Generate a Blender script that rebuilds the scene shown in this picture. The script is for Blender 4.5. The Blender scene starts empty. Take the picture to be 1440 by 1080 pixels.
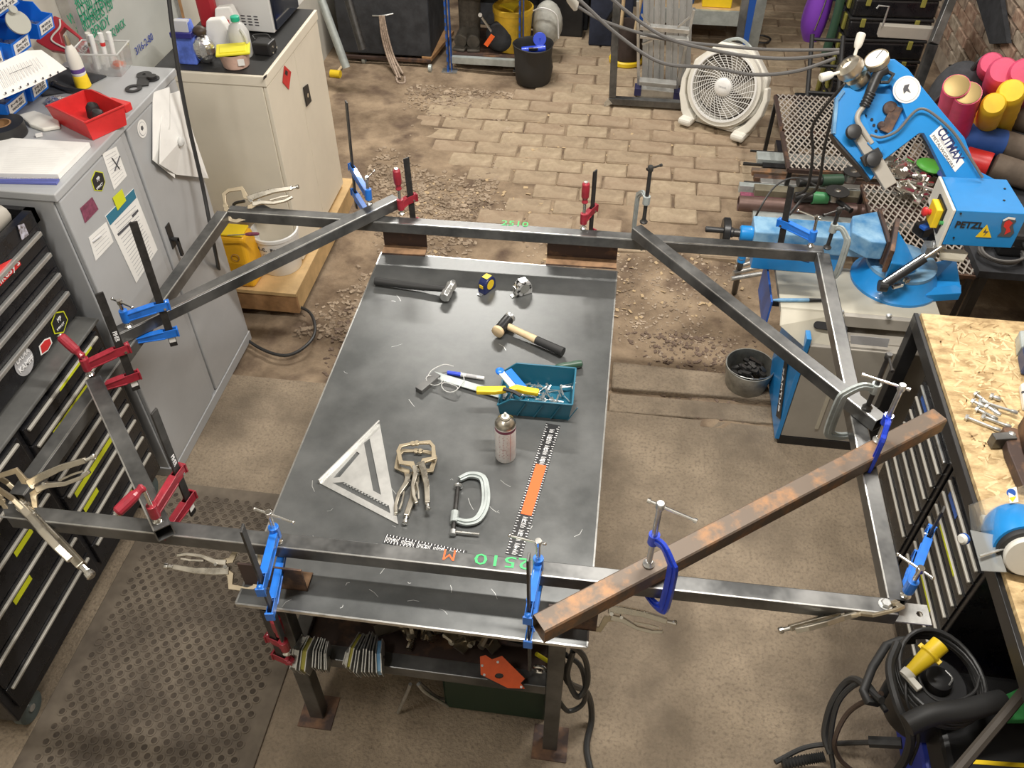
import bpy, bmesh, math, random
from math import radians as RAD, sin, cos, pi
from mathutils import Vector as V, Matrix, noise
random.seed(7)
S = bpy.context.scene
# ---------------------------------------------------------------- camera
H = 2.95
FPX = 1194.963
CM = (Matrix.Rotation(RAD(7.7952), 3, 'Z') @ Matrix.Rotation(RAD(45.3737605), 3, 'X') @ Matrix.Rotation(RAD(-0.0355), 3, 'Z'))
cd = bpy.data.cameras.new('camera'); cam = bpy.data.objects.new('camera', cd)
S.collection.objects.link(cam); S.camera = cam
cd.sensor_width = 36; cd.lens = FPX / 1440 * 36; cd.clip_end = 60; cd.clip_start = .02
cam.matrix_world = Matrix.Translation((0, 0, H)) @ CM.to_4x4()
# ---------------------------------------------------------------- world, lamps, exposure
S.view_settings.view_transform = 'Standard'; S.view_settings.look = 'None'
S.view_settings.gamma = 1; S.view_settings.use_curve_mapping = False
S.view_settings.exposure = 0.35
w = bpy.data.worlds.new('world'); S.world = w; w.use_nodes = True
w.node_tree.nodes['Background'].inputs[0].default_value = (.80, .86, 1, 1)
w.node_tree.nodes['Background'].inputs[1].default_value = .32
def area(name, loc, sx, sy, power, col=(1, .955, .89), rot=(0, 0, 0)):
    l = bpy.data.lights.new(name, 'AREA'); l.shape = 'RECTANGLE'; l.size = sx; l.size_y = sy
    l.energy = power; l.color = col
    o = bpy.data.objects.new(name, l); S.collection.objects.link(o); o.location = loc; o.rotation_euler = rot
    return o
LAMPS = [(-1.15, 5.75, 3.32, 1.4, .14, 85), (.25, 2.0, 3.42, 1.4, .10, 85), (1.9, 4.4, 3.32, .16, 1.3, 38), (-1.2, .6, 3.32, .16, 1.2, 30)]
for L in LAMPS: area('tube_light', L[:3], L[3], L[4], L[5])
# ---------------------------------------------------------------- helpers
def ray(x, y): return CM @ V(((x - 720) / FPX, -(y - 540) / FPX, -1))
C0 = V((0, 0, H))
def P(x, y, z=0.): d = ray(x, y); return C0 + d * ((z - H) / d.z)          # point seen there at height z
def PX(x, y, X): d = ray(x, y); return C0 + d * (X / d.x)
def PY(x, y, Y): d = ray(x, y); return C0 + d * (Y / d.y)
def PP(x, y, q, n): d = ray(x, y); n = V(n); return C0 + d * ((V(q) - C0).dot(n) / d.dot(n))
def PC(x, y, p, d):                                                         # point of line p+t*d nearest the sight line
    r = ray(x, y).normalized(); d = V(d).normalized(); w0 = V(p) - C0
    b = d.dot(r); return V(p) + d * ((b * r.dot(w0) - d.dot(w0)) / (1 - b * b))
MATS = {}
def mat(name, col, rough=.5, metal=0., var=0., scale=8., bump=0., bscale=None, col2=None, detail=4., rvar=0., trans=0., alpha=1., lo=.35, hi=.65, emit=0, coat=0, stretch=None, spec=None):
    if name in MATS: return MATS[name]
    m = bpy.data.materials.new(name); m.use_nodes = True; MATS[name] = m
    nt = m.node_tree; b = nt.nodes['Principled BSDF']
    c = tuple(col) + (1,)
    b.inputs['Base Color'].default_value = c; b.inputs['Roughness'].default_value = rough; b.inputs['Metallic'].default_value = metal
    if spec is not None: b.inputs['Specular IOR Level'].default_value = spec
    if trans: b.inputs['Transmission Weight'].default_value = trans; b.inputs['IOR'].default_value = 1.3
    if alpha < 1: b.inputs['Alpha'].default_value = alpha
    if coat: b.inputs['Coat Weight'].default_value = coat
    if emit: b.inputs['Emission Color'].default_value = c; b.inputs['Emission Strength'].default_value = emit
    if var or col2 or bump or rvar:
        tc = nt.nodes.new('ShaderNodeTexCoord'); no = nt.nodes.new('ShaderNodeTexNoise')
        no.inputs['Scale'].default_value = scale; no.inputs['Detail'].default_value = detail; no.inputs['Roughness'].default_value = .65
        src = tc.outputs['Object']
        if stretch:
            mp = nt.nodes.new('ShaderNodeMapping'); mp.inputs['Scale'].default_value = stretch; nt.links.new(src, mp.inputs[0]); src = mp.outputs[0]
        nt.links.new(src, no.inputs['Vector'])
        if var or col2:
            r = nt.nodes.new('ShaderNodeValToRGB')
            r.color_ramp.elements[0].position = lo; r.color_ramp.elements[1].position = hi
            r.color_ramp.elements[0].color = tuple(x * (1 - var) for x in col) + (1,)
            r.color_ramp.elements[1].color = (tuple(col2) if col2 else tuple(min(1, x * (1 + var)) for x in col)) + (1,)
            nt.links.new(no.outputs['Fac'], r.inputs[0]); nt.links.new(r.outputs[0], b.inputs['Base Color'])
        if rvar:
            mr = nt.nodes.new('ShaderNodeMapRange'); mr.inputs['To Min'].default_value = max(0, rough - rvar); mr.inputs['To Max'].default_value = min(1, rough + rvar)
            mr.inputs['From Min'].default_value = .3; mr.inputs['From Max'].default_value = .7
            nt.links.new(no.outputs['Fac'], mr.inputs['Value']); nt.links.new(mr.outputs[0], b.inputs['Roughness'])
        if bump:
            n2 = nt.nodes.new('ShaderNodeTexNoise'); n2.inputs['Scale'].default_value = bscale or scale * 4; n2.inputs['Detail'].default_value = 5
            nt.links.new(src, n2.inputs['Vector'])
            bp = nt.nodes.new('ShaderNodeBump'); bp.inputs['Strength'].default_value = bump; bp.inputs['Distance'].default_value = .01
            nt.links.new(n2.outputs['Fac'], bp.inputs['Height']); nt.links.new(bp.outputs[0], b.inputs['Normal'])
    return m
M = dict(
 steel=mat('mill_scale_steel', (.11, .112, .112), .38, .7, .3, 5, col2=(.205, .205, .20), rvar=.1),
 steel_edge=mat('pale_steel_edge', (.62, .62, .60), .3, .9, .2, 20),
 plate=mat('table_plate', (.115, .120, .12), .36, .55, .16, 3.0, col2=(.165, .17, .168), rvar=.05, detail=10),
 rusty=mat('rusty_steel', (.20, .155, .12), .55, .35, .25, 16, col2=(.36, .19, .09), lo=.48, hi=.7, detail=9),
 rust_dk=mat('brown_rusty_angle', (.10, .065, .055), .6, .3, .3, 9, col2=(.28, .15, .08), lo=.5, hi=.75),
 chrome=mat('chrome', (.75, .74, .70), .22, 1, rvar=.08), nickel=mat('warm_nickel', (.56, .52, .44), .3, 1, .08, 12, rvar=.08),
 champagne=mat('champagne_jaw', (.44, .37, .26), .4, .8, .06, 20), zinc=mat('zinc', (.60, .61, .60), .35, .85, .2, 25),
 alu=mat('aluminium', (.62, .62, .60), .38, .8, .12, 12), castgrey=mat('grey_cast_iron_paint', (.42, .46, .45), .4, .35, .15, 14),
 blue=mat('clamp_blue', (.015, .16, .62), .35, 0, .12, 20, coat=.3), dblue=mat('deep_blue', (.02, .06, .55), .3, .1, .1, 20, coat=.4),
 red=mat('clamp_red', (.30, .02, .035), .38, 0, .2, 20, coat=.2), brightred=mat('bright_red', (.62, .03, .03), .4, 0, .1, 12),
 bar=mat('clamp_bar', (.07, .068, .066), .42, .7, .25, 25), black=mat('black_plastic', (.018, .018, .019), .45), blackm=mat('black_metal', (.02, .02, .021), .35, .2, .2, 10),
 chest=mat('black_enamel', (.012, .012, .014), .3, 0, .25, 14, rvar=.12), dark=mat('dark_void', (.012, .012, .013), .8),
 greycab=mat('grey_cabinet_paint', (.43, .44, .45), .42, .1, .05, 3), cream=mat('cream_cabinet_paint', (.76, .70, .58), .5, 0, .04, 3),
 white=mat('white_plastic', (.78, .78, .76), .4), offwhite=mat('offwhite', (.72, .70, .63), .5, 0, .05, 6), paper=mat('paper', (.80, .79, .76), .8, 0, .04, 9), ink=mat('ink', (.08, .08, .09), .7),
 yellow=mat('yellow', (.85, .60, .02), .45, 0, .05, 8), yellowlid=mat('yellow_lid', (.80, .72, .03), .4), orange=mat('orange', (.85, .13, .02), .5), magnet=mat('magnet_orange', (.62, .09, .02), .4, 0, .1, 15),
 teal=mat('teal_bin', (.012, .12, .19), .4), sawblue=mat('saw_blue', (.015, .24, .62), .35, 0, .06, 5, coat=.3), sawblue2=mat('dusty_blue', (.06, .26, .55), .5, 0, .25, 9, col2=(.24, .42, .58)),
 saw_beige=mat('saw_beige', (.52, .49, .40), .45, .1, .06, 6), saw_grey=mat('saw_grey', (.38, .355, .31), .5, .1, .06, 5),
 wood=mat('handle_wood', (.66, .50, .30), .5, 0, .12, 25), ply=mat('plywood', (.56, .38, .18), .6, 0, .2, 6, detail=7), plyedge=mat('ply_edge', (.36, .20, .09), .65, 0, .2, 20),
 rubber=mat('black_rubber', (.022, .022, .022), .55), cable=mat('cable_black', (.03, .03, .03), .45), cablegrey=mat('cable_grey', (.13, .125, .12), .5),
 green=mat('green', (.05, .28, .08), .4), dgreen=mat('dark_green', (.035, .08, .05), .4), rack=mat('racking_blue', (.02, .10, .42), .4), pink=mat('pink', (.72, .05, .17), .4, 0, .1, 10), purple=mat('purple', (.20, .05, .45), .35),
 binblue=mat('bin_blue', (.01, .17, .72), .35), clear=mat('clear_plastic', (.9, .9, .9), .12, 0, trans=.9, alpha=.5), milky=mat('milky_plastic', (.80, .80, .78), .3, 0, trans=.35),
 foil=mat('foil', (.8, .8, .8), .18, 1, .1, 30, bump=.8, bscale=40), cloth=mat('dark_cloth', (.035, .037, .042), .9, 0, .3, 12), leather=mat('dusty_boot', (.09, .08, .065), .75, 0, .3, 15, bump=.4),
 lead=mat('brown_tube', (.16, .10, .085), .45, .4, .2, 10), sky=mat('text_white', (.85, .85, .85), .6), txtgreen=mat('green_marker', (.02, .30, .16), .6), txtblue=mat('blue_marker', (.05, .08, .35), .6),
 limegreen=mat('lime_label', (.62, .66, .02), .5), glowgreen=mat('green_paint_pen', (.05, .55, .15), .5), skin=mat('card_skin', (.50, .34, .26), .6, 0, .15, 20), maroon=mat('maroon', (.20, .05, .09), .7, 0, .3, 60),
 tealpaper=mat('teal_print', (.03, .17, .26), .6), brass=mat('brass', (.30, .22, .09), .45, .7), strip=mat('drawer_strip', (.46, .44, .39), .5, .3), flange=mat('tan_rust', (.30, .18, .10), .7, .1, .3, 20), trans_grey=mat('smoke_vinyl', (.25, .25, .25), .3))
def mx(*a): return MATS[a[0]]
def link(o): S.collection.objects.link(o); return o
WM = {}
def frame(o, xa=(1, 0, 0), za=(0, 0, 1)):
    x = V(xa).normalized(); z = V(za); z = (z - x * z.dot(x)).normalized(); y = z.cross(x)
    m = Matrix((x, y, z)).transposed().to_4x4(); m.translation = V(o); return m
USED = {}
def thing(name, label, cat, loc=(0, 0, 0), rz=0., group=None, mw=None):
    o = bpy.data.objects.new(name, None); link(o); o.empty_display_size = .05
    m = mw if mw is not None else Matrix.Translation(V(loc)) @ Matrix.Rotation(rz, 4, 'Z')
    o.matrix_world = m; WM[o.name] = m.copy(); o['label'] = label; o['category'] = cat
    if group: o['group'] = group
    return o
def tag(o, label, cat, group=None, kind=None):
    o['label'] = label; o['category'] = cat
    if group: o['group'] = group
    if kind: o['kind'] = kind
    return o
def dup(root, mw, label=None, group=None):
    r = root.copy(); link(r); r.matrix_world = mw; WM[r.name] = mw.copy()
    if label: r['label'] = label
    if group: r['group'] = group
    def rec(a, b):
        for ch in list(KIDS.get(a.name, [])):
            c = ch.copy(); link(c); c.parent = b; KIDS.setdefault(b.name, []).append(c); rec(ch, c)
    rec(root, r); return r
KIDS = {}
class MB:
    def __init__(s): s.b = bmesh.new(); s.mi = 0
    def _m(s, vs, fs):
        bv = [s.b.verts.new(v) for v in vs]
        for f in fs:
            try: s.b.faces.new([bv[i] for i in f]).material_index = s.mi
            except ValueError: pass
        return s
    def box(s, c, d, r=None):
        """centre, size, rotation 3x3/4x4 or angle about z"""
        if isinstance(r, (int, float)): r = Matrix.Rotation(r, 3, 'Z')
        r = r.to_3x3() if r is not None else Matrix.Identity(3); c = V(c); h = V(d) / 2
        vs = [c + r @ V((x * h.x, y * h.y, z * h.z)) for x in (-1, 1) for y in (-1, 1) for z in (-1, 1)]
        return s._m(vs, [(0, 1, 3, 2), (4, 6, 7, 5), (0, 4, 5, 1), (2, 3, 7, 6), (0, 2, 6, 4), (1, 5, 7, 3)])
    def b2(s, lo, hi): lo = V(lo); hi = V(hi); return s.box((lo + hi) / 2, hi - lo)
    def bar(s, p, q, w, h, up=(0, 0, 1)):
        """box from p to q; h along up, w sideways"""
        p = V(p); q = V(q); m = frame((p + q) / 2, q - p, up); return s.box(m.translation, ((q - p).length, w, h), m)
    def cyl(s, p, q, r, r2=None, n=16, cap=True):
        p = V(p); q = V(q); r2 = r if r2 is None else r2; d = (q - p).normalized()
        a = d.orthogonal().normalized(); b = d.cross(a)
        vs = [c + (a * cos(2 * pi * i / n) + b * sin(2 * pi * i / n)) * rr for c, rr in ((p, r), (q, r2)) for i in range(n)]
        fs = [(i, (i + 1) % n, n + (i + 1) % n, n + i) for i in range(n)]
        if cap: fs += [tuple(range(n))[::-1], tuple(range(n, 2 * n))]
        return s._m(vs, fs)
    def lathe(s, prof, o=(0, 0, 0), ax=(0, 0, 1), n=24, cap=True):
        """prof: (radius, height) along ax"""
        o = V(o); d = V(ax).normalized(); a = d.orthogonal().normalized(); b = d.cross(a); vs = []; fs = []
        for r, z in prof:
            for i in range(n): vs.append(o + d * z + (a * cos(2 * pi * i / n) + b * sin(2 * pi * i / n)) * max(r, 1e-4))
        for k in range(len(prof) - 1):
            for i in range(n): fs.append((k * n + i, k * n + (i + 1) % n, (k + 1) * n + (i + 1) % n, (k + 1) * n + i))
        if cap: fs += [tuple(range(n))[::-1], tuple(range((len(prof) - 1) * n, len(prof) * n))]
        return s._m(vs, fs)
    def tube(s, pts, r, n=8, closed=False, sub=0, rs=None):
        pts = [V(p) for p in pts]
        if sub: pts = smooth(pts, sub, closed)
        N = len(pts); vs = []; fs = []; a = None
        for i, p in enumerate(pts):
            q0 = pts[i - 1] if (i or closed) else p; q1 = pts[(i + 1) % N] if (i < N - 1 or closed) else p
            t = (q1 - q0).normalized()
            a = t.orthogonal().normalized() if a is None else (a - t * a.dot(t)).normalized(); b = t.cross(a)
            rr = rs(i / (N - 1)) if rs else r
            vs += [p + (a * cos(2 * pi * k / n) + b * sin(2 * pi * k / n)) * rr for k in range(n)]
        for i in range(N if closed else N - 1):
            j = (i + 1) % N
            for k in range(n): fs.append((i * n + k, i * n + (k + 1) % n, j * n + (k + 1) % n, j * n + k))
        if not closed: fs += [tuple(range(n))[::-1], tuple(range((N - 1) * n, N * n))]
        return s._m(vs, fs)
    def ribbon(s, pts, w, h, up, closed=False):
        """rectangular section swept along pts lying in the plane normal to up; h along up, w in plane"""
        pts = [V(p) for p in pts]; up = V(up).normalized(); N = len(pts); vs = []; fs = []
        ws = w if isinstance(w, (list, tuple)) else [w] * N
        for i, p in enumerate(pts):
            q0 = pts[i - 1] if (i or closed) else p; q1 = pts[(i + 1) % N] if (i < N - 1 or closed) else p
            sd = up.cross((q1 - q0).normalized()).normalized()
            f = 1.
            if (0 < i < N - 1) or closed:
                t0 = (p - q0).normalized(); t1 = (q1 - p).normalized(); f = min(1.6, 1 / max(.5, math.sqrt(max(0, (1 + t0.dot(t1)) / 2))))
            for a, b in ((-1, -1), (1, -1), (1, 1), (-1, 1)): vs.append(p + sd * (a * ws[i] / 2 * f) + up * (b * h / 2))
        for i in range(N if closed else N - 1):
            j = (i + 1) % N
            for k in range(4): fs.append((i * 4 + k, i * 4 + (k + 1) % 4, j * 4 + (k + 1) % 4, j * 4 + k))
        if not closed: fs += [(3, 2, 1, 0), (N * 4 - 4, N * 4 - 3, N * 4 - 2, N * 4 - 1)]
        return s._m(vs, fs)
    def prism(s, pts, d, holes=None):
        """flat outline pts (world/local 3D) extruded by vector d; holes: list of outlines"""
        pts = [V(p) for p in pts]; d = V(d)
        if not holes:
            n = len(pts); vs = pts + [p + d for p in pts]
            return s._m(vs, [tuple(range(n))[::-1], tuple(range(n, 2 * n))] + [(i, (i + 1) % n, n + (i + 1) % n, n + i) for i in range(n)])
        t = bmesh.new(); es = []
        for lp in [pts] + [[V(p) for p in h] for h in holes]:
            vv = [t.verts.new(p) for p in lp]
            es += [t.edges.new((vv[i], vv[(i + 1) % len(vv)])) for i in range(len(vv))]
        bmesh.ops.triangle_fill(t, edges=es, use_beauty=True, normal=d.normalized())
        t.verts.index_update(); vs = [v.co.copy() for v in t.verts]; n = len(vs)
        fs = [tuple(v.index for v in f.verts) for f in t.faces]
        be = [(e.verts[0].index, e.verts[1].index) for e in es if e.is_valid]; t.free()
        s._m(vs + [v + d for v in vs], [f[::-1] for f in fs] + [tuple(i + n for i in f) for f in fs] + [(a, b, b + n, a + n) for a, b in be]); return s
    def ball(s, c, r, sc=(1, 1, 1), n=12, m=8, rot=None):
        c = V(c); vs = []; fs = []
        for j in range(m + 1):
            t = pi * j / m
            for i in range(n):
                v = V((sin(t) * cos(2 * pi * i / n) * sc[0], sin(t) * sin(2 * pi * i / n) * sc[1], cos(t) * sc[2])) * r
                vs.append(c + (rot @ v if rot else v))
        for j in range(m):
            for i in range(n): fs.append((j * n + i, j * n + (i + 1) % n, (j + 1) * n + (i + 1) % n, (j + 1) * n + i))
        return s._m(vs, fs)
    def out(s, name, m, par=None, world=False, bev=0., smooth_=False, kind=None, label=None, seg=2):
        bmesh.ops.remove_doubles(s.b, verts=s.b.verts, dist=1e-6)
        bmesh.ops.recalc_face_normals(s.b, faces=s.b.faces)
        me = bpy.data.meshes.new(name); s.b.to_mesh(me); s.b.free()
        for k in (m if isinstance(m, (list, tuple)) else [m]): me.materials.append(M[k] if isinstance(k, str) else k)
        for p in me.polygons: p.use_smooth = True if smooth_ else False
        o = bpy.data.objects.new(name, me); link(o)
        WM[o.name] = Matrix.Identity(4)
        if par is not None:
            if world: me.transform(WM[par.name].inverted())
            o.parent = par; KIDS.setdefault(par.name, []).append(o); WM[o.name] = WM[par.name].copy()
        if smooth_: me.set_sharp_from_angle(angle=RAD(38))
        if bev:
            b = o.modifiers.new('bevel', 'BEVEL'); b.width = bev; b.segments = seg; b.limit_method = 'ANGLE'; b.angle_limit = RAD(40)
        if kind: o['kind'] = kind
        if label: o['label'] = label
        return o
def smooth(pts, k=6, closed=False):
    pts = [V(p) for p in pts]; N = len(pts); o = []
    for i in range(N if closed else N - 1):
        p1 = pts[i]; p2 = pts[(i + 1) % N]
        p0 = pts[i - 1] if (i or closed) else p1 * 2 - p2; p3 = pts[(i + 2) % N] if (i < N - 2 or closed) else p2 * 2 - p1
        for j in range(k):
            t = j / k; o.append(.5 * ((2 * p1) + (p2 - p0) * t + (2 * p0 - 5 * p1 + 4 * p2 - p3) * t * t + (3 * p1 - p0 - 3 * p2 + p3) * t ** 3))
    if not closed: o.append(pts[-1])
    return o
def top_one(mb, name, m, label, cat, group=None, loc=None, **k):
    """one-mesh thing; origin moved to the middle of its foot"""
    o = mb.out(name, m, **k); vs = [v.co for v in o.data.vertices]
    c = V(loc) if loc else V(((min(v.x for v in vs) + max(v.x for v in vs)) / 2, (min(v.y for v in vs) + max(v.y for v in vs)) / 2, min(v.z for v in vs)))
    o.data.transform(Matrix.Translation(-c)); o.location = c; WM[o.name] = Matrix.Translation(c)
    return tag(o, label, cat, group)
def txt(s, o, xa, ya, size, m, par=None, name='lettering', fit=None, thick=.0006, world=True, align='CENTER', bold=0.):
    """lettering lying in the plane of xa, ya with its centre at o; fit = total width"""
    c = bpy.data.curves.new(name, 'FONT'); c.body = s; c.size = size; c.align_x = align; c.align_y = 'CENTER'; c.extrude = thick; c.offset = bold; c.resolution_u = 2
    t = bpy.data.objects.new(name + '_curve', c); link(t)
    bpy.context.view_layer.update()
    me = bpy.data.meshes.new_from_object(t.evaluated_get(bpy.context.evaluated_depsgraph_get())); bpy.data.objects.remove(t)
    xs = [v.co.x for v in me.vertices]
    if fit and xs: f = fit / (max(xs) - min(xs)); me.transform(Matrix.Diagonal((f, 1, 1, 1)))
    x = V(xa).normalized(); y = V(ya); y = (y - x * y.dot(x)).normalized(); mm = Matrix((x, y, x.cross(y))).transposed().to_4x4(); mm.translation = V(o)
    me.transform(mm); me.materials.clear(); me.materials.append(M[m] if isinstance(m, str) else m)
    ob = bpy.data.objects.new(name, me); link(ob); WM[ob.name] = Matrix.Identity(4)
    if par is not None:
        if world: me.transform(WM[par.name].inverted())
        ob.parent = par; KIDS.setdefault(par.name, []).append(ob)
    return ob
def pxflat(pts, fn, n, t, name, m, par, **k):
    """thin sheet (sticker, paper) whose corners are seen at pts on a surface; fn maps pixel to point, n normal"""
    ps = [fn(*p) + V(n) * .0006 for p in pts]
    return MB().prism(ps, V(n) * t).out(name, m, par, world=True, **k)
X_, Y_, Z_ = V((1, 0, 0)), V((0, 1, 0)), V((0, 0, 1))
# ================================================================ setting
def noisegrid(x0, x1, y0, y1, nx, ny, fz):
    m = MB(); vs = [(x0 + (x1 - x0) * i / nx, y0 + (y1 - y0) * j / ny) for j in range(ny + 1) for i in range(nx + 1)]
    m._m([V((x, y, fz(x, y))) for x, y in vs], [(j * (nx + 1) + i, j * (nx + 1) + i + 1, (j + 1) * (nx + 1) + i + 1, (j + 1) * (nx + 1) + i) for j in range(ny) for i in range(nx)])
    return m
conc = mat('concrete', (.225, .175, .122), .8, 0, .3, 2.2, col2=(.36, .285, .20), bump=.6, bscale=90, detail=12)
def patchy(m, col, scale, lo, hi):
    nt = m.node_tree; b = nt.nodes['Principled BSDF']; l = b.inputs['Base Color'].links[0]; src = l.from_socket
    tc = nt.nodes.new('ShaderNodeTexCoord'); n = nt.nodes.new('ShaderNodeTexNoise'); n.inputs['Scale'].default_value = scale; n.inputs['Detail'].default_value = 7
    nt.links.new(tc.outputs['Object'], n.inputs[0]); r = nt.nodes.new('ShaderNodeMapRange'); r.inputs[1].default_value = lo; r.inputs[2].default_value = hi; nt.links.new(n.outputs['Fac'], r.inputs[0])
    mxn = nt.nodes.new('ShaderNodeMixRGB'); mxn.inputs[2].default_value = tuple(col) + (1,); nt.links.new(r.outputs[0], mxn.inputs[0]); nt.links.new(src, mxn.inputs[1]); nt.links.new(mxn.outputs[0], b.inputs['Base Color'])
patchy(conc, (.17, .13, .092), 75, .48, .78)
dirt = mat('earth', (.21, .145, .092), .95, 0, .35, 3, col2=(.36, .27, .18), bump=.7, bscale=45, detail=12)
patchy(dirt, (.10, .065, .045), 5, .52, .72)
bm_a = mat('floor_brick_a', (.36, .275, .18), .85, 0, .2, 7, col2=(.47, .375, .26), bump=.5, bscale=30, detail=8)
bm_b = mat('floor_brick_b', (.32, .24, .16), .85, 0, .2, 7, col2=(.42, .33, .225), bump=.5, bscale=30, detail=8)
bm_c = mat('floor_brick_c', (.35, .25, .165), .85, 0, .25, 6, col2=(.42, .33, .23), bump=.5, bscale=30, detail=8)
fl = MB(); fl.b2((-2.6, -1.6, -.12), (2.8, 2.84, 0)); floor = fl.out('floor', conc, kind='structure')
def dz(x, y):
    n = noise.noise(V((x * 1.3, y * 1.3, 0))) * .03 + noise.noise(V((x * 6, y * 6, 3))) * .016 + noise.noise(V((x * 19, y * 19, 5))) * .008
    e = min(1, max(0, (y - 2.84) / .3)); f = min(1, max(0, (y - 3.9) / .5))
    base = -.035 * e + .036 * f
    if x < -1.0: base += .018 * min(1, (-1 - x) / .5) * f
    return base + n * (1 - .7 * f) - .012
g = noisegrid(-2.6, 2.8, 2.8, 9.6, 150, 190, dz); ear = g.out('earth_floor', dirt, floor, smooth_=True)
# bedding: stone kerb slabs where concrete meets earth
for pts in (((862, 508), (1075, 530), (1088, 562), (860, 545)), ((858, 552), (1090, 572), (1098, 596), (856, 578))):
    k = MB().prism([P(*q, .004) for q in pts], (0, 0, -.07)).out('kerb_slab', conc, floor, world=True, bev=.008)
# floor bricks, one object each
for m_ in (bm_a, bm_b, bm_c): patchy(m_, (.25, .18, .12), 5, .5, .75)
BW, BD = .30, .165
proto = []
for m_ in (bm_a, bm_b, bm_c):
    for v in range(2):
        b = MB().box((0, 0, -.03), (BW - .012, BD - .012, .06)).out('brick', m_, floor, bev=.009)
        b.modifiers.clear(); bb = bmesh.new(); bb.from_mesh(b.data); bmesh.ops.bevel(bb, geom=bb.edges[:], offset=.008, segments=1, affect='EDGES')
        for vv in bb.verts: vv.co += V((random.uniform(-1, 1), random.uniform(-1, 1), random.uniform(-.6, .6))) * .003
        bb.to_mesh(b.data); bb.free(); proto.append(b)
nb = 0
for j in range(24):
    y = 4.24 + j * BD
    for i in range(12):
        x = -1.42 + i * BW + (BW / 2 if j % 2 else 0) + random.uniform(-.004, .004)
        if x > 1.95: continue
        n = noise.noise(V((x * .8, y * .8, 9))) + random.uniform(-.12, .12)
        bare = -1.05 + n * .8 + (.5 if y < 4.6 else 0) + (.35 if y < 4.3 else 0)
        if x < bare: continue
        if y < 4.75 and noise.noise(V((x * 1.7, y * 1.7, 2))) > .12: continue
        if nb < len(proto): b = proto[nb]
        else: b = random.choice(proto).copy(); link(b); b.parent = floor
        b.location = (x, y, random.uniform(-.004, .004) + .003 * noise.noise(V((x, y, 4)))); b.rotation_euler = (random.uniform(-.012, .012), random.uniform(-.008, .008), random.uniform(-.02, .02)); nb += 1
# loose wood chips and gravel on the earth
def litter(name, m_, n, box, sz, lab, z0=.0, flat=.4, cl=0):
    q = MB()
    for _ in range(n):
        for _t in range(9):
            x = random.uniform(box[0], box[1]); y = random.uniform(box[2], box[3])
            if noise.noise(V((x * 1.4, y * 1.4, cl))) > random.uniform(-.15, .35): break
        s = random.uniform(*sz); r = Matrix.Rotation(random.uniform(0, 6.3), 3, 'Z') @ Matrix.Rotation(random.uniform(-.5, .5), 3, 'X')
        c = V((x, y, dz(x, y) + s * flat * .3 + z0))
        vs = [c + r @ V((a * s * random.uniform(.6, 1), b * s * random.uniform(.4, .9), cc * s * flat * random.uniform(.6, 1))) for a in (-.7, .7) for b in (-.5, .5) for cc in (-.5, .5)]
        q._m(vs, [(0, 1, 3, 2), (4, 6, 7, 5), (0, 4, 5, 1), (2, 3, 7, 6), (0, 2, 6, 4), (1, 5, 7, 3)])
    o = q.out(name, m_, floor, kind='stuff'); return o
litter('gravel', mat('gravel', (.26, .19, .13), .9, 0, .3, 8, col2=(.42, .33, .24)), 3400, (-1.62, -.75, 3.2, 6.1), (.008, .028), '')
litter('gravel', mat('gravel2', (.30, .22, .15), .9, 0, .4, 8, col2=(.50, .40, .30)), 1500, (-1.1, .75, 3.0, 4.6), (.005, .018), '')
litter('wood_chips', mat('chips', (.50, .37, .22), .9), 350, (-1.3, .9, 3.6, 5.8), (.010, .026), '', .004, .12)
litter('gravel', mat('gravel3', (.17, .12, .09), .9), 900, (-1.4, .85, 2.86, 3.5), (.006, .022), '')
# walls
wl = MB().b2((-2.5, -1.6, 0), (-2.4, 9.6, 3.7)).out('wall_left', mat('wall_white', (.55, .53, .47), .8, 0, .06, 2), kind='structure')
wb = MB().b2((-2.5, 9.5, -.1), (2.7, 9.6, 3.7)).out('wall_back', mat('wall_dark', (.06, .06, .065), .8, 0, .3, 2), kind='structure')
wf = MB().b2((-2.5, -1.7, -.1), (2.7, -1.6, 3.7)).out('wall_front', 'offwhite', kind='structure')
ce = MB().b2((-2.5, -1.6, 3.6), (2.8, 9.6, 3.7)).out('ceiling', mat('ceiling_white', (.42, .41, .38), .8), kind='structure')
mortar = mat('mortar', (.42, .35, .28), .9, 0, .2, 6, bump=.5)
wr = MB().b2((2.47, -1.6, -.1), (2.6, 9.6, 3.7)).out('wall_right', mortar, kind='structure')
wbm = [mat('wall_brick_%d' % i, c, .85, 0, .3, 12, col2=c2, bump=.6, bscale=40) for i, (c, c2) in enumerate((((.40, .24, .17), (.52, .38, .28)), ((.40, .32, .24), (.55, .46, .36)), ((.30, .22, .17), (.45, .35, .26))))]
wp = []; n = 0
for r in range(14):
    for c in range(20):
        if n < 3:
            b = MB().box((0, 0, 0), (.05, .225, .078)).out('brick', wbm[n], wr)
            bb = bmesh.new(); bb.from_mesh(b.data); bmesh.ops.bevel(bb, geom=bb.edges[:], offset=.006, segments=1, affect='EDGES'); bb.to_mesh(b.data); bb.free(); wp.append(b)
        else: b = random.choice(wp).copy(); link(b); b.parent = wr
        b.location = (2.465 + random.uniform(-.006, .006), 4.5 + c * .24 + (.12 if r % 2 else 0), .18 + r * .09); b.rotation_euler = (random.uniform(-.02, .02), 0, random.uniform(-.02, .02)); n += 1
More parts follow.
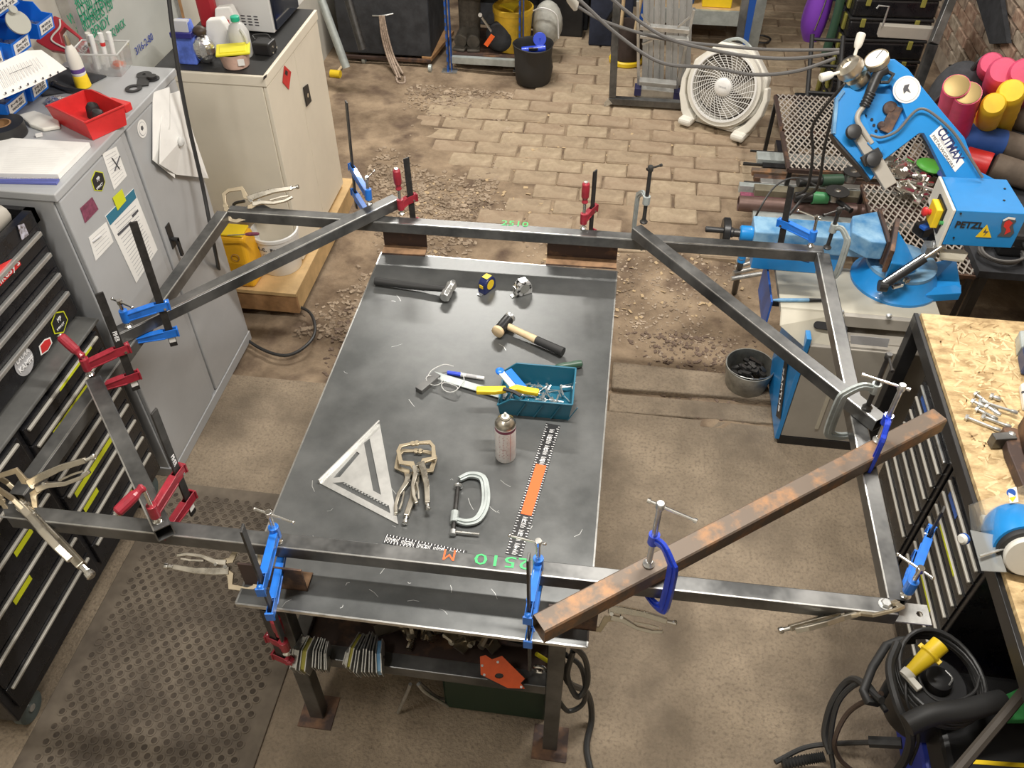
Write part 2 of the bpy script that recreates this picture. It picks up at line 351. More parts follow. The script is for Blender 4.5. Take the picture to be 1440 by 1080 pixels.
# ceiling lamps (fixtures of the area lights)
for i, L in enumerate(LAMPS):
    t = thing('tube_lamp', ['ceiling tube lamp at the far end above the fan', 'ceiling tube lamp above the welding table', 'ceiling tube lamp above the band saw', 'ceiling tube lamp above the black tool chest'][i], 'lamp', (L[0], L[1], L[2] + .1))
    MB().box((0, 0, 0), (L[3] + .1, L[4] + .04, .08)).out('housing', 'white', t)
    MB().box((0, 0, .11), (.03, .03, .16)).out('bracket', 'white', t)
# ================================================================ welding table
TZ = .825
T = thing('welding_table', 'large dark steel plate welding table on square tube legs with lower rails', 'table', (-.43, 1.9, 0))
tp = [P(538, 356, TZ), P(869, 369, TZ), P(826.5, 905, TZ), P(327, 844, TZ)]
x0, x1, y0, y1 = -.946, .047, 1.155, 2.845
top = MB().b2((x0, y0, TZ - .015), (x1, y1, TZ)).out('tabletop', 'plate', T, world=True, bev=.001)
for a, b in (((x0, y0), (x1, y0)), ((x1, y0), (x1, y1)), ((x0, y0), (x0, y1)), ((x0, y1), (x1, y1))):
    MB().bar((a[0], a[1], TZ - .006), (b[0], b[1], TZ - .006), .005, .0125).out('ground_edge', 'steel_edge', T, world=True)
q = MB()
for _ in range(46):
    cx0 = random.uniform(x0 + .05, x1 - .05); cy0 = random.uniform(y0 + .04, y1 - .1) if random.random() < .4 else random.uniform(y0 + .02, 1.75); a = random.uniform(0, 3.1); L_ = random.uniform(.006, .05); w_ = random.uniform(.0005, .0012)
    u = V((cos(a), sin(a), 0)) * L_ / 2; n_ = V((-sin(a), cos(a), 0)); b_ = n_ * random.uniform(-.006, .006); c = V((cx0, cy0, TZ + .0004))
    q._m([c - u - n_ * w_, c + b_ - n_ * w_, c + u - n_ * w_, c + u + n_ * w_, c + b_ + n_ * w_, c - u + n_ * w_], [(0, 1, 4, 5), (1, 2, 3, 4)])
q.out('scratches', 'zinc', T, world=True, kind='stuff')
lx0, lx1, ly0, ly1 = -.86, -.035, 1.225, 2.72
for x in (lx0, lx1):
    for y in (ly0, ly1):
        lg = MB().b2((x - .025, y - .025, .006), (x + .025, y + .025, TZ - .016)).out('leg', 'steel', T, world=True, bev=.003)
        MB().b2((x - .06, y - .06, 0), (x + .06, y + .06, .006)).out('foot_plate', 'rust_dk', lg, world=True)
def tubeb(p, q, w=.05, h=.05): return MB().bar(p, q, w, h)
LZ = .44
tubeb((lx0 + .025, ly0, LZ), (lx1 - .025, ly0, LZ)).out('lower_rail', 'steel', T, world=True, bev=.003)
tubeb((lx0 + .025, ly1, LZ), (lx1 - .025, ly1, LZ)).out('lower_rail', 'steel', T, world=True, bev=.003)
for x in (lx0, lx1): tubeb((x, ly0 + .025, LZ), (x, ly1 - .025, LZ)).out('side_rail', 'steel', T, world=True, bev=.003)
tubeb((lx0, ly0, TZ - .04), (lx1, ly0, TZ - .04)).out('apron', 'steel', T, world=True)
shelf = MB().b2((lx0, ly0 + .03, LZ + .002), (lx1, ly1, LZ + .008)).out('lower_shelf', 'rust_dk', T, world=True)
# angle irons the frame rests on
RB, RT = .93, .98       # underside and top of the frame tubes
def angle_iron(name, x0, x1, yv, out_, h, lab, dep=.06, par=None, mm='rust_dk'):
    m = MB(); m.b2((x0, min(yv, yv + .006 * out_), TZ + .0005), (x1, max(yv, yv + .006 * out_), TZ + h)); m.b2((x0, min(yv, yv + dep * out_), TZ + .0005), (x1, max(yv, yv + dep * out_), TZ + .0065))
    return top_one(m, name, mm, lab, 'angle iron', bev=.001)
def irn(name, pxa, pxb, lab, h=.058, near=True, mm='rust_dk', back=0.06):
    """upright flange bottom seen at pxa..pxb on the table; flat flange towards the viewer"""
    a = P(*pxa, TZ); b = P(*pxb, TZ); m = MB(); u = (b - a).normalized(); n = V((-u.y, u.x, 0))
    m.bar(a + n * .003 + Z_ * (h / 2 + .001), b + n * .003 + Z_ * (h / 2 + .001), .006, h)
    s = -1 if near else 1
    m.bar(a + n * s * back / 2 + Z_ * .0038, b + n * s * back / 2 + Z_ * .0038, back, .006)
    o = top_one(m, name, mm, lab, 'angle iron'); c = MB().bar(a + n * s * back / 2 + Z_ * .0072, b + n * s * back / 2 + Z_ * .0072, back - .004, .0008).out('rusted_face', 'flange', o, world=True)
    return o
irn('angle_iron', (541, 346), (601, 349), 'short brown rusty angle iron packer under the back tube, left one', h=.104)
irn('angle_iron', (769, 361), (867, 367), 'wide brown rusty angle iron packer under the back tube at table corner', h=.104)
irn('angle_iron', (345, 822), (432, 832), 'rusty angle iron packer under the front tube, near left table corner', h=.104, near=False)
irn('angle_iron', (770, 880), (838, 888), 'rusty angle iron packer under the front tube, near right table corner', h=.104, near=False)
# ================================================================ the frame of square tubes
W5 = .05
def tube_thing(name, a, b, zt, lab, mm='steel', w=.05, hollow=True, grp=None, wall=.0035, ends=None):
    """square tube: a, b = pixel of top-face centre line ends at height zt"""
    A = P(*a, zt) if len(a) == 2 else V(a); B = P(*b, zt) if len(b) == 2 else V(b)
    A.z = B.z = zt - w / 2; u = (B - A).normalized(); s = V((-u.y, u.x, 0)); L = (B - A).length
    t = thing(name, lab, 'tube', mw=frame(A, u), group=grp)
    m = MB(); h = w / 2; r = .004; i = h - wall
    sec = [(-h + r, -h), (h - r, -h), (h, -h + r), (h, h - r), (h - r, h), (-h + r, h), (-h, h - r), (-h, -h + r)]
    inn = [(-i, -i), (i, -i), (i, i), (-i, i)]
    e0, e1 = ends or (0, 0)        # end cut slopes along +y
    n = 8; vs = [V((y * e0, y, z)) for y, z in sec] + [V((L + y * e1, y, z)) for y, z in sec]
    vs += [V((y * e0, y, z)) for y, z in inn] + [V((.12, y, z)) for y, z in inn] + [V((L + y * e1, y, z)) for y, z in inn] + [V((L - .12, y, z)) for y, z in inn]
    fs = [(k, (k + 1) % 8, 8 + (k + 1) % 8, 8 + k) for k in range(8)]
    for o0, i0 in ((0, 16), (8, 24)):
        fs += [(o0 + 0, o0 + 1, i0 + 1, i0), (o0 + 1, o0 + 2, i0 + 1), (o0 + 2, o0 + 3, i0 + 2, i0 + 1), (o0 + 3, o0 + 4, i0 + 2), (o0 + 4, o0 + 5, i0 + 3, i0 + 2), (o0 + 5, o0 + 6, i0 + 3), (o0 + 6, o0 + 7, i0, i0 + 3), (o0 + 7, o0, i0)]
        fs += [(i0 + k, i0 + (k + 1) % 4, i0 + 4 + (k + 1) % 4, i0 + 4 + k) for k in range(4)] + [(i0 + 4, i0 + 5, i0 + 6, i0 + 7)]
    m._m(vs, fs); m.out('tube_body', mm, t)
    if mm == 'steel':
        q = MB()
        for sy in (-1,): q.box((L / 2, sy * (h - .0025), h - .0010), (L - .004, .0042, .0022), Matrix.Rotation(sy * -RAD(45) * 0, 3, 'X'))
        q.out('bright_edge', 'steel_edge', t)  # pale strip along one upper edge only
    return t, A, B
FR, fa, fb = tube_thing('square_tube', (4, 717), (1262, 853), RT, 'long front square steel tube of the frame with green and orange paint marks', ends=(-1, 0))
BR, ba, bb_ = tube_thing('square_tube', (322, 293), (1158, 350), RT, 'long back square steel tube of the frame with faint green numbers')
LR, la, lb = tube_thing('square_tube', (22, 695), (312, 297), RT, 'left side square steel tube of the frame beside the black tool chest')
RR, ra, rb = tube_thing('square_tube', (1158, 356), (1262, 843), RT, 'right side square steel tube of the frame over the band saw stand')
ZT2 = RT + .0505
B1, *_ = tube_thing('square_tube', (160, 466), (556, 276), ZT2, 'diagonal brace tube across the back left frame corner')
B2, *_ = tube_thing('square_tube', (896, 318), (1240, 588), ZT2, 'diagonal brace tube across the back right frame corner')
B3, *_ = tube_thing('square_tube', (130, 531), (228, 742), ZT2, 'diagonal brace tube across the front left frame corner')
B4, *_ = tube_thing('square_tube', (758, 876), (1322, 582), RT + .0585, 'orange rusty square tube laid across the front right frame corner', mm='rusty', w=.058)
# corner fishplate
q = P(1282, 868, RT - .05)
c = MB(); c.b2((-.11, -.032, 0), (.06, .035, .005)); c.cyl((.042, 0, .005), (.042, 0, .0055), .011); 
cp = thing('corner_plate', 'small flat steel plate with a hole under the front right frame corner', 'plate', mw=frame(P(1276, 863, RB - .006), fb - fa))
MB().prism([(-.14, -.03, 0), (.055, -.03, 0), (.055, .03, 0), (-.14, .03, 0)], (0, 0, .005), [[(.03 + .009 * cos(k * .785), .009 * sin(k * .785), 0) for k in range(8)]]).out('plate', 'zinc', cp)
nut = thing('hex_bolt', 'zinc bolt head on top of the front right frame corner', 'bolt', P(1245, 850, RT))
MB().lathe([(.014, 0), (.014, .009), (.011, .012)], n=6).out('head', 'zinc', nut); MB().lathe([(.018, 0), (.018, .002)], n=16).out('washer', 'zinc', nut)
# painted marks
uf = (fb - fa).normalized(); ub = (bb_ - ba).normalized()
txt('2510', P(707, 789, RT) + Z_ * .001, -uf, V((uf.y, -uf.x, 0)), .05, 'glowgreen', FR, 'painted_number', fit=.155, thick=.0003)
txt('M', P(632, 780, RT) + Z_ * .001, -uf, V((uf.y, -uf.x, 0)), .05, 'orange', FR, 'painted_letter', thick=.0003)
txt('2510', P(724, 315, RT) + Z_ * .001, ub, V((-ub.y, ub.x, 0)), .05, 'glowgreen', BR, 'painted_number', fit=.11, thick=.0003)
# ================================================================ left side: chests and cabinets
GX = -1.80
gc = thing('metal_cabinet', 'tall light grey steel cabinet with stickers and clipped papers on its doors', 'cabinet', (-2.03, 2.645, 0))
MB().b2((-2.26, 2.18, .0), (GX - .022, 3.11, 1.445)).out('body', 'greycab', gc, world=True, bev=.004)
MB().b2((-2.27, 2.172, 1.42), (GX + .004, 3.12, 1.45)).out('top_panel', 'greycab', gc, world=True, bev=.004)
MB().b2((-2.25, 2.175, 0), (GX + .002, 3.115, .055)).out('plinth', 'greycab', gc, world=True, bev=.003)
for a, b in ((2.185, 2.625), (2.672, 3.105)):
    d = MB().b2((GX - .021, a, .06), (GX, b, 1.415)).out('door', 'greycab', gc, world=True, bev=.005)
    if a < 2.3: D1 = d
    else: D2 = d
MB().b2((GX - .02, 2.63, .06), (GX - .008, 2.667, 1.415)).out('centre_strip', 'greycab', gc, world=True, bev=.004)
hd = MB(); hd.b2((GX, 2.70, .86), (GX + .004, 2.735, .97)); hd.cyl((GX + .004, 2.717, .90), (GX + .03, 2.717, .90), .009, n=12); hd.b2((GX + .02, 2.71, .82), (GX + .03, 2.725, .905)); hd.out('handle', 'black', D2, world=True)
# stickers on the door (flat prints)
gx = lambda x, y: PX(x, y, GX)
def sheet(pts, m, par, name, up=0, fn=gx, n=(1, 0, 0), t=.0006, o=0.):
    ps = [fn(*p) + V(n) * (.0012 + o) for p in pts]; return MB().prism(ps, V(n) * t).out(name, m, par, world=True)
def star(fn, c, r, k, m, par, name, n=(1, 0, 0), o=0.):
    c0 = fn(*c); nn = V(n); a = nn.orthogonal().normalized(); b = nn.cross(a)
    return MB().prism([c0 + nn * (.0012 + o) + (a * cos(2 * pi * i / k) + b * sin(2 * pi * i / k)) * r for i in range(k)], nn * .0006).out(name, m, par, world=True)
s = sheet([(143, 216), (163, 206), (178, 247), (160, 267)], 'paper', D1, 'poster'); 
def inset(pts, f): c = [sum(p[i] for p in pts) / len(pts) for i in (0, 1)]; return [(c[0] + (p[0] - c[0]) * f, c[1] + (p[1] - c[1]) * f) for p in pts]
def lines(quad, n, m, par, fn=gx, nrm=(1, 0, 0), w=.0016, mar=.12, name='printed_lines', o=.0008, frac=.8):
    """n text-like rules across quad (tl,tr,br,bl)"""
    q = MB(); tl, tr, br, bl = [fn(*p) + V(nrm) * (.0014 + o) for p in quad]
    for i in range(n):
        t = (i + 1) / (n + 1); a = tl.lerp(bl, t); b = tr.lerp(br, t); e = random.uniform(frac, 1 - mar); p0 = a.lerp(b, mar); p1 = a.lerp(b, e)
        u = (bl - tl).normalized(); q._m([p0, p1, p1 + u * w, p0 + u * w], [(0, 1, 2, 3)])
    ob = q.out(name, m, par, world=True, kind='stuff'); return ob
gi = mat('print_grey', (.42, .42, .43), .8)
lines([(143, 216), (163, 206), (178, 247), (160, 267)], 9, gi, D1)
for a, b in (((156, 222), (167, 238)), ((167, 219), (160, 240))):
    MB().bar(gx(*a) + X_ * .003, gx(*b) + X_ * .003, .002, .006, (1, 0, 0)).out('printed_figure', 'ink', D1, world=True)
hx = [(133, 240), (144, 242), (147.5, 256), (143, 269), (132, 268), (127.5, 253)]
sheet(hx, 'limegreen', D1, 'hexagon_sticker'); sheet(inset(hx, .9), 'black', D1, 'hexagon_sticker', o=.0008)
def handmark(par, c, fn=gx, s=1., n=X_):
    o = fn(*c) + n * .0034; ya = fn(c[0], c[1] - 5) - fn(*c); xa = fn(c[0] + 4, c[1] - 3.2) - fn(*c)
    txt('MP', o, xa, ya, .022 * s, 'sky', par, 'sticker_letters', fit=.018 * s); 
handmark(D1, (137, 252))
txt('IMPACT', gx(139, 262) + X_ * .0034, gx(146, 255) - gx(139, 262), gx(136, 255) - gx(138, 262), .012, 'sky', D1, 'sticker_letters', fit=.042)
mz = [(112, 293), (129, 277), (138, 294), (123, 310), (119, 314), (116, 304)]
sheet(mz, 'maroon', D1, 'magnet_patch')
sheet([(124, 334), (149, 312), (159, 340), (134, 367)], 'paper', D1, 'sticker'); lines([(124, 334), (149, 312), (159, 340), (134, 367)], 5, gi, D1)
MB().bar(gx(129, 340) + X_ * .003, gx(141, 331) + X_ * .003, .002, .008, (1, 0, 0)).out('printed_figure', gi, D1, world=True)
nq = [(147, 304), (187, 265), (221, 351), (191, 398)]
nt_ = thing('notice_sheet', 'white printed notice with teal heading fixed on grey cabinet door', 'notice', gx(185, 335) + X_ * .001)
sheet(nq, 'paper', nt_, 'paper', t=.001); lines([(153, 315), (193, 280), (221, 351), (191, 398)], 16, gi, nt_, w=.003, o=.001)
sheet([(148, 304), (187, 265.5), (191, 278), (154, 317)], 'tealpaper', nt_, 'heading_band', o=.001)
sheet([(164, 329), (183, 311), (184, 314), (165.5, 332)], 'ink', nt_, 'printed_bar', o=.001); sheet([(184, 303), (193, 294), (194, 297), (186, 306)], 'ink', nt_, 'printed_bar', o=.001)
nt2 = thing('sticky_note', 'yellow green square note overlapping the teal notice heading', 'note', gx(166, 281) + X_ * .004)
sheet([(157, 278), (170, 265.5), (176, 282), (164, 296)], 'limegreen', nt2, 'note_paper', o=.0025)
star(gx, (199.5, 181), .034, 24, 'paper', D2, 'round_sticker', o=0); star(gx, (199.5, 181), .026, 24, gi, D2, 'round_sticker_ring', o=.0008); star(gx, (199.5, 181), .0235, 24, 'paper', D2, 'round_sticker', o=.0016); star(gx, (198.5, 180), .010, 5, 'ink', D2, 'round_sticker_mark', o=.0024)
# clipped papers
for i, (q, k, lab) in enumerate((([(226, 135), (244, 127), (262, 175), (284, 250), (240, 245), (212, 230), (215, 195)], .012, 'crumpled white papers hanging in front on the grey cabinet door'), ([(214, 130), (233, 122), (240, 150), (239, 250), (210, 225)], .003, 'rear white papers hanging on grey cabinet door beneath crumpled ones'))):
    m = MB(); ps = [gx(*p) + X_ * (k + .01 * (j % 2) + .012 * (j / 4)) for j, p in enumerate(q)]
    c = sum(ps, V()) / len(ps) + X_ * .02; n = len(ps); m._m(ps + [c] + [p - X_ * .002 for p in ps] + [c - X_ * .002], [(j, (j + 1) % n, n) for j in range(n)] + [(n + 2 + j, n + 1 + j, 2 * n + 1) if j < n - 1 else (n + 1, 2 * n, 2 * n + 1) for j in range(n)] + [(j, (j + 1) % n, n + 1 + (j + 1) % n, n + 1 + j) for j in range(n)])
    o = top_one(m, 'hanging_papers', 'paper', lab, 'papers')
    if i == 0: HP = o
cl = thing('magnet_clip', 'pale round magnetic clip holding papers on grey cabinet door', 'clip', gx(238, 198) + X_ * .05)
MB().ball((0, 0, 0), .02, (.6, 1, 1)).out('knob', 'milky', cl, smooth_=True); MB().cyl((-.03, 0, 0), (-.005, 0, 0), .01).out('magnet', 'zinc', cl)

# ---- black roller tool chest
CF, CU = -1.80, -1.87
rc = thing('roller_cabinet', 'black lower roller tool cabinet with rows of drawers and yellow labels', 'tool cabinet', (-2.05, 1.55, 0))
MB().b2((-2.32, 1.0, .13), (CF - .012, 2.12, .955)).out('body', 'chest', rc, world=True, bev=.006)
MB().b2((-2.32, 1.0, .955), (CF + .004, 2.125, .968)).out('top_panel', mat('chest_top', (.12, .12, .115), .45, .2, .2, 6), rc, world=True, bev=.004)
def drawer(par, y0, y1, z0, z1, xf, hand=True, lab=None, hm='strip', hz=None, flip=1):
    d = MB().b2((xf - .012, y0, z0), (xf + .002 * flip if flip > 0 else xf + .012, y1, z1)).out('drawer', 'chest', par, world=True, bev=.003)
    if hand: MB().b2((xf + .002, y0 + .015, z1 - .020), (xf + .013, y1 - .015, z1 - .009)).out('handle', hm, d, world=True, bev=.003)
    if lab: MB().b2((xf + .0135, y0 + lab[0], z1 - .0195), (xf + .0142, y0 + lab[1], z1 - .0095)).out('label_strip', 'limegreen', d, world=True) if len(lab) < 3 else MB().b2((xf + .0022, y0 + lab[0], z1 - .060), (xf + .003, y0 + lab[1], z1 - .036)).out('label_strip', 'limegreen', d, world=True)
    return d
zs = [.18, .30, .40, .50, .59, .68, .77, .86, .94]
for i in range(8):
    drawer(rc, 1.60, 2.09, zs[i] + .004, zs[i + 1] - .004, CF, lab=[(.1, .3, 0), None, (.05, .15, 0), (.05, .35, 0), None, (.03, .2), (.1, .35, 0), (.2, .42)][i])
for i in range(6):
    z0 = .18 + i * .127; drawer(rc, 1.03, 1.57, z0 + .004, z0 + .123, CF, lab=[None, None, (.2, .3, 0), (.3, .4, 0), (.25, .3, 0), (.1, .4)][i])
for y in (1.08, 2.05):
    for x in (-1.86, -2.25):
        c = MB(); c.cyl((x - .014, y, .06), (x + .014, y, .06), .058, n=20); c = c.out('caster_wheel', mat('caster', (.10, .13, .13), .4), rc, world=True, smooth_=True)
        q = MB(); q.cyl((x - .02, y, .06), (x + .021, y, .06), .014, n=12); q.b2((x - .02, y - .03, .115), (x + .02, y + .03, .135)); q.bar((x - .018, y, .06), (x - .018, y, .12), .03, .003, (1, 0, 0)); q.out('caster_fork', 'zinc', rc, world=True)
uc = thing('tool_chest', 'black upper tool chest with silver drawer pulls and round stickers', 'tool chest', (-2.08, 1.55, .968))
MB().b2((-2.32, 1.0, .97), (CU - .012, 2.15, 1.36)).out('body', 'chest', uc, world=True, bev=.006)
wl_ = MB()
for a, b in (((-2.32, 1.0, 1.36), (-2.30, 2.15, 1.41)), ((CU - .03, 1.0, 1.36), (CU, 2.15, 1.41)), ((-2.32, 2.13, 1.36), (CU, 2.15, 1.41)), ((-2.32, 1.0, 1.36), (CU, 1.02, 1.41))): wl_.b2(a, b)
wl_.out('rim', 'chest', uc, world=True)
hz = [1.335, 1.25, 1.165, 1.085]
for i, z in enumerate(hz):
    d = MB().b2((CU - .012, 1.03, z - .055 if i < 3 else .985), (CU + .002, 2.125, z + .024)).out('drawer', 'chest', uc, world=True, bev=.003)
    MB().b2((CU + .002, 1.05, z - .008), (CU + .016, 2.115, z + .008)).out('handle', 'alu', d, world=True, bev=.003)
    if i == 3: LD = d
cx = lambda x, y: PX(x, y, CU + .003)
st = sheet([(0, 372), (24, 360), (29, 372), (0, 402), (-10, 405), (-10, 378)], 'brightred', uc, 'name_badge', fn=cx)
txt("inkesy's", cx(9, 384) + X_ * .003, cx(24, 368) - cx(9, 384), cx(5, 375) - cx(9, 386), .035, 'sky', uc, 'name_badge_letters', fit=.13)
sheet([(24, 317), (33, 314), (40, 330), (30, 338)], mat('fox_print', (.55, .28, .1), .5, 0, .9, 60, col2=(.6, .6, .7)), uc, 'small_sticker', fn=cx)
hx2 = [(77, 439), (89, 437), (95, 449), (89, 468), (76, 470), (71, 455)]
sheet(hx2, 'limegreen', LD, 'hexagon_sticker', fn=cx); sheet(inset(hx2, .88), 'black', LD, 'hexagon_sticker', fn=cx, o=.0008)
txt('MP', cx(82, 449) + X_ * .004, cx(90, 440) - cx(82, 449), cx(80, 440) - cx(82, 450), .025, 'sky', LD, 'sticker_letters', fit=.022)
txt('IMPACT', cx(84, 459) + X_ * .004, cx(92, 450) - cx(84, 459), cx(82, 450) - cx(84, 459), .012, 'sky', LD, 'sticker_letters', fit=.045)
rs = [(54, 487), (62, 477), (70, 474), (73, 482), (67, 493), (57, 500)]
sheet(rs, 'paper', LD, 'red_sticker', fn=cx); sheet(inset(rs, .8), 'brightred', LD, 'red_sticker', fn=cx, o=.0008)
star(cx, (33.5, 509), .047, 28, gi, LD, 'round_sticker')
for s_, c_, f_ in (('LAURA', (30, 501), .07), ('KAMPF', (35.5, 512), .078)):
    txt(s_, cx(*c_) + X_ * .004, cx(c_[0] + 10, c_[1] - 11) - cx(*c_), cx(c_[0] - 2, c_[1] - 10) - cx(*c_), .026, 'sky', LD, 'sticker_letters', fit=f_, bold=.0006)
lt = thing('steel_part', 'dusty grey casting lying in open top of black tool chest', 'metal part', (-2.02, 1.9, 1.362))
MB().tube([(-.06, -.2, .05), (0, -.05, .06), (.05, .1, .055), (.07, .2, .05)], .035, 10, sub=4, rs=lambda t: .03 + .02 * sin(t * 3)).out('casting', 'saw_grey', lt, smooth_=True)
# ---- pallet box and cream cabinet
pb = thing('plywood_plinth', 'low plywood box plinth under the cream cabinet', 'plinth', (-1.9, 3.9, 0))
MB().b2((-2.25, 3.34, .115), (-1.61, 4.5, .135)).out('top_board', 'ply', pb, world=True)
MB().b2((-2.25, 3.345, 0.0), (-1.615, 3.365, .114)).out('front_board', 'plyedge', pb, world=True)
MB().b2((-1.635, 3.366, .0), (-1.615, 4.495, .114)).out('side_board', 'ply', pb, world=True)
cc = thing('cream_cabinet', 'cream steel two door cupboard standing on plywood plinth', 'cupboard', (-1.9, 4.0, .136))
cz0, cz1 = .136, 1.2
MB().b2((-2.2, 3.61, cz0), (-1.672, 4.41, cz1 - .002)).out('body', 'cream', cc, world=True, bev=.003)
MB().b2((-2.2, 3.605, cz1 - .05), (-1.646, 4.415, cz1)).out('top_rim', 'cream', cc, world=True, bev=.004)
MB().b2((-2.195, 3.62, cz1), (-1.66, 4.405, cz1 + .003)).out('top_mat', 'rubber', cc, world=True)
for a, b in ((3.614, 4.008), (4.012, 4.406)):
    d = MB().b2((-1.671, a, cz0 + .02), (-1.65, b, cz1 - .054)).out('door', 'cream', cc, world=True, bev=.004)
    if a < 3.7:
        C1 = d
ccx = lambda x, y: PX(x, y, -1.648)
sheet([(399.5, 92), (409, 101), (406, 126), (397, 116)], 'brightred', C1, 'red_sticker', fn=ccx); sheet([(401, 98), (404, 101), (403.5, 107), (400, 104)], 'black', C1, 'red_sticker_mark', fn=ccx, o=.001)
l = sheet([(425.5, 123), (432, 118), (437, 142), (430.5, 150)], 'black', C1, 'lock_plate', fn=ccx, t=.004); star(ccx, (431.5, 134), .012, 10, 'chrome', C1, 'lock', o=.005)
sheet([(370, 108), (375, 104), (374.5, 108.5), (370, 112.5)], 'black', cc, 'badge', fn=lambda x, y: PX(x, y, -1.645))
# ---- rubber mat
mq = [P(60, 1012), P(262, 690), P(382, 704), P(355, 1035)]
rm = thing('rubber_mat', 'brown dusty rubber mat with round holes and studs beside tool chest', 'mat', (-1.45, 1.5, 0))
mm_ = mat('mat_rubber', (.125, .098, .072), .75, 0, .3, 4, col2=(.19, .155, .115))
ax0, ax1, ay0, ay1 = -1.83, -1.02, .78, 2.14
MB().b2((ax0, ay0, .001), (ax1, ay1, .010)).out('mat_base', mm_, rm, world=True, bev=.004)
q = MB(); q2 = MB(); nx = int((ax1 - ax0 - .10) / .046); ny = int((ay1 - ay0 - .08) / .027)
k = 0
for j in range(ny):
    for i in range(nx):
        x = ax0 + .07 + i * .046 + (.023 if j % 2 else 0); y = ay0 + .05 + j * .027
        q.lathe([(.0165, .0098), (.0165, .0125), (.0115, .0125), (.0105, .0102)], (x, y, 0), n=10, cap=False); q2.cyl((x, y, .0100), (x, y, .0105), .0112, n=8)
q.out('ring_studs', mm_, rm, world=True, kind='stuff'); q2.out('shaded_hollows', mat('mat_hollow_shade', (.075, .058, .043), .9, 0, .3, 20), rm, world=True, kind='stuff')  # darker hollow colour paints in the shade inside the rings
# whiteboard on the left wall
wbd = thing('whiteboard', 'large whiteboard with green and blue handwriting on the left wall', 'whiteboard', (-2.38, 3.8, 1.5))
WX = -2.352
MB().b2((-2.395, 3.42, .85), (WX, 4.26, 2.1)).out('board', mat('board_white', (.50, .51, .48), .3, 0, .05, 3), wbd, world=True)
for a, b in (((-2.398, 3.38, .82), (WX + .008, 3.42, 2.13)), ((-2.398, 4.26, .82), (WX + .008, 4.28, 2.13)), ((-2.398, 3.38, .82), (WX + .008, 4.28, .85)), ((-2.398, 3.38, 2.1), (WX + .008, 4.28, 2.13))):
    MB().b2(a, b).out('frame_edge', 'alu', wbd, world=True)
def hand(par, s, c, m, size, fit=None):
    o = PX(*c, WX + .004); txt(s, o, Y_, Z_, size, m, par, 'handwriting', fit=fit)
for s_, c_, sz, f_ in (('CHRIST', (110, 3), .07, .15), ('WELD 80 TUBE', (124, 8), .06, .34), ('STRAIGHTENING', (134, 13), .06, .36), ('GARDENERS 150', (134, 25), .06, .32), ('BENDY', (142, 38), .06, .16), ('SQ BACK', (166, 40), .05, .14)):
    hand(wbd, s_, c_, 'txtgreen', sz, f_)
hand(wbd, '3/16-2-80', (203, 62), 'txtblue', .05, .19)
# ================================================================ right side bench
BX = 1.21
bn = thing('osb_bench', 'long steel framed workbench with an oriented strand board top', 'workbench', (1.75, 1.9, 0))
osb = mat('osb', (.50, .33, .15), .65, 0, .3, 7, col2=(.74, .55, .29), detail=5, lo=.36, hi=.62, bump=.25, bscale=30, stretch=(1.6, 3.4, 1))
MB().b2((BX, .55, .842), (2.42, 2.69, .86)).out('top_board', osb, bn, world=True)
q = MB().b2((BX - .018, .55, .79), (BX - .001, 2.71, .845)).out('front_beam', 'blackm', bn, world=True, bev=.002)
MB().b2((BX - .018, 2.66, .79), (2.4, 2.71, .841)).out('end_beam', 'steel', bn, world=True, bev=.002)
for y in (.6, 2.685): MB().b2((BX - .017, y - .025, 0), (BX + .033, y + .025, .789)).out('leg', 'blackm', bn, world=True, bev=.002)
for y in (.6, 2.6): MB().b2((2.33, y - .025, 0), (2.38, y + .025, .789)).out('leg', 'steel', bn, world=True, bev=.002)
flakes = MB()
for _ in range(1500):
    x = random.uniform(BX + .04, 2.2); y = random.uniform(1.2, 2.64); a = random.gauss(.9, .7); L_ = random.uniform(.02, .05); w_ = random.uniform(.004, .010)
    u = V((cos(a), sin(a), 0)) * L_ / 2; s = V((-sin(a), cos(a), 0)) * w_ / 2; z = .8603 + random.uniform(0, .0006)
    c = V((x, y, z)); flakes._m([c - u - s, c + u - s, c + u + s, c - u + s], [(0, 1, 2, 3)])
FL1 = flakes.out('wood_flakes', mat('flake', (.72, .52, .27), .6, 0, .25, 9, col2=(.82, .64, .36)), bn, world=True, kind='stuff')
flakes = MB()
for _ in range(900):
    x = random.uniform(BX + .03, 2.2); y = random.uniform(1.0, 2.66); a = random.gauss(.9, .8); L_ = random.uniform(.015, .04); w_ = random.uniform(.003, .008)
    u = V((cos(a), sin(a), 0)) * L_ / 2; s = V((-sin(a), cos(a), 0)) * w_ / 2; c = V((x, y, .8609)); flakes._m([c - u - s, c + u - s * .3, c + u + s, c - u + s * .5], [(0, 1, 2, 3)])
flakes.out('dark_flakes', mat('flake_dark', (.42, .27, .12), .65, 0, .25, 9), bn, world=True, kind='stuff')
HF = 1.215
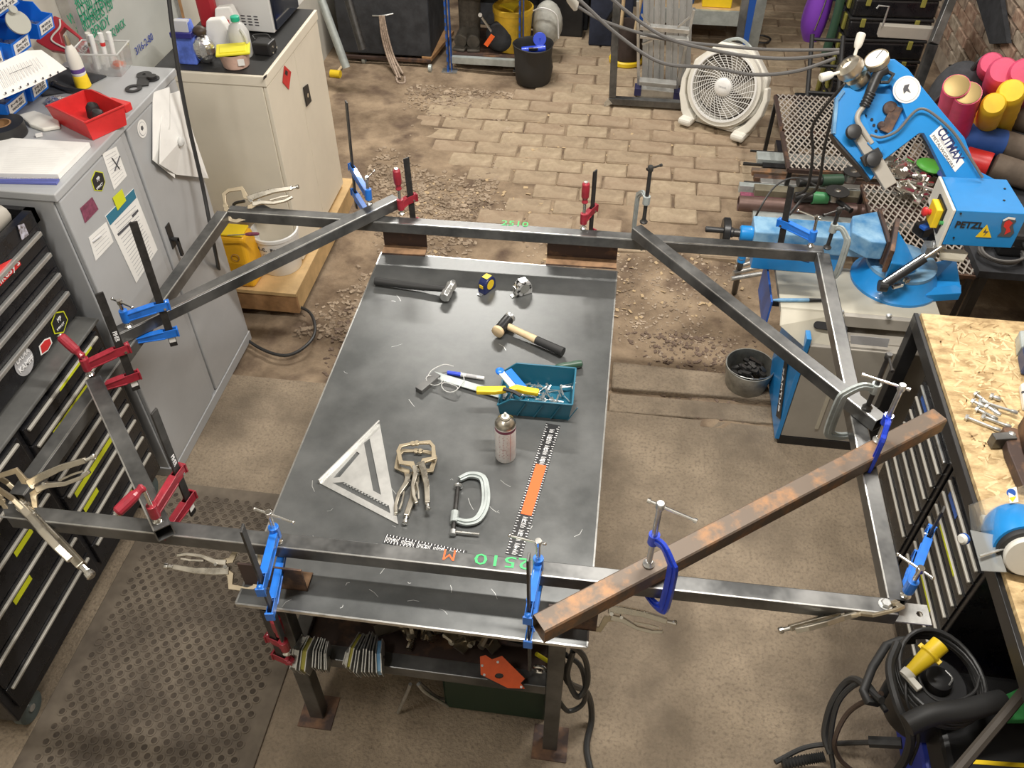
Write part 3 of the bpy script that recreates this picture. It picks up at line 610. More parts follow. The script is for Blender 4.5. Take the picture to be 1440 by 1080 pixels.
for (y0, y1, lab, yl) in ((2.02, 2.46, 'black drawer chest under the bench, nearer the band saw', 0), (1.585, 2.005, 'black drawer chest under the bench, nearer the welder', 1)):
    t = thing('drawer_chest', lab, 'tool chest', (1.5, (y0 + y1) / 2, 0))
    MB().b2((HF, y0, .03), (1.75, y1, .76)).out('body', 'chest', t, world=True, bev=.004)
    zz = [.07, .19, .31, .39, .47, .54, .61, .68, .74]
    for i in range(8):
        d = MB().b2((HF - .006, y0 + .02, zz[i] + .003), (HF + .006, y1 - .02, zz[i + 1] - .003)).out('drawer', 'chest', t, world=True, bev=.002)
        MB().b2((HF - .016, y0 + .03, zz[i + 1] - .019), (HF - .006, y1 - .03, zz[i + 1] - .009)).out('handle', 'strip' if i != 7 or yl else 'zinc', d, world=True, bev=.003)
        if yl and i in (2, 5): MB().b2((HF - .0168, y0 + .10, zz[i + 1] - .0185), (HF - .0162, y1 - .12, zz[i + 1] - .009)).out('label_strip', 'limegreen', d, world=True)
    txt('BLUE', (HF - .008, (y0 + y1) / 2 + .1, .70), -Y_, Z_, .03, 'rack', t, 'badge_letters') if 0 else MB().b2((HF - .0075, y1 - .16, .685), (HF - .0065, y1 - .06, .705)).out('blue_badge', 'rack', t, world=True)
# ================================================================ band saw stand
ss = thing('saw_stand', 'beige sheet metal band saw stand with overhanging chip tray', 'machine stand', (1.1, 2.95, 0))
MB().b2((.865, 2.745, .05), (1.36, 3.16, .60)).out('cabinet', 'saw_grey', ss, world=True, bev=.004)
MB().b2((.86, 2.742, .0), (1.36, 3.17, .05)).out('base_frame', 'blackm', ss, world=True)
MB().b2((.842, 2.74, .03), (.862, 3.17, .64)).out('side_panel', 'sawblue', ss, world=True, bev=.002)
zt = .70
tl = [P(1085, 368, zt), P(1150, 374, zt), P(1290, 380, zt), P(1294, 441, zt), P(1172, 430, zt), P(1093, 427, zt)]
zt_ = [(.715, 3.17), (1.36, 3.17), (1.36, 2.84), (.75, 2.84), (.715, 2.87)]
MB().prism([V((x, y, .675)) for x, y in [(.735, 3.17), (1.38, 3.17), (1.38, 2.86), (.735, 2.86)]], (0, 0, .025)).out('tray_top', 'saw_beige', ss, world=True, bev=.003)
# sloped tray front with its hole, slot and skirt
MB().b2((.700, 2.90, .52), (.708, 3.20, .69)).out('blue_splash_panel', 'rack', ss, world=True); MB().bar((.70, 3.1, .53), (.86, 3.1, .53), .02, .02).out('panel_bracket', 'blackm', ss, world=True)
f0, f1, f2, f3 = V((.735, 2.86, .70)), V((.985, 2.86, .70)), V((.985, 2.745, .60)), V((.80, 2.745, .61))
yy = 2.858
MB().prism([V((.735, yy, .70)), V((.99, yy, .70)), V((.99, 2.748, .59)), V((.86, 2.748, .58)), V((.735, 2.80, .655))], (0, -.002, -.003)).out('tray_slope', 'saw_beige', ss, world=True)
n_ = V((0, -.55, .84)); hc = P(1102, 434, .685)
MB().cyl(hc + n_ * .001 - Z_ * .002, hc + n_ * .004, .012).out('round_hole', 'dark', ss, world=True)
a = P(1150, 457, .665); b = P(1186, 462, .665); q = MB(); q.cyl(a - n_ * .004, a + n_ * .003, .016); q.bar(a, b, .032, .006, n_); q.cyl(b - n_ * .004, b + n_ * .003, .016); q.out('slot', 'dark', ss, world=True)
MB().b2((.99, 2.835, .645), (1.38, 2.86, .70)).out('front_skirt', 'saw_grey', ss, world=True, bev=.002)
MB().b2((.99, 2.79, .60), (1.36, 2.86, .606)).out('chip_tray', 'saw_grey', ss, world=True)
for c in ((1183, 439), (1250, 444)):
    o = PY(*c, 2.835); MB().lathe([(.012, 0), (.012, .006), (.008, .012), (.002, .014)], o, (0, -1, 0), 12).out('bolt', 'zinc', ss, world=True)
o = P(1277, 418, .70); MB().box(o + Z_ * .012, (.02, .02, .024)).out('bolt', 'zinc', ss, world=True)
lp = [PY(*c, 2.744) for c in ((1196, 471), (1251, 476), (1248, 488), (1196, 483))]; MB().prism([p - Y_ * .001 for p in lp], (0, -.001, 0)).out('rating_label', gi, ss, world=True)
MB().b2((1.0, 2.74, .12), (1.015, 2.745, .60)).out('seam', 'saw_beige', ss, world=True)
sq = lambda x, y: PX(x, y, .84)
wv = [sq(1105, 512) , sq(1103, 530), sq(1099, 548), sq(1095, 580)]
MB().prism([sq(1104, 505) - X_ * .002, sq(1108, 512) - X_ * .002, sq(1098, 590) - X_ * .002, sq(1092, 585) - X_ * .002], (-.001, 0, 0)).out('name_plate', 'black', ss, world=True)
txt('CUTMAX', (sq(1104, 512) + sq(1095, 585)) / 2 - X_ * .004, sq(1104, 512) - sq(1095, 585), -Y_, .045, 'sky', ss, 'name_plate_letters', fit=.2)
pen = thing('blue_marker_pen', 'black and blue pen lying on beige saw tray', 'pen', mw=frame(P(1097, 422, .709), P(1160, 422, .709) - P(1097, 422, .709)))
MB().cyl((0, 0, 0), (.12, 0, 0), .008).out('barrel', 'sawblue2', pen, smooth_=True); MB().cyl((.12, 0, 0), (.19, 0, 0), .0085, .006).out('grip', 'black', pen, smooth_=True); MB().cyl((-.03, 0, 0), (0, 0, 0), .004, .008).out('tip', 'sawblue2', pen)
# ================================================================ clamps
def fclamp(bt, bb, pad, lab, col='blue', handle='tommy', top=None, tom=None, fix=None, group=None, barlab=None, hdir=None, gap=.055):
    """bar: bt=(px,py) top, bb=(px,py,z) foot; pad=(px,py,z) seen under the screw; top=(px,py) head of the screw; tom=two pixels of the tommy bar; fix=z of the fixed jaw"""
    B0 = P(*bb); vd = V((B0.x, B0.y, 0)).normalized(); Tp = PP(*bt, B0, vd); d = (Tp - B0).normalized()
    Sp = P(*pad); base = B0 + d * (Sp - B0).dot(d); a = Sp - base; R_ = a.length; a.normalize(); s = d.cross(a)
    t = thing('bar_clamp', lab, 'clamp', mw=frame(B0, a, d), group=group)
    w = lambda x, y, z: B0 + a * x + s * y + d * z
    L = (Tp - B0).length; hz = (Sp - B0).dot(d)
    MB().bar(B0, Tp, .026 if True else 0, .006, s).out('bar', 'bar', t, world=True, bev=.001)
    fixz = hz - gap - .012 if fix is None else fix - B0.z
    # fixed jaw: tapering channel under the work
    def arm(z0, z1, h0, h1, name):
        m = MB()
        for y in (-.0075, .0075): m.prism([w(-.024, y - .0015, z0 - h0 / 2), w(.02, y - .0015, z0 - h0 / 2), w(R_ + .012, y - .0015, z1 - h1 / 2), w(R_ + .012, y - .0015, z1 + h1 / 2), w(.02, y - .0015, z0 + h0 / 2), w(-.024, y - .0015, z0 + h0 / 2)], s * .003)
        m.prism([w(.018, -.006, z0 - h0 * .28), w(R_ + .01, -.006, z1 - h1 * .28), w(R_ + .01, -.006, z1 + h1 * .28), w(.018, -.006, z0 + h0 * .28)], s * .012)
        m.bar(w(.02, 0, z0 + h0 / 2 - .002), w(R_, 0, z1 + h1 / 2 - .002), .022, .005, d); m.bar(w(.02, 0, z0 - h0 / 2 + .002), w(R_, 0, z1 - h1 / 2 + .002), .022, .005, d)
        m.bar(w(-.026, 0, z0 + h0 * .5), w(-.026, 0, z0 - h0 * .5), .024, .006, a)
        return m
    m = arm(fixz, fixz + .004, .034, .02, 'f'); m.cyl(w(R_, 0, fixz), w(R_, 0, fixz + .012), .013, n=12); m.out('fixed_jaw', col, t, world=True, bev=.0015)
    b0 = hz + .045; m = arm(b0 + .008, b0 - .004, .034, .03, 's'); m.cyl(w(R_, 0, b0 - .022), w(R_, 0, b0 + .026), .0145, n=16)
    m.ball(w(-.02, 0, b0 + .022), .009, n=8, m=6); sj = m.out('sliding_jaw', col, t, world=True, bev=.0012)
    MB().cyl(w(-.01, -.0115, b0), w(-.01, .0115, b0), .005, n=8).out('rivet', 'chrome', sj, world=True)
    top_ = w(R_, 0, b0 + .065)
    if top: q = PC(*top, Sp, d); top_ = Sp + d * max(.08, (q - Sp).dot(d))
    MB().cyl(w(R_, 0, hz + .006), top_, .0065, n=12).out('screw', 'chrome', t, world=True, smooth_=True)
    MB().lathe([(.013, 0), (.014, .004), (.010, .007), (.007, .012)], w(R_, 0, hz + .0008), d, 16).out('pad', 'chrome', t, world=True, smooth_=True)
    if handle == 'tommy':
        k = MB(); k.cyl(top_ - d * .012, top_ + d * .006, .0095, n=12); k.out('screw_head', 'chrome', t, world=True, bev=.001)
        n = d
        if tom: p0 = PP(*tom[0], top_, n); p1 = PP(*tom[1], top_, n)
        else: p0 = top_ - s * .04; p1 = top_ + s * .04
        u = (p1 - p0); u = u - d * u.dot(d); c = top_ - d * .003; f = (c - p0).dot(u.normalized()); u.normalize(); ln = (p1 - p0).length
        f = min(max(f, .1 * ln), .9 * ln); p0 = c - u * f; p1 = p0 + u * ln
        q = MB(); q.cyl(p0, p1, .0035, n=8); q.ball(p0, .0055, n=8, m=6); q.ball(p1, .0055, n=8, m=6); q.out('tommy_bar', 'chrome', t, world=True, smooth_=True)
    else:
        hd_ = d
        if hdir: h1 = PP(*hdir, top_, -(top_ - C0).normalized()); hd_ = (h1 - top_).normalized()
        MB().lathe([(.008, 0), (.0135, .006), (.0105, .016), (.011, .022), (.0155, .032), (.0165, .06), (.0155, .088), (.011, .094)], top_ - hd_ * .004, hd_, 12).out('handle', col, t, world=True, bev=.001)
        MB().cyl(top_ + hd_ * .086, top_ + hd_ * .094, .0085, n=12).out('handle_end', 'chrome', t, world=True)
    MB().b2((0, 0, 0), (.001, .001, .001)) if 0 else None
    if barlab:
        c = B0 + d * (barlab[0]); 
        nn = s if s.dot(C0 - B0) > 0 else -s
        if barlab[1]: txt(barlab[1], c + nn * .0034, d.cross(nn) if False else -d, d.cross(nn) * -1 if False else nn.cross(-d), .02, 'sky', t, 'bar_lettering', fit=.04)
        lo = B0 + d * .03 + nn * .0033
        MB().bar(lo - d * .011, lo + d * .011, .022, .0005, nn).out('bar_label', 'paper', t, world=True)
    return t
fclamp((487, 143), (501, 292, .90), (519, 287, ZT2), 'blue bar clamp standing on the back left diagonal brace, beside the cream cupboard', top=(515, 250), tom=((512, 251), (524, 239)))
fclamp((571, 222), (582, 318, .90), (565, 301, RT), 'red bar clamp on the back tube, beside the brace end', 'red', 'grip', top=(561, 266))
fclamp((837, 240), (830, 334, .90), (820, 321, RT), 'red bar clamp on the back tube, nearer the grey brace end at right', 'red', 'grip', top=(823, 285))
fclamp((187, 312), (245, 486, .90), (181, 459, ZT2), 'blue bar clamp on the left brace, standing before the notice sheet', top=(167, 424), tom=((158, 419), (186, 431)), barlab=(.2, ''))
fclamp((139, 412), (192, 548, .90), (127, 527, ZT2), 'red bar clamp at the upper end of the front left brace, by the stickered drawer', 'red', 'grip', top=(117, 503), hdir=(97, 484), barlab=(.24, 'PIHER'))
fclamp((216, 578), (272, 722, .90), (222, 733, ZT2), 'red bar clamp with handle folded sideways above the rubber mat', 'red', 'grip', top=(199, 686), hdir=(165, 720), barlab=(.24, 'PIHER'))
fclamp((340, 742), (398, 898, .75), (391, 762, RT), 'blue bar clamp on the front tube at the left table corner', top=(377, 722), tom=((357, 716), (411, 735)))
fclamp((743, 783), (745, 938, .74), (757, 806, RT), 'blue bar clamp on the front tube beside the orange striped ruler', top=(759, 762), tom=((717, 752), (766, 764)))
fclamp((1113, 262), (1096, 352, .90), (1140, 346, RT), 'blue bar clamp on the back tube in front of the blue saw vise', top=(1148, 305), tom=((1121, 296), (1152, 308)))
fclamp((1327, 716), (1284, 793, .90), (1273, 838, RT), 'blue bar clamp on the front right frame corner before the drawer chests', top=(1300, 803), tom=((1262, 780), (1311, 813)))
fclamp((370, 858), (396, 926, .52), (404, 918, .58), 'red bar clamp hanging below the table top on the left table leg', 'red', 'grip', gap=.04)
def gclamp(pad, top, boss, dirv, t_, lab, col='castgrey', tom=None, gap=.105, thick=.016, wid=.022, screwm='bar', word=None):
    Sp = P(*pad); d = Z_; a = V((dirv[0], dirv[1], 0)).normalized(); s = d.cross(a)
    hb = (PC(*boss, Sp, d) - Sp).z; ht = (PC(*top, Sp, d) - Sp).z
    t = thing('g_clamp', lab, 'clamp', mw=frame(Sp - d * gap, a, d))
    w = lambda x, z: Sp + a * x + d * z
    lo = -gap - .012
    pts = [w(.006, hb), w(t_ * .55, hb + .012), w(t_ + .002, hb - .012), w(t_ + .014, hb - .04), w(t_ + .014, lo + .04), w(t_ + .002, lo + .006), w(t_ * .55, lo - .008), w(-.014, lo)]
    pts = smooth(pts, 4); ws = [wid * (.8 + .35 * sin(pi * i / (len(pts) - 1))) for i in range(len(pts))]
    m = MB(); m.ribbon(pts, ws, thick * .55, s); m.ribbon(pts, wid * .35, thick, s); m.cyl(w(0, hb - .018), w(0, hb + .018), .0145, n=16); m.cyl(w(0, lo), w(0, lo + .0105), .014, n=12)
    m.out('c_body', col, t, world=True, bev=.001, smooth_=False)
    MB().cyl(w(0, .008), w(0, ht), .0078, n=12).out('screw', screwm, t, world=True, smooth_=True)
    MB().lathe([(.015, 0), (.016, .005), (.011, .010), (.009, .016)], w(0, .0008), d, 16).out('swivel_pad', screwm, t, world=True, smooth_=True)
    T_ = w(0, ht - .006); MB().lathe([(.010, -.012), (.0115, -.008), (.0115, .006), (.009, .010)], T_, d, 12).out('screw_head', screwm, t, world=True, smooth_=True)
    p0, p1 = (PP(*tom[0], T_, d), PP(*tom[1], T_, d)) if tom else (T_ - a * .04, T_ + a * .04)
    u = (p1 - p0); ln = u.length; u.normalize(); f = min(max((T_ - p0).dot(u), 0.06 * ln), .94 * ln); p0 = T_ - u * f; p1 = p0 + u * ln
    q = MB(); q.cyl(p0, p1, .004, n=8); q.cyl(p0, p0 + u * .008, .006, n=8); q.cyl(p1 - u * .008, p1, .006, n=8); q.out('tommy_bar', 'chrome' if screwm != 'bar' else screwm, t, world=True)
    if word: txt(word, w(t_ + .014, (hb + lo) / 2) + (s if s.dot(C0 - Sp) > 0 else -s) * thick * .52, d, a, .016, 'castgrey', t, 'cast_letters', fit=.07)
    return t
gclamp((905, 313, ZT2), (908, 234), (907, 281), (-.45, .9), .06, 'pale grey G clamp standing upright on the back end of the right diagonal brace', tom=((906, 235), (927, 229)))
gclamp((912, 794, RT + .0585), (925, 708), (918, 757), (.62, -.78), .07, 'deep blue G clamp gripping rusty tube onto the front tube', 'dblue', tom=((908, 708), (978, 738)), wid=.028, screwm='zinc')
gclamp((1219, 574, ZT2), (1245, 497), (1232, 546), (-.97, -.25), .085, 'big grey G clamp on the right brace end, over the saw stand', tom=((1244, 497), (1250, 522)), wid=.03, word='IRWIN' if 0 else None)
gclamp((1234, 620, RT + .0585), (1266, 541), (1248, 590), (-.25, -.97), .05, 'deep blue G clamp seen edge-on across upper end of rusty tube', 'dblue', tom=((1212, 526), (1280, 548)), wid=.028, screwm='zinc', gap=.13)
gclamp((1163, 349, RT), (1179, 293), (1170, 320), (.8, -.6), .055, 'grey G clamp at the back right frame corner before the blue saw', tom=((1158, 303), (1187, 293)))
# ---- locking C clamps
def lock_proto():
    t = thing('locking_clamp', '', 'clamp'); j = MB()
    j.ribbon([(0, .012, 0), (-.018, .022, 0), (-.024, .056, 0), (-.075, .060, 0), (-.096, .050, 0), (-.100, .010, 0)], [.016, .018, .014, .013, .013, .010], .008, Z_); j.cyl((-.100, .006, -.004), (-.100, .006, .004), .010, n=10); j.out('upper_jaw', 'champagne', t, bev=.001)
    j = MB(); j.ribbon([(.02, -.012, 0), (-.012, -.020, 0), (-.024, -.056, 0), (-.075, -.060, 0), (-.096, -.050, 0), (-.100, -.012, 0)], [.014, .018, .014, .013, .013, .010], .007, Z_); j.cyl((-.100, -.008, -.004), (-.100, -.008, .004), .010, n=10); j.out('lower_jaw', 'champagne', t, bev=.001)
    h = MB(); h.ribbon([(-.012, .010, 0), (.03, .016, 0), (.09, .019, 0), (.16, .013, 0)], [.024, .022, .018, .016], .015, Z_); h.out('fixed_handle', 'nickel', t, bev=.002)
    h = MB(); h.ribbon([(.0, -.012, 0), (.035, -.012, 0), (.08, -.026, 0), (.125, -.027, 0), (.155, -.020, 0)], [.018, .016, .012, .011, .010], .013, Z_); h.out('grip_lever', 'nickel', t, bev=.002)
    h = MB(); h.ribbon([(.07, -.012, 0), (.11, -.010, 0), (.14, -.012, 0)], .005, .009, Z_); h.out('release_lever', 'nickel', t)
    h = MB(); h.cyl((.158, .013, 0), (.178, .013, 0), .0055, n=10); h.lathe([(.008, 0), (.0085, .004), (.0085, .010), (.006, .012)], (.176, .013, 0), (1, 0, 0), 12); h.out('adjusting_screw', 'chrome', t)
    h = MB(); h.cyl((0, 0, -.010), (0, 0, .010), .006, n=10); h.cyl((.03, -.004, -.009), (.03, -.004, .009), .005, n=10); h.out('pivot_pins', 'chrome', t)
    return t
LK = None
def lock(o, tip, nrm, lab, sc=None):
    global LK
    O = P(*o) if len(o) == 3 else V(o); Tq = P(*tip); m = frame(O, Tq - O, nrm); s = sc or (Tq - O).length / .175
    m = m @ Matrix.Scale(s, 4)
    if LK is None: LK = lock_proto(); LK.matrix_world = m; LK['label'] = lab; return LK
    return dup(LK, m, lab)
lock((48, 683, 1.03), (131, 650, 1.08), (.35, -.75, .65), 'locking clamp gripping the frame\'s far left corner, handles pointing to the drawer pulls')
lock((32, 712, 1.01), (118, 802, .95), (.8, .75, .25), 'locking clamp with bright handles hanging toward the floor at the far left frame corner')
lock((318, 797, .85), (238, 790, .85), (0, -.5, .85), 'locking clamp reaching out over the rubber mat at left table edge')
lock((860, 862, .85), (944, 881, .84), (.1, -.75, .65), 'locking clamp with handles under the deep blue G clamp at table edge')
lock((1202, 862, .965), (1104, 887, .93), (-.1, -.75, -.65), 'locking clamp with bright handles at the front right frame corner')
lock((354, 283, 1.0), (417, 268, 1.03), (0, -.75, .65), 'locking clamp gripping back left frame corner above the paint bucket')
lock((580, 668, TZ + .012), (564, 731, TZ + .012), (0, 0, 1), 'lower locking clamp of the crossed pair lying on steel table')
lock((588, 655, TZ + .034), (596, 714, TZ + .030), (0, .05, 1), 'upper locking clamp of the crossed pair lying on steel table')
# ================================================================ tools lying on the table
def onT(x, y, h=0.): return P(x, y, TZ + .0008 + h)
def lay(name, lab, cat, a, b, h=0.): A = onT(*a, h); B = onT(*b, h); return thing(name, lab, cat, mw=frame(A, B - A)), (B - A).length
# sledge hammer
t, L = lay('lump_hammer', 'black handled steel lump hammer lying at the back of the table', 'hammer', (527, 392), (634, 407), .03)
MB().tube([(0, 0, -.010), (L * .5, 0, -.010), (L - .02, 0, -.002)], .015, 12, sub=3, rs=lambda t: .0165 - .004 * t).out('handle', 'rubber', t, smooth_=True)
hm = MB(); hm.lathe([(.018, -.055), (.022, -.050), (.022, -.02), (.019, -.012), (.019, .012), (.022, .02), (.022, .030), (.010, .056)], (L - .008, 0, -.003), (.08, 1, 0), 8); hm.out('head', 'zinc', t, bev=.002)
# tape measures
def tape(c, ang, body, face, lab, pat=None):
    t = thing('tape_measure', lab, 'tape measure', onT(*c), ang)
    prof = [(.034 * cos(a), .034 * sin(a)) for a in [i * pi / 10 for i in range(0, 11)]] + [(-.036, -.030), (.034, -.030)]
    MB().prism([(x, -.018, y + .031) for x, y in prof], (0, .036, 0)).out('case', body, t, bev=.003)
    MB().cyl((0, -.0185, .033), (0, -.0195, .033), .021, n=20).out('face_label', face, t); MB().cyl((0, .0185, .033), (0, .0195, .033), .021, n=20).out('face_label', face, t)
    MB().box((0, 0, .0655), (.03, .026, .001)).out('top_label', face, t); MB().box((-.0365, 0, .035), (.002, .018, .014)).out('lock_button', face, t)
    MB().b2((-.052, -.010, .001), (-.036, .010, .003)).out('hook', 'zinc', t); return t
tape((685, 407), RAD(60), mat('navy', (.012, .02, .10), .4), 'yellow', 'navy and yellow tape measure standing on the table')
tape((735, 412), RAD(35), mat('silver_case', (.03, .03, .03), .3, .6, .1, 45, col2=(.75, .75, .75), lo=.42, hi=.5), 'chrome', 'silver and black patterned tape measure standing on the table')
# mallet hammer
t, L = lay('ball_hammer', 'hammer with dark head, pale wooden neck and black grip near the green screwdriver', 'hammer', (792, 495), (709, 458), .022)
MB().tube([(0, 0, 0), (.02, 0, 0), (L * .45, 0, 0)], .017, 12, sub=3, rs=lambda t: .0175 - .002 * t).out('grip', 'rubber', t, smooth_=True)
MB().tube([(L * .45, 0, 0), (L * .6, 0, .002), (L, 0, .006)], .015, 12, sub=3, rs=lambda t: .0155 - .0035 * t if t < .7 else .013).out('neck', 'wood', t, smooth_=True)
MB().lathe([(.018, -.035), (.022, -.03), (.022, .025), (.019, .04)], (L, 0, .008), (-.1, 1, 0), 16).out('head', 'blackm', t, smooth_=True)
MB().lathe([(.019, .0), (.024, .004), (.024, .016), (.018, .020)], V((L, 0, .008)) + V((-.1, 1, 0)).normalized() * .038, (-.1, 1, 0), 16).out('brass_face', 'wood', t, smooth_=True)
MB().lathe([(.018, 0), (.022, .004), (.022, .014), (.017, .018)], V((L, 0, .008)) - V((-.1, 1, 0)).normalized() * .033, (.1, -1, 0), 16).out('nylon_face', 'zinc', t, smooth_=True)
# screwdriver
t, L = lay('screwdriver', 'screwdriver with dark green handle behind the teal bin', 'screwdriver', (819, 511), (750, 521), .014)
MB().lathe([(.006, 0), (.014, .004), (.015, .02), (.0125, .045), (.014, .07), (.011, .095), (.008, .10)], (0, 0, 0), (1, 0, 0), 10).out('handle', 'dgreen', t, smooth_=True)
MB().cyl((.10, 0, 0), (.185, 0, -.008), .0035, n=8).out('blade', 'chrome', t)
# teal bin and its contents
c0, c1, c2, c3 = onT(700, 592), onT(797, 601), onT(803, 523), onT(716, 516)
bo = (c0 + c1 + c2 + c3) / 4; bt_ = thing('parts_bin', 'teal plastic open fronted parts bin holding clamps on the table', 'bin', mw=frame(P(752, 578, TZ), P(797, 585, TZ) - P(706, 577, TZ)))
bw, bdp, bh = .25, .15, .085
x0b, x1b, y0b, y1b = -.118, .118, -.028, .130
def binmesh(x0, x1, y0, y1, h, wl=.003, lipcut=.55, fl=.006):
    m = MB(); e = .010
    m.prism([(x0, y0, 0), (x1, y0, 0), (x1, y1, 0), (x0, y1, 0)], (0, 0, .003))
    o = lambda x, y, z: V((x + (e if x > (x0 + x1) / 2 else -e) * z / h, y + (e if y > (y0 + y1) / 2 else -e) * z / h, z))
    hl = h * lipcut
    m.prism([o(x0, y0, 0), o(x1, y0, 0), o(x1, y0, h), o(x0 + .05, y0, h), o(x0, y0, hl)], (0, wl, 0))
    m.prism([o(x0, y1, 0), o(x1, y1, 0), o(x1, y1, h), o(x0 + .05, y1, h), o(x0, y1, hl)], (0, -wl, 0))
    m.prism([o(x1, y0, 0), o(x1, y1, 0), o(x1, y1, h), o(x1, y0, h)], (-wl, 0, 0))
    m.prism([o(x0, y0, 0), o(x0, y1, 0), o(x0, y1, hl), o(x0, y0, hl)], (wl, 0, 0))
    rim = [o(x0 + .05, y0, h), o(x1, y0, h), o(x1, y1, h), o(x0 + .05, y1, h)]
    for p, q in zip(rim, rim[1:]): m.bar(p, q, fl, fl)
    for p, q in ((o(x0, y0, hl), rim[0]), (o(x0, y1, hl), rim[3]), (o(x0, y0, hl), o(x0, y1, hl))): m.bar(p, q, fl, fl)
    return m
binmesh(x0b, x1b, y0b, y1b, bh).out('bin_shell', 'teal', bt_, bev=.0008)
q = MB()
for i in range(4): xx = x0b + .06 + i * .058; q.bar((xx, y0b - .005, .004), (xx + .03, y0b - .0115, .075), .003, .003)
q.out('ribs', 'teal', bt_)
W = lambda x, y, z: WM[bt_.name] @ V((x, y, z))
# yellow spring clamp and blue marker pens inside
t = thing('spring_clamp', 'yellow and blue handled clamp lying across the teal bin rim', 'clamp', mw=frame(P(670, 549, TZ + .10), P(770, 552, TZ + .10) - P(670, 549, TZ + .10)))
MB().ribbon([(0, 0, 0), (.06, .002, 0), (.10, .008, 0)], [.026, .028, .022], .018, Z_).out('handle', 'yellow', t, bev=.004); MB().ribbon([(.112, .004, 0), (.135, .016, 0), (.16, .008, 0), (.21, -.002, 0)], [.02, .022, .024, .022], .018, Z_).out('handle', 'yellow', t, bev=.004)
MB().ribbon([(.09, .0, .012), (.125, -.012, .012), (.15, -.03, .012)], .012, .006, Z_).out('spring', 'black', t)
t = thing('spray_trigger', 'white and blue plastic strap rising from the teal bin', 'clamp', mw=frame(P(703, 522, TZ + .11), P(735, 560, TZ + .08) - P(703, 522, TZ + .11)))
MB().box((.05, 0, 0), (.11, .022, .008)).out('white_arm', 'white', t, bev=.002); MB().box((.055, .028, -.004), (.09, .028, .010)).out('blue_arm', 'binblue', t, bev=.002)
MB().ball((.0, 0, 0), .016, (1, 1, .5)).out('tip', 'binblue', t, smooth_=True)
t = thing('loose_parts', 'clutter of small metal parts and wires in the teal bin', 'small parts', mw=WM[bt_.name] @ Matrix.Translation((0.02, .05, .0035)))
q = MB()
for _ in range(70):
    c = V((random.uniform(-.11, .085), random.uniform(-.060, .062), random.uniform(.002, .03))); u = V((random.gauss(0, 1), random.gauss(0, 1), random.gauss(0, .3))).normalized() * random.uniform(.008, .03)
    q.cyl(c - u, c + u, random.uniform(.0012, .004), n=5)
q.out('fasteners', 'zinc', t, kind='stuff')
# blue marker, steel square, safety glasses
t, L = lay('marker_pen', 'white marker pen with blue cap beside the steel square', 'pen', (630, 524), (681, 532), .008)
MB().cyl((L * .34, 0, 0), (L, 0, 0), .0075, .0062, 12).out('barrel', 'white', t, smooth_=True); MB().cyl((-.002, 0, 0), (L * .36, 0, 0), .0078, .0086, 12).out('cap', 'dblue', t, smooth_=True)
MB().cyl((L * .5, 0, 0), (L * .8, 0, 0), .0077, n=12).out('print_band', gi, t)
t, L = lay('try_square', 'steel try square with thick stock lying left of the teal bin', 'square', (612, 530), (712, 560), .0)
MB().b2((-.01, -.016, .006), (L, .016, .010)).out('blade', 'castgrey', t, bev=.0005)
a = WM[t.name].inverted() @ onT(585, 556); u = a.normalized(); MB().bar(V((.008, .004, .009)), V((u.x * .095, u.y * .095, .009)), .030, .018).out('stock', 'steel', t, bev=.001)
t = thing('safety_glasses', 'clear safety glasses lying over the steel square', 'glasses', onT(622, 540, .012), RAD(-20))
q = MB()
for c in ((-.032, -.002), (.034, -.006)):
    q.tube([(c[0] + .031 * cos(k * pi / 8), c[1] + .020 * sin(k * pi / 8), .005 + .004 * cos(k * pi / 4)) for k in range(16)], .0014, 6, closed=True)
q.tube([(-.005, .005, .008), (0, .012, .010), (.005, .005, .008)], .0014, 6)
q.out('rims', 'clear' if 0 else 'milky', t, smooth_=True)
q = MB()
for c in ((-.032, -.002), (.034, -.006)): q.prism([(c[0] + .030 * cos(k * pi / 6), c[1] + .019 * sin(k * pi / 6), .005) for k in range(12)], (0, 0, .0012))
q.out('lenses', mat('lens', (.95, .95, .95), .08, 0, trans=.95, alpha=.25), t)
q = MB(); q.tube([(-.062, 0, .006), (-.066, .04, .006), (-.045, .085, .004), (-.01, .095, .003)], .0016, 6, sub=4); q.tube([(.064, 0, .006), (.06, .05, .006), (.03, .08, .004)], .0016, 6, sub=4); q.out('temple_arms', 'milky', t, smooth_=True)
# spray can
cp_ = onT(711, 652); t = thing('spray_can', 'white and cream aerosol spray can standing on the table', 'spray can', onT(711, 641))
MB().lathe([(.0325, 0), (.0335, .003), (.0335, .152), (.0325, .156)], n=28).out('can', mat('can_print', (.74, .70, .68), .3, 0, .08, 40, col2=(.80, .77, .74)), t, smooth_=True)
MB().lathe([(.0335, .154), (.034, .157), (.033, .162), (.028, .172), (.016, .180), (.015, .184)], n=28).out('dome', 'nickel', t, smooth_=True)
MB().lathe([(.012, .182), (.013, .186), (.012, .190), (.0045, .191), (.0045, .202), (.003, .205)], n=16).out('valve', 'offwhite', t, smooth_=True)
MB().lathe([(.0337, .138), (.0337, .150)], n=28, cap=False).out('red_band', 'maroon', t, smooth_=True)
q = MB()
for i in range(14):
    z = .128 - i * .008; w0 = random.uniform(-.55, -.45); w1 = random.uniform(.1, .5)
    q._m([V((.0338 * sin(a), -.0338 * cos(a), z + dz_)) for a in (w0, (w0 + w1) / 2, w1) for dz_ in (0, .0022)], [(0, 2, 3, 1), (2, 4, 5, 3)])
q.out('printed_lines', mat('can_ink', (.45, .20, .20), .6), t, kind='stuff')
q = MB()._m([V((.0338 * sin(.62 + k * .03), -.0338 * cos(.62 + k * .03), z)) for k in (0, 1) for z in (.01, .14)], [(0, 2, 3, 1)]); q.out('printed_stripe', 'brightred', t)
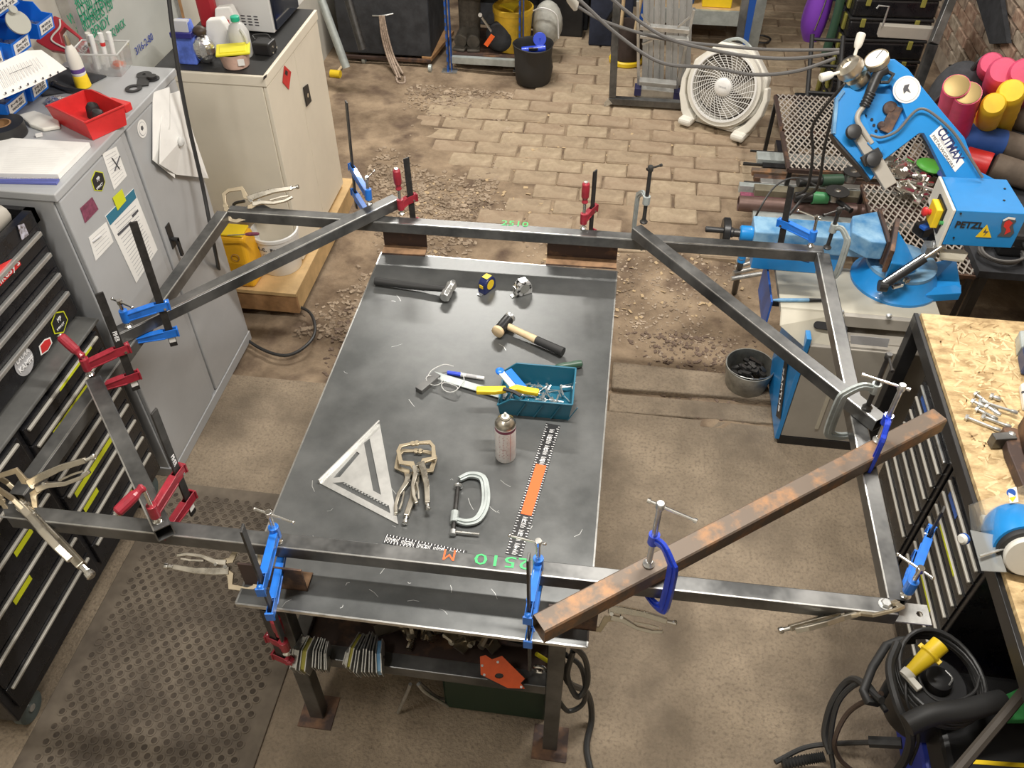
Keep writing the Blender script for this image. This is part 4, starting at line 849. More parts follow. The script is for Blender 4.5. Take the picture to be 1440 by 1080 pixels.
# speed square
A, B_, C_ = onT(534, 596, .0), onT(449, 680, .0), onT(560, 738, .0)
t = thing('speed_square', 'silver aluminium triangular rafter square lying flat on the table', 'square', mw=Matrix.Translation((A + B_ + C_) / 3))
def ins(tri, *bar): return tri[0] * bar[0] + tri[1] * bar[1] + tri[2] * bar[2]
T3 = (A, B_, C_)
h1 = [onT(*p) for p in ((512, 624), (520, 618), (536, 697), (525, 691))]
h2 = [onT(506, 639), onT(502, 636), onT(469, 673), onT(478, 672)]
h3 = [onT(*p) for p in ((468, 680), (484, 679), (547, 712), (549, 723))]
MB().prism(T3, (0, 0, .004), [h1, h2, h3]).out('plate', 'alu', t, world=True)
MB().bar(A.lerp(B_, .0) + Z_ * .009, A.lerp(B_, 1) + Z_ * .009, .006, .018).out('fence', 'alu', t, world=True, bev=.001)
q = MB()
for i in range(15):
    p = h3[1].lerp(h3[2], (i + .5) / 15) - V((.002, .002, 0)); q.box(p + Z_ * .002, (.006, .006, .004), .6)
    p = B_.lerp(C_, .1 + i * .058); u = (A - (B_ + C_) / 2).normalized(); q.bar(p + Z_ * .0045, p + u * (.012 if i % 2 else .018) + Z_ * .0045, .001, .0008)
q.out('teeth_and_marks', 'zinc', t, world=True, kind='stuff')
# G clamp on its side
def at_(p, h=0): return onT(*p, h)
t = thing('g_clamp', 'grey G clamp lying on its side on the table near the spray can', 'clamp', onT(660, 705))
pts = smooth([at_(p, .012) for p in ((646, 674), (661, 668), (678, 672), (683, 690), (682, 712), (672, 730), (656, 735), (640, 731))], 4)
m = MB(); m.ribbon(pts, [.022 * (.8 + .4 * sin(pi * i / (len(pts) - 1))) for i in range(len(pts))], .010, Z_); m.ribbon(pts, .008, .022, Z_); m.out('c_body', 'castgrey', t, world=True, bev=.001)
a_, b_ = at_((644, 684), .012), at_((637, 748), .012); u = (b_ - a_).normalized()
MB().cyl(a_, b_, .007, n=12).out('screw', 'bar', t, world=True, smooth_=True); MB().lathe([(.014, 0), (.015, .005), (.010, .010)], a_ - u * .004, u, 14).out('swivel_pad', 'zinc', t, world=True, smooth_=True)
MB().cyl(at_((640, 720), .012), at_((638.5, 735), .012), .013, n=12).out('boss', 'castgrey', t, world=True)
MB().cyl(b_ - u * .006, b_ + u * .010, .0095, n=12).out('screw_head', 'zinc', t, world=True); q = MB(); q.cyl(at_((634, 747), .012), at_((674, 751), .012), .0036, n=8); q.out('tommy_bar', 'chrome', t, world=True)
# rulers
def ruler(a, b, w_, lab, orange=None):
    A = onT(*a); B = onT(*b); L = (B - A).length; t = thing('steel_ruler', lab, 'ruler', mw=frame(A, B - A))
    MB().b2((0, -w_ / 2, 0), (L, w_ / 2, .0012)).out('blade', 'black', t)
    q = MB(); n = int(L / .01)
    for i in range(n):
        x = .003 + i * .01; l = .010 if i % 2 == 0 else .006
        for s in (-1, 1): q.b2((x, s * w_ / 2 - s * .001 if s > 0 else -w_ / 2 + .001, .0012), (x + .0022, s * (w_ / 2 - l), .0015))
    for i in range(int(L / .025)):
        if orange and orange[0] * L < i * .025 + .012 < orange[1] * L: continue
        for k in range(4): q.b2((i * .025 + .003 + k * .0045, -.006 - .004 * (k % 2), .0012), (i * .025 + .0045 + k * .0045, .006, .0015))
    q.out('graduations', 'sky', t, kind='stuff')
    for i in range(int(L / .05)):
        if orange and orange[0] * L < i * .05 + .02 < orange[1] * L: continue
        txt('%d' % (i * 5 + 5), (i * .05 + .025, 0, .0016), Y_ * -1, X_, .018, 'sky', t, 'ruler_number', thick=.0002, world=False)
    if orange: MB().b2((orange[0] * L, -w_ / 2 + .007, .0014), (orange[1] * L, w_ / 2 - .009, .0022)).out('orange_band', 'orange', t)
    return t
ruler((722, 781), (778, 597), .050, 'long black ruler with an orange centre band lying on the table', (.28, .66))
ruler((541, 757), (655, 781), .032, 'short black ruler with white numbers partly under the front tube')
# ================================================================ band saw
BS = thing('band_saw', 'bright blue metal cutting band saw with raised bow and motor box on beige stand', 'band saw', P(1262, 385, .70))
def bo_(m, name, mt, **k): return m.out(name, mt, BS, world=True, **k)
# turntable, foot
ct = P(1262, 384, .74); ct.z = .7005
bo_(MB().lathe([(.185, 0), (.185, .012), (.165, .03), (.145, .075), (.14, .085)], ct, n=40), 'turntable_base', 'sawblue', smooth_=True)
bo_(MB().lathe([(.142, .085), (.142, .100), (.132, .104)], ct, n=40), 'turntable', 'sawblue2', smooth_=True)
fan_ = MB(); 
for k in range(7):
    a = pi + .25 + k * .2; c = ct + V((0.01, -.02, .1045)); fan_.bar(c + V((cos(a), sin(a) * .9, 0)) * .03, c + V((cos(a), sin(a) * .9, 0)) * .105, .010, .004)
bo_(fan_, 'serrations', 'zinc', kind='stuff')
bo_(MB().prism([P(1296, 372, .79), P(1345, 362, .79), P(1352, 408, .74), P(1300, 408, .72)], (0, 0, -.05)), 'pivot_bracket', 'sawblue', bev=.004)
bo_(MB().prism([P(1300, 405, .745), P(1352, 400, .745), P(1352, 412, .74), P(1303, 415, .74)], (0, 0, -.038)), 'bracket_lug', 'sawblue', bev=.003)
# vise
vz = .90
a = P(1062, 326, vz); b = P(1062, 303, vz); c = P(1228, 333, vz); X0v, X1v, Y0v, Y1v = a.x, c.x, a.y, b.y
bo_(MB().b2((X0v, Y0v, .81), (X1v, Y1v, vz)), 'vise_body', 'sawblue2', bev=.006)
bo_(MB().b2((X0v + .02, Y0v + .015, .7005), (X0v + .40, Y1v - .01, .809)), 'vise_slide', 'sawblue', bev=.004)
jm = MB(); jm.prism([V((X1v - .10, Y0v, vz - .05)), V((X1v - .03, Y0v - .06, vz - .05)), V((X1v + .03, Y0v - .06, vz - .05)), V((X1v + .03, Y1v + .05, vz - .05)), V((X1v - .08, Y1v, vz - .05))], (0, 0, .085)); bo_(jm, 'moving_jaw', 'sawblue2', bev=.006)
bo_(MB().b2((X1v + .031, Y0v - .065, .83), (X1v + .046, Y1v + .055, .945)), 'jaw_plate', 'rust_dk', bev=.002)
bo_(MB().bar(P(1257, 322, .93), P(1249, 368, .90), .018, .12), 'fixed_jaw_plate', 'rust_dk', bev=.002)
bo_(MB().prism([P(1262, 322, .96), P(1276, 345, .90), P(1290, 376, .83), P(1253, 370, .90)], (0, 0, -.09)), 'fixed_jaw', 'sawblue', bev=.004)
yc = (Y0v + Y1v) / 2 - .02; zc = .86
q = MB(); q.lathe([(.03, 0), (.034, .01), (.034, .05), (.028, .055)], (X0v, yc, zc), (-1, 0, 0), 24); bo_(q, 'screw_collar', 'sawblue', smooth_=True)
bo_(MB().lathe([(.018, .05), (.018, .08), (.022, .085), (.022, .10)], (X0v, yc, zc), (-1, 0, 0), 18), 'vise_screw', 'bar', smooth_=True)
hw = MB(); hw.lathe([(.055, .098), (.062, .102), (.062, .125), (.055, .130), (.02, .126)], (X0v, yc, zc), (-1, 0, 0), 32); hw = bo_(hw, 'handwheel', 'blackm', smooth_=True)
bo_(MB().lathe([(.007, .125), (.012, .13), (.013, .20), (.010, .205)], (X0v, yc - .035, zc + .03), (-1, 0, 0), 12), 'wheel_handle', 'black', smooth_=True)
# motor box
A = P(1346, 296, 1.13); Bq = P(1325, 248, 1.13); Cq = P(1446, 301, 1.13); zb = 1.13
for k in range(200):
    zb -= .002
    r_ = PC(1328.5, 345, A, (0, 0, 1)).z
    break
zb = PC(1328.5, 345, A, (0, 0, 1)).z
dv = (Bq - A); dv.z = 0; xv = (Cq - A); xv.z = 0
bo_(MB().prism([A, A + xv, A + xv * .96 + dv, A + dv], (0, 0, zb - 1.13)), 'motor_box', 'sawblue', bev=.003)
nf = V((xv.y, -xv.x, 0)).normalized()
fm = lambda x, y: PP(x, y, A + nf * .002, nf)
txt('PETZL', fm(1363, 317), xv, Z_, .04, 'black', BS, 'sticker_letters', fit=.105, bold=.001)
tri = [fm(1388, 315.5), fm(1394, 334), fm(1371.5, 333)]; bo_(MB().prism([p + nf * .0005 for p in tri], nf * .0008), 'warning_triangle', 'yellow')
bo_(MB().prism([fm(*p) + nf * .0014 for p in ((1387, 320), (1382, 327), (1386, 327), (1382.5, 332), (1390, 325), (1386, 325))], nf * .0006), 'warning_bolt', 'ink')
ckm = [fm(*p) for p in ((1410, 310), (1417, 305), (1426, 306), (1429, 311), (1424, 316), (1426, 327), (1420, 333), (1402, 332), (1408, 326), (1408, 317))]
bo_(MB().prism([p + nf * .0005 for p in ckm], nf * .0008), 'spark_plug_sticker', 'ink')
bo_(MB().prism([fm(*p) + nf * .0016 for p in ((1413, 312), (1419, 309), (1424, 313), (1419, 319), (1421, 325), (1412, 330), (1415, 322), (1411, 318))], nf * .0006), 'sticker_mark', 'brightred')
bo_(MB().prism([fm(*p) + nf * .0016 for p in ((1410, 309), (1418, 304.5), (1428, 306), (1427, 309), (1418, 307.5), (1411, 311))], nf * .0006), 'sticker_mark', 'sky')
sc = MB()
for p in ((1351, 300), (1341, 334), (1425, 347), (1395, 349)): sc.cyl(fm(*p), fm(*p) + nf * .003, .004, n=8)
for f_, g_ in ((.85, .7), (.75, .35)): q = A + xv * f_ + dv * g_; sc.cyl(q, q + Z_ * .003, .005, n=8)
bo_(sc, 'screws', 'blackm', kind='stuff')
# control panel on its left
ns = V((dv.y, -dv.x, 0)).normalized(); ns = -ns if ns.x > 0 else ns
pn = MB(); Ap = A + ns * .003; pn.prism([Ap, Ap + dv * 1.0, Ap + dv * 1.02 - Z_ * .12, Ap - Z_ * (1.13 - zb + .02)], ns * .012); bo_(pn, 'control_panel', 'offwhite', bev=.002)
sw = P(1326, 300, 1.07) ; o = A + dv * .42 - Z_ * .085 + ns * .016
bo_(MB().box(o + ns * .015, (.03, .085, .085), math.atan2(dv.y, dv.x) - pi / 2), 'switch_box', 'yellow', bev=.004)
bo_(MB().box(o + ns * .002, (.008, .115, .115), math.atan2(dv.y, dv.x) - pi / 2), 'switch_plate', 'black', bev=.003)
bo_(MB().lathe([(.012, 0), (.012, .012), (.019, .016), (.019, .026), (.012, .032)], o + ns * .03 + dv.normalized() * .01, ns, 16), 'stop_button', 'brightred', smooth_=True)
bo_(MB().cyl(o - dv.normalized() * .065 + ns * -.002, o - dv.normalized() * .065 + ns * .012, .008), 'green_button', 'green')
bo_(MB().prism([P(1322, 350, .93), P(1355, 350, .93), P(1362, 356, .92), P(1356, 366, .90), P(1322, 362, .90)], (0, 0, -.012)), 'beige_bracket', 'saw_beige', bev=.002)
q = MB(); a = P(1310, 345, .93); q.cyl(a, a + V((.05, 0, 0)), .02, n=16); q.box(a + V((.0, 0, -.02)), (.05, .05, .05)); bo_(q, 'pivot_shaft', 'zinc', bev=.002)
q = MB(); q.box(P(1300, 322, .93), (.07, .06, .045), .5); q.box(P(1308, 330, .90), (.05, .05, .05), .3); bo_(q, 'guide_block', 'blackm', bev=.004)
bo_(MB().box(P(1304, 318, .965), (.06, .03, .014), .6), 'guide_plate', 'rack', bev=.002)
# hydraulic down-feed
a, b = P(1240, 402, .80), P(1324, 347, .96); d = (b - a)
bo_(MB().cyl(a, a + d * .72, .020, n=16), 'feed_cylinder', 'black', smooth_=True); bo_(MB().cyl(a + d * .72, b, .009, n=12), 'feed_rod', 'chrome', smooth_=True)
bo_(MB().cyl(a + V((.0, 0, .021)), a + d * .70 + V((0, 0, .021)), .005, n=8), 'feed_highlight', 'chrome'); q = MB(); q.box(P(1262, 402, .81), (.05, .016, .014), .5); q.box(P(1275, 394, .83), (.02, .02, .02), .5); bo_(q, 'feed_valve', 'chrome', bev=.002)  # thin chrome line added as the painted highlight of the feed cylinder
bo_(MB().cyl(a - V((.012, 0, 0)), a + V((.02, 0, 0)), .024), 'cylinder_foot', 'black')
# bow
Q0 = P(1335, 248, 1.12); UB = V((0, .62, .785)).normalized(); NB = X_.cross(UB); NB = -NB if NB.dot(C0 - Q0) < 0 else NB
bow = lambda x, y, h=0: PP(x, y, Q0 + NB * h, NB)
outer = [(1400, 258), (1367, 241), (1350, 196), (1320, 161), (1289, 123), (1272, 101), (1253, 87), (1240, 87), (1218, 110), (1187, 121), (1173, 139), (1168, 189), (1211, 238), (1222, 254), (1240, 226), (1289, 189), (1296, 189), (1306, 207), (1328, 252)]
bo_(MB().prism([bow(*p, -.06) for p in outer], NB * .045), 'bow_frame', 'sawblue', bev=.003)
pocket = [(1222, 128), (1250, 122), (1262, 140), (1272, 168), (1262, 180), (1238, 194), (1222, 186), (1212, 160)]
bo_(MB().prism([bow(*p, -.014) for p in outer], NB * .028, [[bow(*p, -.014) for p in pocket]]), 'bow_cover', 'sawblue', bev=.002)
rim = [(1171, 189), (1211, 236), (1222, 252)]
bo_(MB().ribbon([bow(*p, -.02) for p in ((1168, 188), (1177, 203), (1210, 239), (1222, 255))], .008, .05, NB), 'bow_edge_strip', 'black')
bo_(MB().ribbon([bow(*p, .018) for p in ((1186, 128), (1176, 142), (1172, 188))], .012, .02, NB), 'bow_rib', 'sawblue2')
q = MB(); 
for p, r_ in (((1252, 152), .028), ((1240, 176), .016)): q.lathe([(r_, -.012), (r_, .004), (r_ * .5, .010)], bow(*p, 0), NB, 20)
q.bar(bow(1262, 150, .0), bow(1244, 186, .0), .045, .016, NB); bo_(q, 'blade_wheel_hub', 'rust_dk', bev=.002)
q = MB()
for p in ((1226, 168), (1229, 176), (1232, 184), (1217, 163)): q.cyl(bow(*p, -.012), bow(*p, -.008), .006, n=10)
bo_(q, 'bolt_heads', 'blackm', kind='stuff')
bo_(MB().bar(bow(1203, 180, .028), bow(1252, 262, .028), .055, .025, NB), 'blade_guard', 'saw_grey', bev=.003)
for p in ((1198, 187), (1225, 226)):
    bo_(MB().lathe([(.010, 0), (.010, .012), (.028, .014), (.032, .022), (.028, .038), (.012, .042)], bow(*p, .040), NB, 24), 'guard_knob', 'black', smooth_=True)
bo_(MB().bar(bow(1213, 228, .05), bow(1238, 214, .05), .045, .02, NB), 'knob_bracket', 'black', bev=.003)
bo_(MB().bar(bow(1222, 198, .035), bow(1238, 215, .035), .03, .03, NB), 'blue_block', 'sawblue', bev=.002)
bo_(MB().tube([bow(*p, .045) for p in ((1214, 150), (1207, 160), (1206, 170), (1214, 184), (1226, 202))], .011, 12, sub=4), 'grip_tube', 'saw_grey', smooth_=True)
bo_(MB().tube([bow(*p, .055) for p in ((1246, 97), (1236, 103), (1227, 122), (1215, 150))], .02, 12, sub=3, rs=lambda t: .024 - .006 * t), 'trigger_grip', 'black', smooth_=True)
bo_(MB().ribbon([bow(*p, .055) for p in ((1243, 98), (1256, 105), (1249, 116), (1238, 116))], .010, .016, NB), 'trigger_guard', 'black', bev=.002)
q = MB()
for k in range(5): q.lathe([(.020, -.003), (.022, 0), (.020, .003)], bow(1224 - k * 2.0, 132 + k * 4, .055), bow(1215, 150, .055) - bow(1227, 122, .055), 14)
bo_(q, 'grip_rings', 'black', kind='stuff', smooth_=True)
# tension handle and gauge
hc_ = bow(1196, 97, .05); hd_ = (bow(1187, 82, .09) - bow(1212, 112, .02)).normalized()
bo_(MB().lathe([(.045, -.075), (.045, -.045), (.026, -.04), (.026, -.02), (.05, -.016), (.056, .0), (.050, .024), (.030, .034), (.024, .036), (.020, .026)], hc_, hd_, 28), 'tension_hub', 'castgrey' if 0 else 'nickel', smooth_=True)
for p, w_ in (((1212, 46), 0), ((1153, 110), 0)):
    tp_ = bow(*p, .07); u = (tp_ - hc_); L_ = u.length; u.normalize()
    bo_(MB().lathe([(.006, .04), (.007, L_ * .55), (.014, L_ * .62), (.017, L_ * .72), (.018, L_ * .96), (.012, L_)], hc_, u, 14), 'tension_arm', 'offwhite', smooth_=True)
gg = bow(1232, 82, .07); gn = (V((-.55, -.25, .8))).normalized()
bo_(MB().lathe([(.030, -.03), (.046, -.026), (.048, .0), (.044, .004), (.042, -.002)], gg, gn, 28), 'gauge_case', 'champagne', smooth_=True); bo_(MB().cyl(gg - gn * .003, gg + gn * .001, .042, n=28), 'gauge_face', 'paper'); bo_(MB().bar(gg + gn * .002, gg + gn * .002 + gn.orthogonal() * .03, .003, .001, gn), 'gauge_needle', 'ink')
bo_(MB().cyl(bow(1210, 98, .05), gg - gn * .03, .011), 'gauge_stem', 'sawblue2')
# plates on the arm
pl = [(1323, 176), (1356, 228), (1343, 242), (1307, 191)]
bo_(MB().prism([bow(*p, .0148) for p in pl], NB * .001), 'name_plate', 'paper')
u1 = bow(1356, 228) - bow(1323, 176); v1 = bow(1323, 176) - bow(1307, 191)
txt('CUTMAX', bow(1336, 204, .0162), u1, v1, .05, mat('plate_blue', (.02, .03, .12), .5), BS, 'plate_letters', fit=u1.length * .86, bold=.0012)
txt('GENERAL ENGINEERING', bow(1331, 209, .0162), u1, v1, .014, gi, BS, 'plate_letters', fit=u1.length * .6); txt('METALWORKERS', bow(1326, 213, .0162), u1, v1, .018, 'black', BS, 'plate_letters', fit=u1.length * .86)
cs = bow(1275, 126, .0148); 
for r_, m_, o_ in ((.054, 'paper', 0), (.047, gi, .0008), (.045, 'paper', .0014)): bo_(MB().cyl(cs + NB * o_, cs + NB * (o_ + .0007), r_, n=32), 'round_sticker', m_)
bo_(MB().prism([bow(*p, .0172) for p in ((1272, 120), (1279, 118), (1277, 124), (1281, 131), (1275, 128), (1271, 132), (1270, 125))], NB * .0006), 'sticker_mark', 'ink')
# cables on the saw
bo_(MB().tube([bow(*p, .05) for p in ((1224, 190), (1240, 193), (1262, 184), (1283, 160), (1296, 153), (1312, 160), (1340, 185), (1360, 215), (1382, 250))], .0055, 8, sub=5), 'saw_cable', 'cablegrey', smooth_=True)
# ================================================================ stock rack, mesh table, grinders
mt_ = thing('mesh_table', 'low table with an expanded metal mesh top behind the band saw', 'table', (1.35, 4.6, 0))
mx0, mx1, my0, my1, mz_ = .985, 2.02, 4.50, 5.42, .42
q = MB(); px_ = .036; py_ = .075; n = 0
k = -60
while k < 60:
    for s_ in (1, -1):
        # line x = x0 + k*px + s*(px/py)*(y-my0)
        xa = mx0 + k * px_; pts = []
        m_ = s_ * px_ / py_
        ya, yb = my0, my1; xs, xe = xa, xa + m_ * (my1 - my0)
        if s_ < 0: xs, xe = xa + 1.1, xa + 1.1 + m_ * (my1 - my0)
        lo, hi = (mx0 + .01, mx1 - .01)
        if min(xs, xe) > hi or max(xs, xe) < lo: continue
        t0 = (lo - xs) / (xe - xs); t1 = (hi - xs) / (xe - xs); t0, t1 = min(t0, t1), max(t0, t1); t0 = max(0, t0); t1 = min(1, t1)
        if t1 - t0 < .01: continue
        q.bar((xs + (xe - xs) * t0, ya + (yb - ya) * t0, mz_ + .002 * s_), (xs + (xe - xs) * t1, ya + (yb - ya) * t1, mz_ + .002 * s_), .008, .004)
    k += 1
q.out('mesh', mat('mesh_metal', (.50, .46, .41), .5, .4, .2, 6), mt_, world=True, kind='stuff')
for a, b in (((mx0, my0), (mx1, my0)), ((mx0, my1), (mx1, my1)), ((mx0, my0), (mx0, my1)), ((mx1, my0), (mx1, my1)), ((mx0, 4.95), (mx1, 4.95))):
    MB().bar((*a, mz_ - .018), (*b, mz_ - .018), .022, .022).out('frame_bar', 'rust_dk', mt_, world=True)
for x in (mx0 + .01, mx1 - .01):
    for y in (my0 + .01, my1 - .01): MB().b2((x - .012, y - .012, 0), (x + .012, y + .012, mz_ - .03)).out('leg', 'blackm', mt_, world=True)
mt3 = thing('mesh_tray', 'expanded metal grid panel between saw vise and motor box', 'grid', (1.6, 4.1, .0))
q = MB(); gx0, gx1, gy0, gy1 = 1.38, 1.80, 3.62, 4.40
for k in range(-14, 28):
    for s_ in (1, -1):
        m_ = s_ * .5; xs = gx0 + k * .036; xe = xs + m_ * (gy1 - gy0); t0 = (gx0 - xs) / (xe - xs); t1 = (gx1 - xs) / (xe - xs); t0, t1 = max(0, min(t0, t1)), min(1, max(t0, t1))
        if t1 - t0 > .02: q.bar((xs + (xe - xs) * t0, gy0 + (gy1 - gy0) * t0, .40 + .002 * s_), (xs + (xe - xs) * t1, gy0 + (gy1 - gy0) * t1, .40 + .002 * s_), .008, .004)
q.out('mesh', 'mesh_metal_' if 0 else MATS['mesh_metal'], mt3, world=True, kind='stuff')
for a, b in (((gx0, gy0), (gx1, gy0)), ((gx0, gy1), (gx1, gy1)), ((gx0, gy0), (gx0, gy1)), ((gx1, gy0), (gx1, gy1))): MB().bar((*a, .39), (*b, .39), .02, .02).out('frame_bar', 'rust_dk', mt3, world=True)
for x in (gx0 + .012, gx1 - .012):
    for y in (gy0 + .012, gy1 - .012): MB().b2((x - .01, y - .01, -.01), (x + .01, y + .01, .379)).out('leg', 'blackm', mt3, world=True)
def rod(x0, yp, z, kind, sz, m_, lab, x1=1.9, rz=0.):
    A = P(x0, yp, z); Bq = V((x1, A.y + rz, z)); t = thing({'r': 'steel_tube', 'b': 'steel_bar'}[kind], lab, 'metal stock', mw=frame(A, Bq - A)); L_ = (Bq - A).length
    if kind == 'r':
        m = MB(); m.lathe([(sz - .004, .10), (sz - .004, 0), (sz, 0), (sz, L_), (sz - .004, L_), (sz - .004, L_ - .1)], (0, 0, 0), (1, 0, 0), 20, cap=True); m.out('tube_body', m_, t, smooth_=True)
    else: MB().b2((0, -sz[0] / 2, -sz[1] / 2), (L_, sz[0] / 2, sz[1] / 2)).out('bar_body', m_, t, bev=.0015)
    return t
rk = thing('stock_rack', 'low dark steel rack carrying the pile of bars and tubes', 'rack', (1.3, 4.4, 0))
for x in (1.02, 1.7):
    MB().b2((x - .02, 3.72, .20), (x + .02, 5.15, .24)).out('cross_bar', 'blackm', rk, world=True)
    for y in (3.75, 5.1): MB().b2((x - .02, y - .02, 0), (x + .02, y + .02, .199)).out('leg', 'blackm', rk, world=True)
SR = [(1055, 212, .249, 'b', (.012, .012), 'bar', 'thin steel rod at the far edge of the stock pile'), (1064, 222, .262, 'b', (.10, .04), 'castgrey', 'wide grey flat box section at the far end of the stock pile'),
 (1045, 230, .249, 'b', (.016, .016), 'bar', 'long thin dark rod sticking out of the stock pile'), (1072, 234, .256, 'b', (.05, .03), 'blackm', 'dark flat bar behind the rusty bars in the stock pile'),
 (1057, 241, .256, 'b', (.05, .03), 'rusty', 'crusty orange brown bar, the farther of two rusty ones'), (1060, 250, .256, 'b', (.045, .03), 'rust_dk', 'crusty brown bar, the nearer of two rusty ones'),
 (1069, 257, .258, 'b', (.05, .035), 'alu', 'pale aluminium bar in the middle of stock pile'), (1046, 257, .249, 'b', (.018, .018), 'steel', 'short dark square rod beside the pale aluminium bar'),
 (1039, 263, .262, 'b', (.045, .045), 'castgrey', 'grey green box section poking left from stock pile'), (1060, 269, .270, 'b', (.07, .06), mat('olive', (.20, .18, .13), .5, .3, .2, 10), 'olive brown box section resting in the stock pile'),
 (1038, 286, .285, 'r', .044, 'lead', 'thick brown round tube at the near side of the stock pile'), (1058, 301, .256, 'b', (.08, .03), 'castgrey', 'pale flat bar on the floor side beneath the brown round tube'), (1041, 274, .25, 'b', (.04, .02), 'maroon', 'dark purple flat bar between olive section and brown tube')]
for s_ in SR: rod(s_[0], s_[1], s_[2], s_[3], s_[4], s_[5], s_[6])
def grinder(bk, hd, z, green, lab, disc=.058, side=True):
    A = P(*bk, z); Hd = P(*hd, z); t = thing('angle_grinder', lab, 'angle grinder', mw=frame(A, Hd - A)); L_ = (Hd - A).length
    MB().tube([(0, 0, 0), (.02, 0, 0), (L_ * .45, 0, 0)], .03, 14, sub=2, rs=lambda q: .026 + .004 * sin(q * 3)).out('rear_grip', 'black', t, smooth_=True)
    MB().tube([(L_ * .45, 0, 0), (L_ * .6, 0, 0), (L_ * .85, 0, 0)], .033, 14, sub=2, rs=lambda q: .036 - .004 * q).out('motor_housing', green, t, smooth_=True)
    MB().lathe([(.030, 0), (.034, .03), (.030, .05)], (L_, 0, -.01), (0, 0, 1), 16).out('gear_head', 'zinc', t, smooth_=True)
    MB().lathe([(.012, 0), (disc, .001), (disc, .006), (.014, .008), (.012, .012), (.002, .013)], (L_ + .01, 0, .042), (0, 0, 1), 28).out('cutting_disc', 'rubber', t, smooth_=True)
    MB().lathe([(.018, .007), (.018, .011), (.008, .014)], (L_ + .01, 0, .042), (0, 0, 1), 12).out('disc_nut', 'chrome', t)
    if side: MB().lathe([(.010, .03), (.014, .04), (.016, .08), (.013, .13), (.016, .14)], (L_, 0, .0), (.6, -1, 0), 12).out('side_handle', 'black', t, smooth_=True)
grinder((1117, 277), (1172, 279), .36, mat('grinder_green', (.07, .30, .12), .4, 0, .1, 10), 'green angle grinder with dark disc lying on stock pile, the nearer of two', .065)
grinder((1122, 256), (1195, 252), .38, 'dgreen', 'dark green angle grinder with shiny disc lying behind the lighter green one', .055, False)
t = thing('pipe_fittings', 'heap of shiny zinc fittings and clamps on the mesh behind the saw vise', 'metal fittings', mw=Matrix.Translation(P(1270, 262, .41)))
q = MB()
for _ in range(60):
    c = V((random.gauss(0, .06), random.gauss(0, .12), random.uniform(.015, .09))); u = V((random.gauss(0, 1), random.gauss(0, 1), random.gauss(0, .35))).normalized() * random.uniform(.015, .05)
    q.cyl(c - u, c + u, random.uniform(.006, .016), n=8) if random.random() < .7 else q.box(c, (.07, .03, .012), random.uniform(0, 3))
q.out('fittings', 'chrome', t, kind='stuff')
t = thing('green_glove', 'green and navy work glove lying by the blue saw arm', 'glove', P(1305, 240, .43))
MB().ball((0, 0, .03), .06, (1.1, 1.4, .45), rot=Matrix.Rotation(.5, 3, 'Z')).out('palm', mat('glove_green', (.10, .45, .06), .45), t, smooth_=True); MB().ball((.09, -.06, .03), .07, (1, 1.2, .45)).out('cuff', 'navy', t, smooth_=True) if 0 else MB().ball((.085, -.07, .03), .065, (1, 1.2, .42)).out('cuff', mat('navycloth', (.03, .06, .25), .7), t, smooth_=True)
# saw cables down to the floor side
for i, (pts, r_) in enumerate((([(1188, 118, 1.15), (1160, 150, 1.0), (1142, 180, .85), (1143, 215, .7), (1136, 262, .5), (1120, 275, .42)], .008), ([(1195, 108, 1.2), (1172, 160, 1.0), (1160, 205, .8), (1150, 262, .55), (1130, 278, .42), (1110, 302, .35)], .008), ([(1150, 262, .5), (1120, 250, .5), (1090, 262, .45), (1065, 300, .35), (1056, 325, .1)], .0055))):
    o = MB().tube([P(*p) for p in pts], r_, 8, sub=6); top_one(o, 'power_cable', 'cable', ['black cable hanging down from the saw tension hub, left one', 'black cable hanging down from the saw tension hub, right one', 'thin black cable arching over the stock pile to handwheel'][i], 'cable', smooth_=True)
# ================================================================ coloured covers by the wall
cr = thing('storage_bench', 'low dark bench against the right wall carrying the coloured rolls', 'bench', (2.1, 4.6, 0))
MB().b2((1.80, 3.6, .40), (2.43, 5.3, .44)).out('board', 'cloth', cr, world=True)
for x in (1.85, 2.4):
    for y in (3.65, 5.25): MB().b2((x - .02, y - .02, -.01), (x + .02, y + .02, .399)).out('leg', 'blackm', cr, world=True)
def roll(a, b, r, m_, lab, end=None, folds=0, grp=None):
    A, Bq = P(*a), P(*b); ax = (A - Bq); L_ = ax.length; t = thing('tube_roll', lab, 'roll', mw=frame(Bq, ax, (0, -.6, .8)), group=grp)
    pr = [(r * .98, 0)]
    for i in range(1, 12): pr.append((r * (1 + (.045 if folds and i % 2 and i < 8 else 0)), L_ * i / 12))
    pr += [(r * .97, L_ * .96), (r * .8, L_ * .995), (r * .3, L_)] if not end else [(r, L_)]
    MB().lathe(pr, (0, 0, 0), (1, 0, 0), 22).out('cover', m_, t, smooth_=True)
    if end: MB().lathe([(r * .94, L_ - .002), (r * .94, L_ + .004), (r * .8, L_ + .001)], (0, 0, 0), (1, 0, 0), 22).out('end_cap', end, t, smooth_=True)
    return t
yc_ = mat('cover_yellow', (.85, .55, .02), .55, 0, .08, 10); pk = mat('cover_pink', (.62, .07, .16), .55, 0, .12, 10)
roll((1345, 121, .95), (1325, 196, .47), .066, 'pink', 'pink printed tube with gold end, the farther of two', 'brass'); rr_ = roll((1361, 131, .93), (1338, 208, .46), .068, 'pink', 'pink printed tube with gold end, the nearer of two', 'brass')
roll((1394, 88, .95), (1384, 130, .55), .065, pk, 'crimson soft roll at the back against the brick wall', folds=1); roll((1411, 98, .97), (1392, 150, .52), .078, pk, 'wide crimson soft roll in front of the other crimson one', folds=1); roll((1440, 100, 1.0), (1428, 140, .62), .075, pk, 'crimson soft roll with white label at the right picture edge', folds=1)
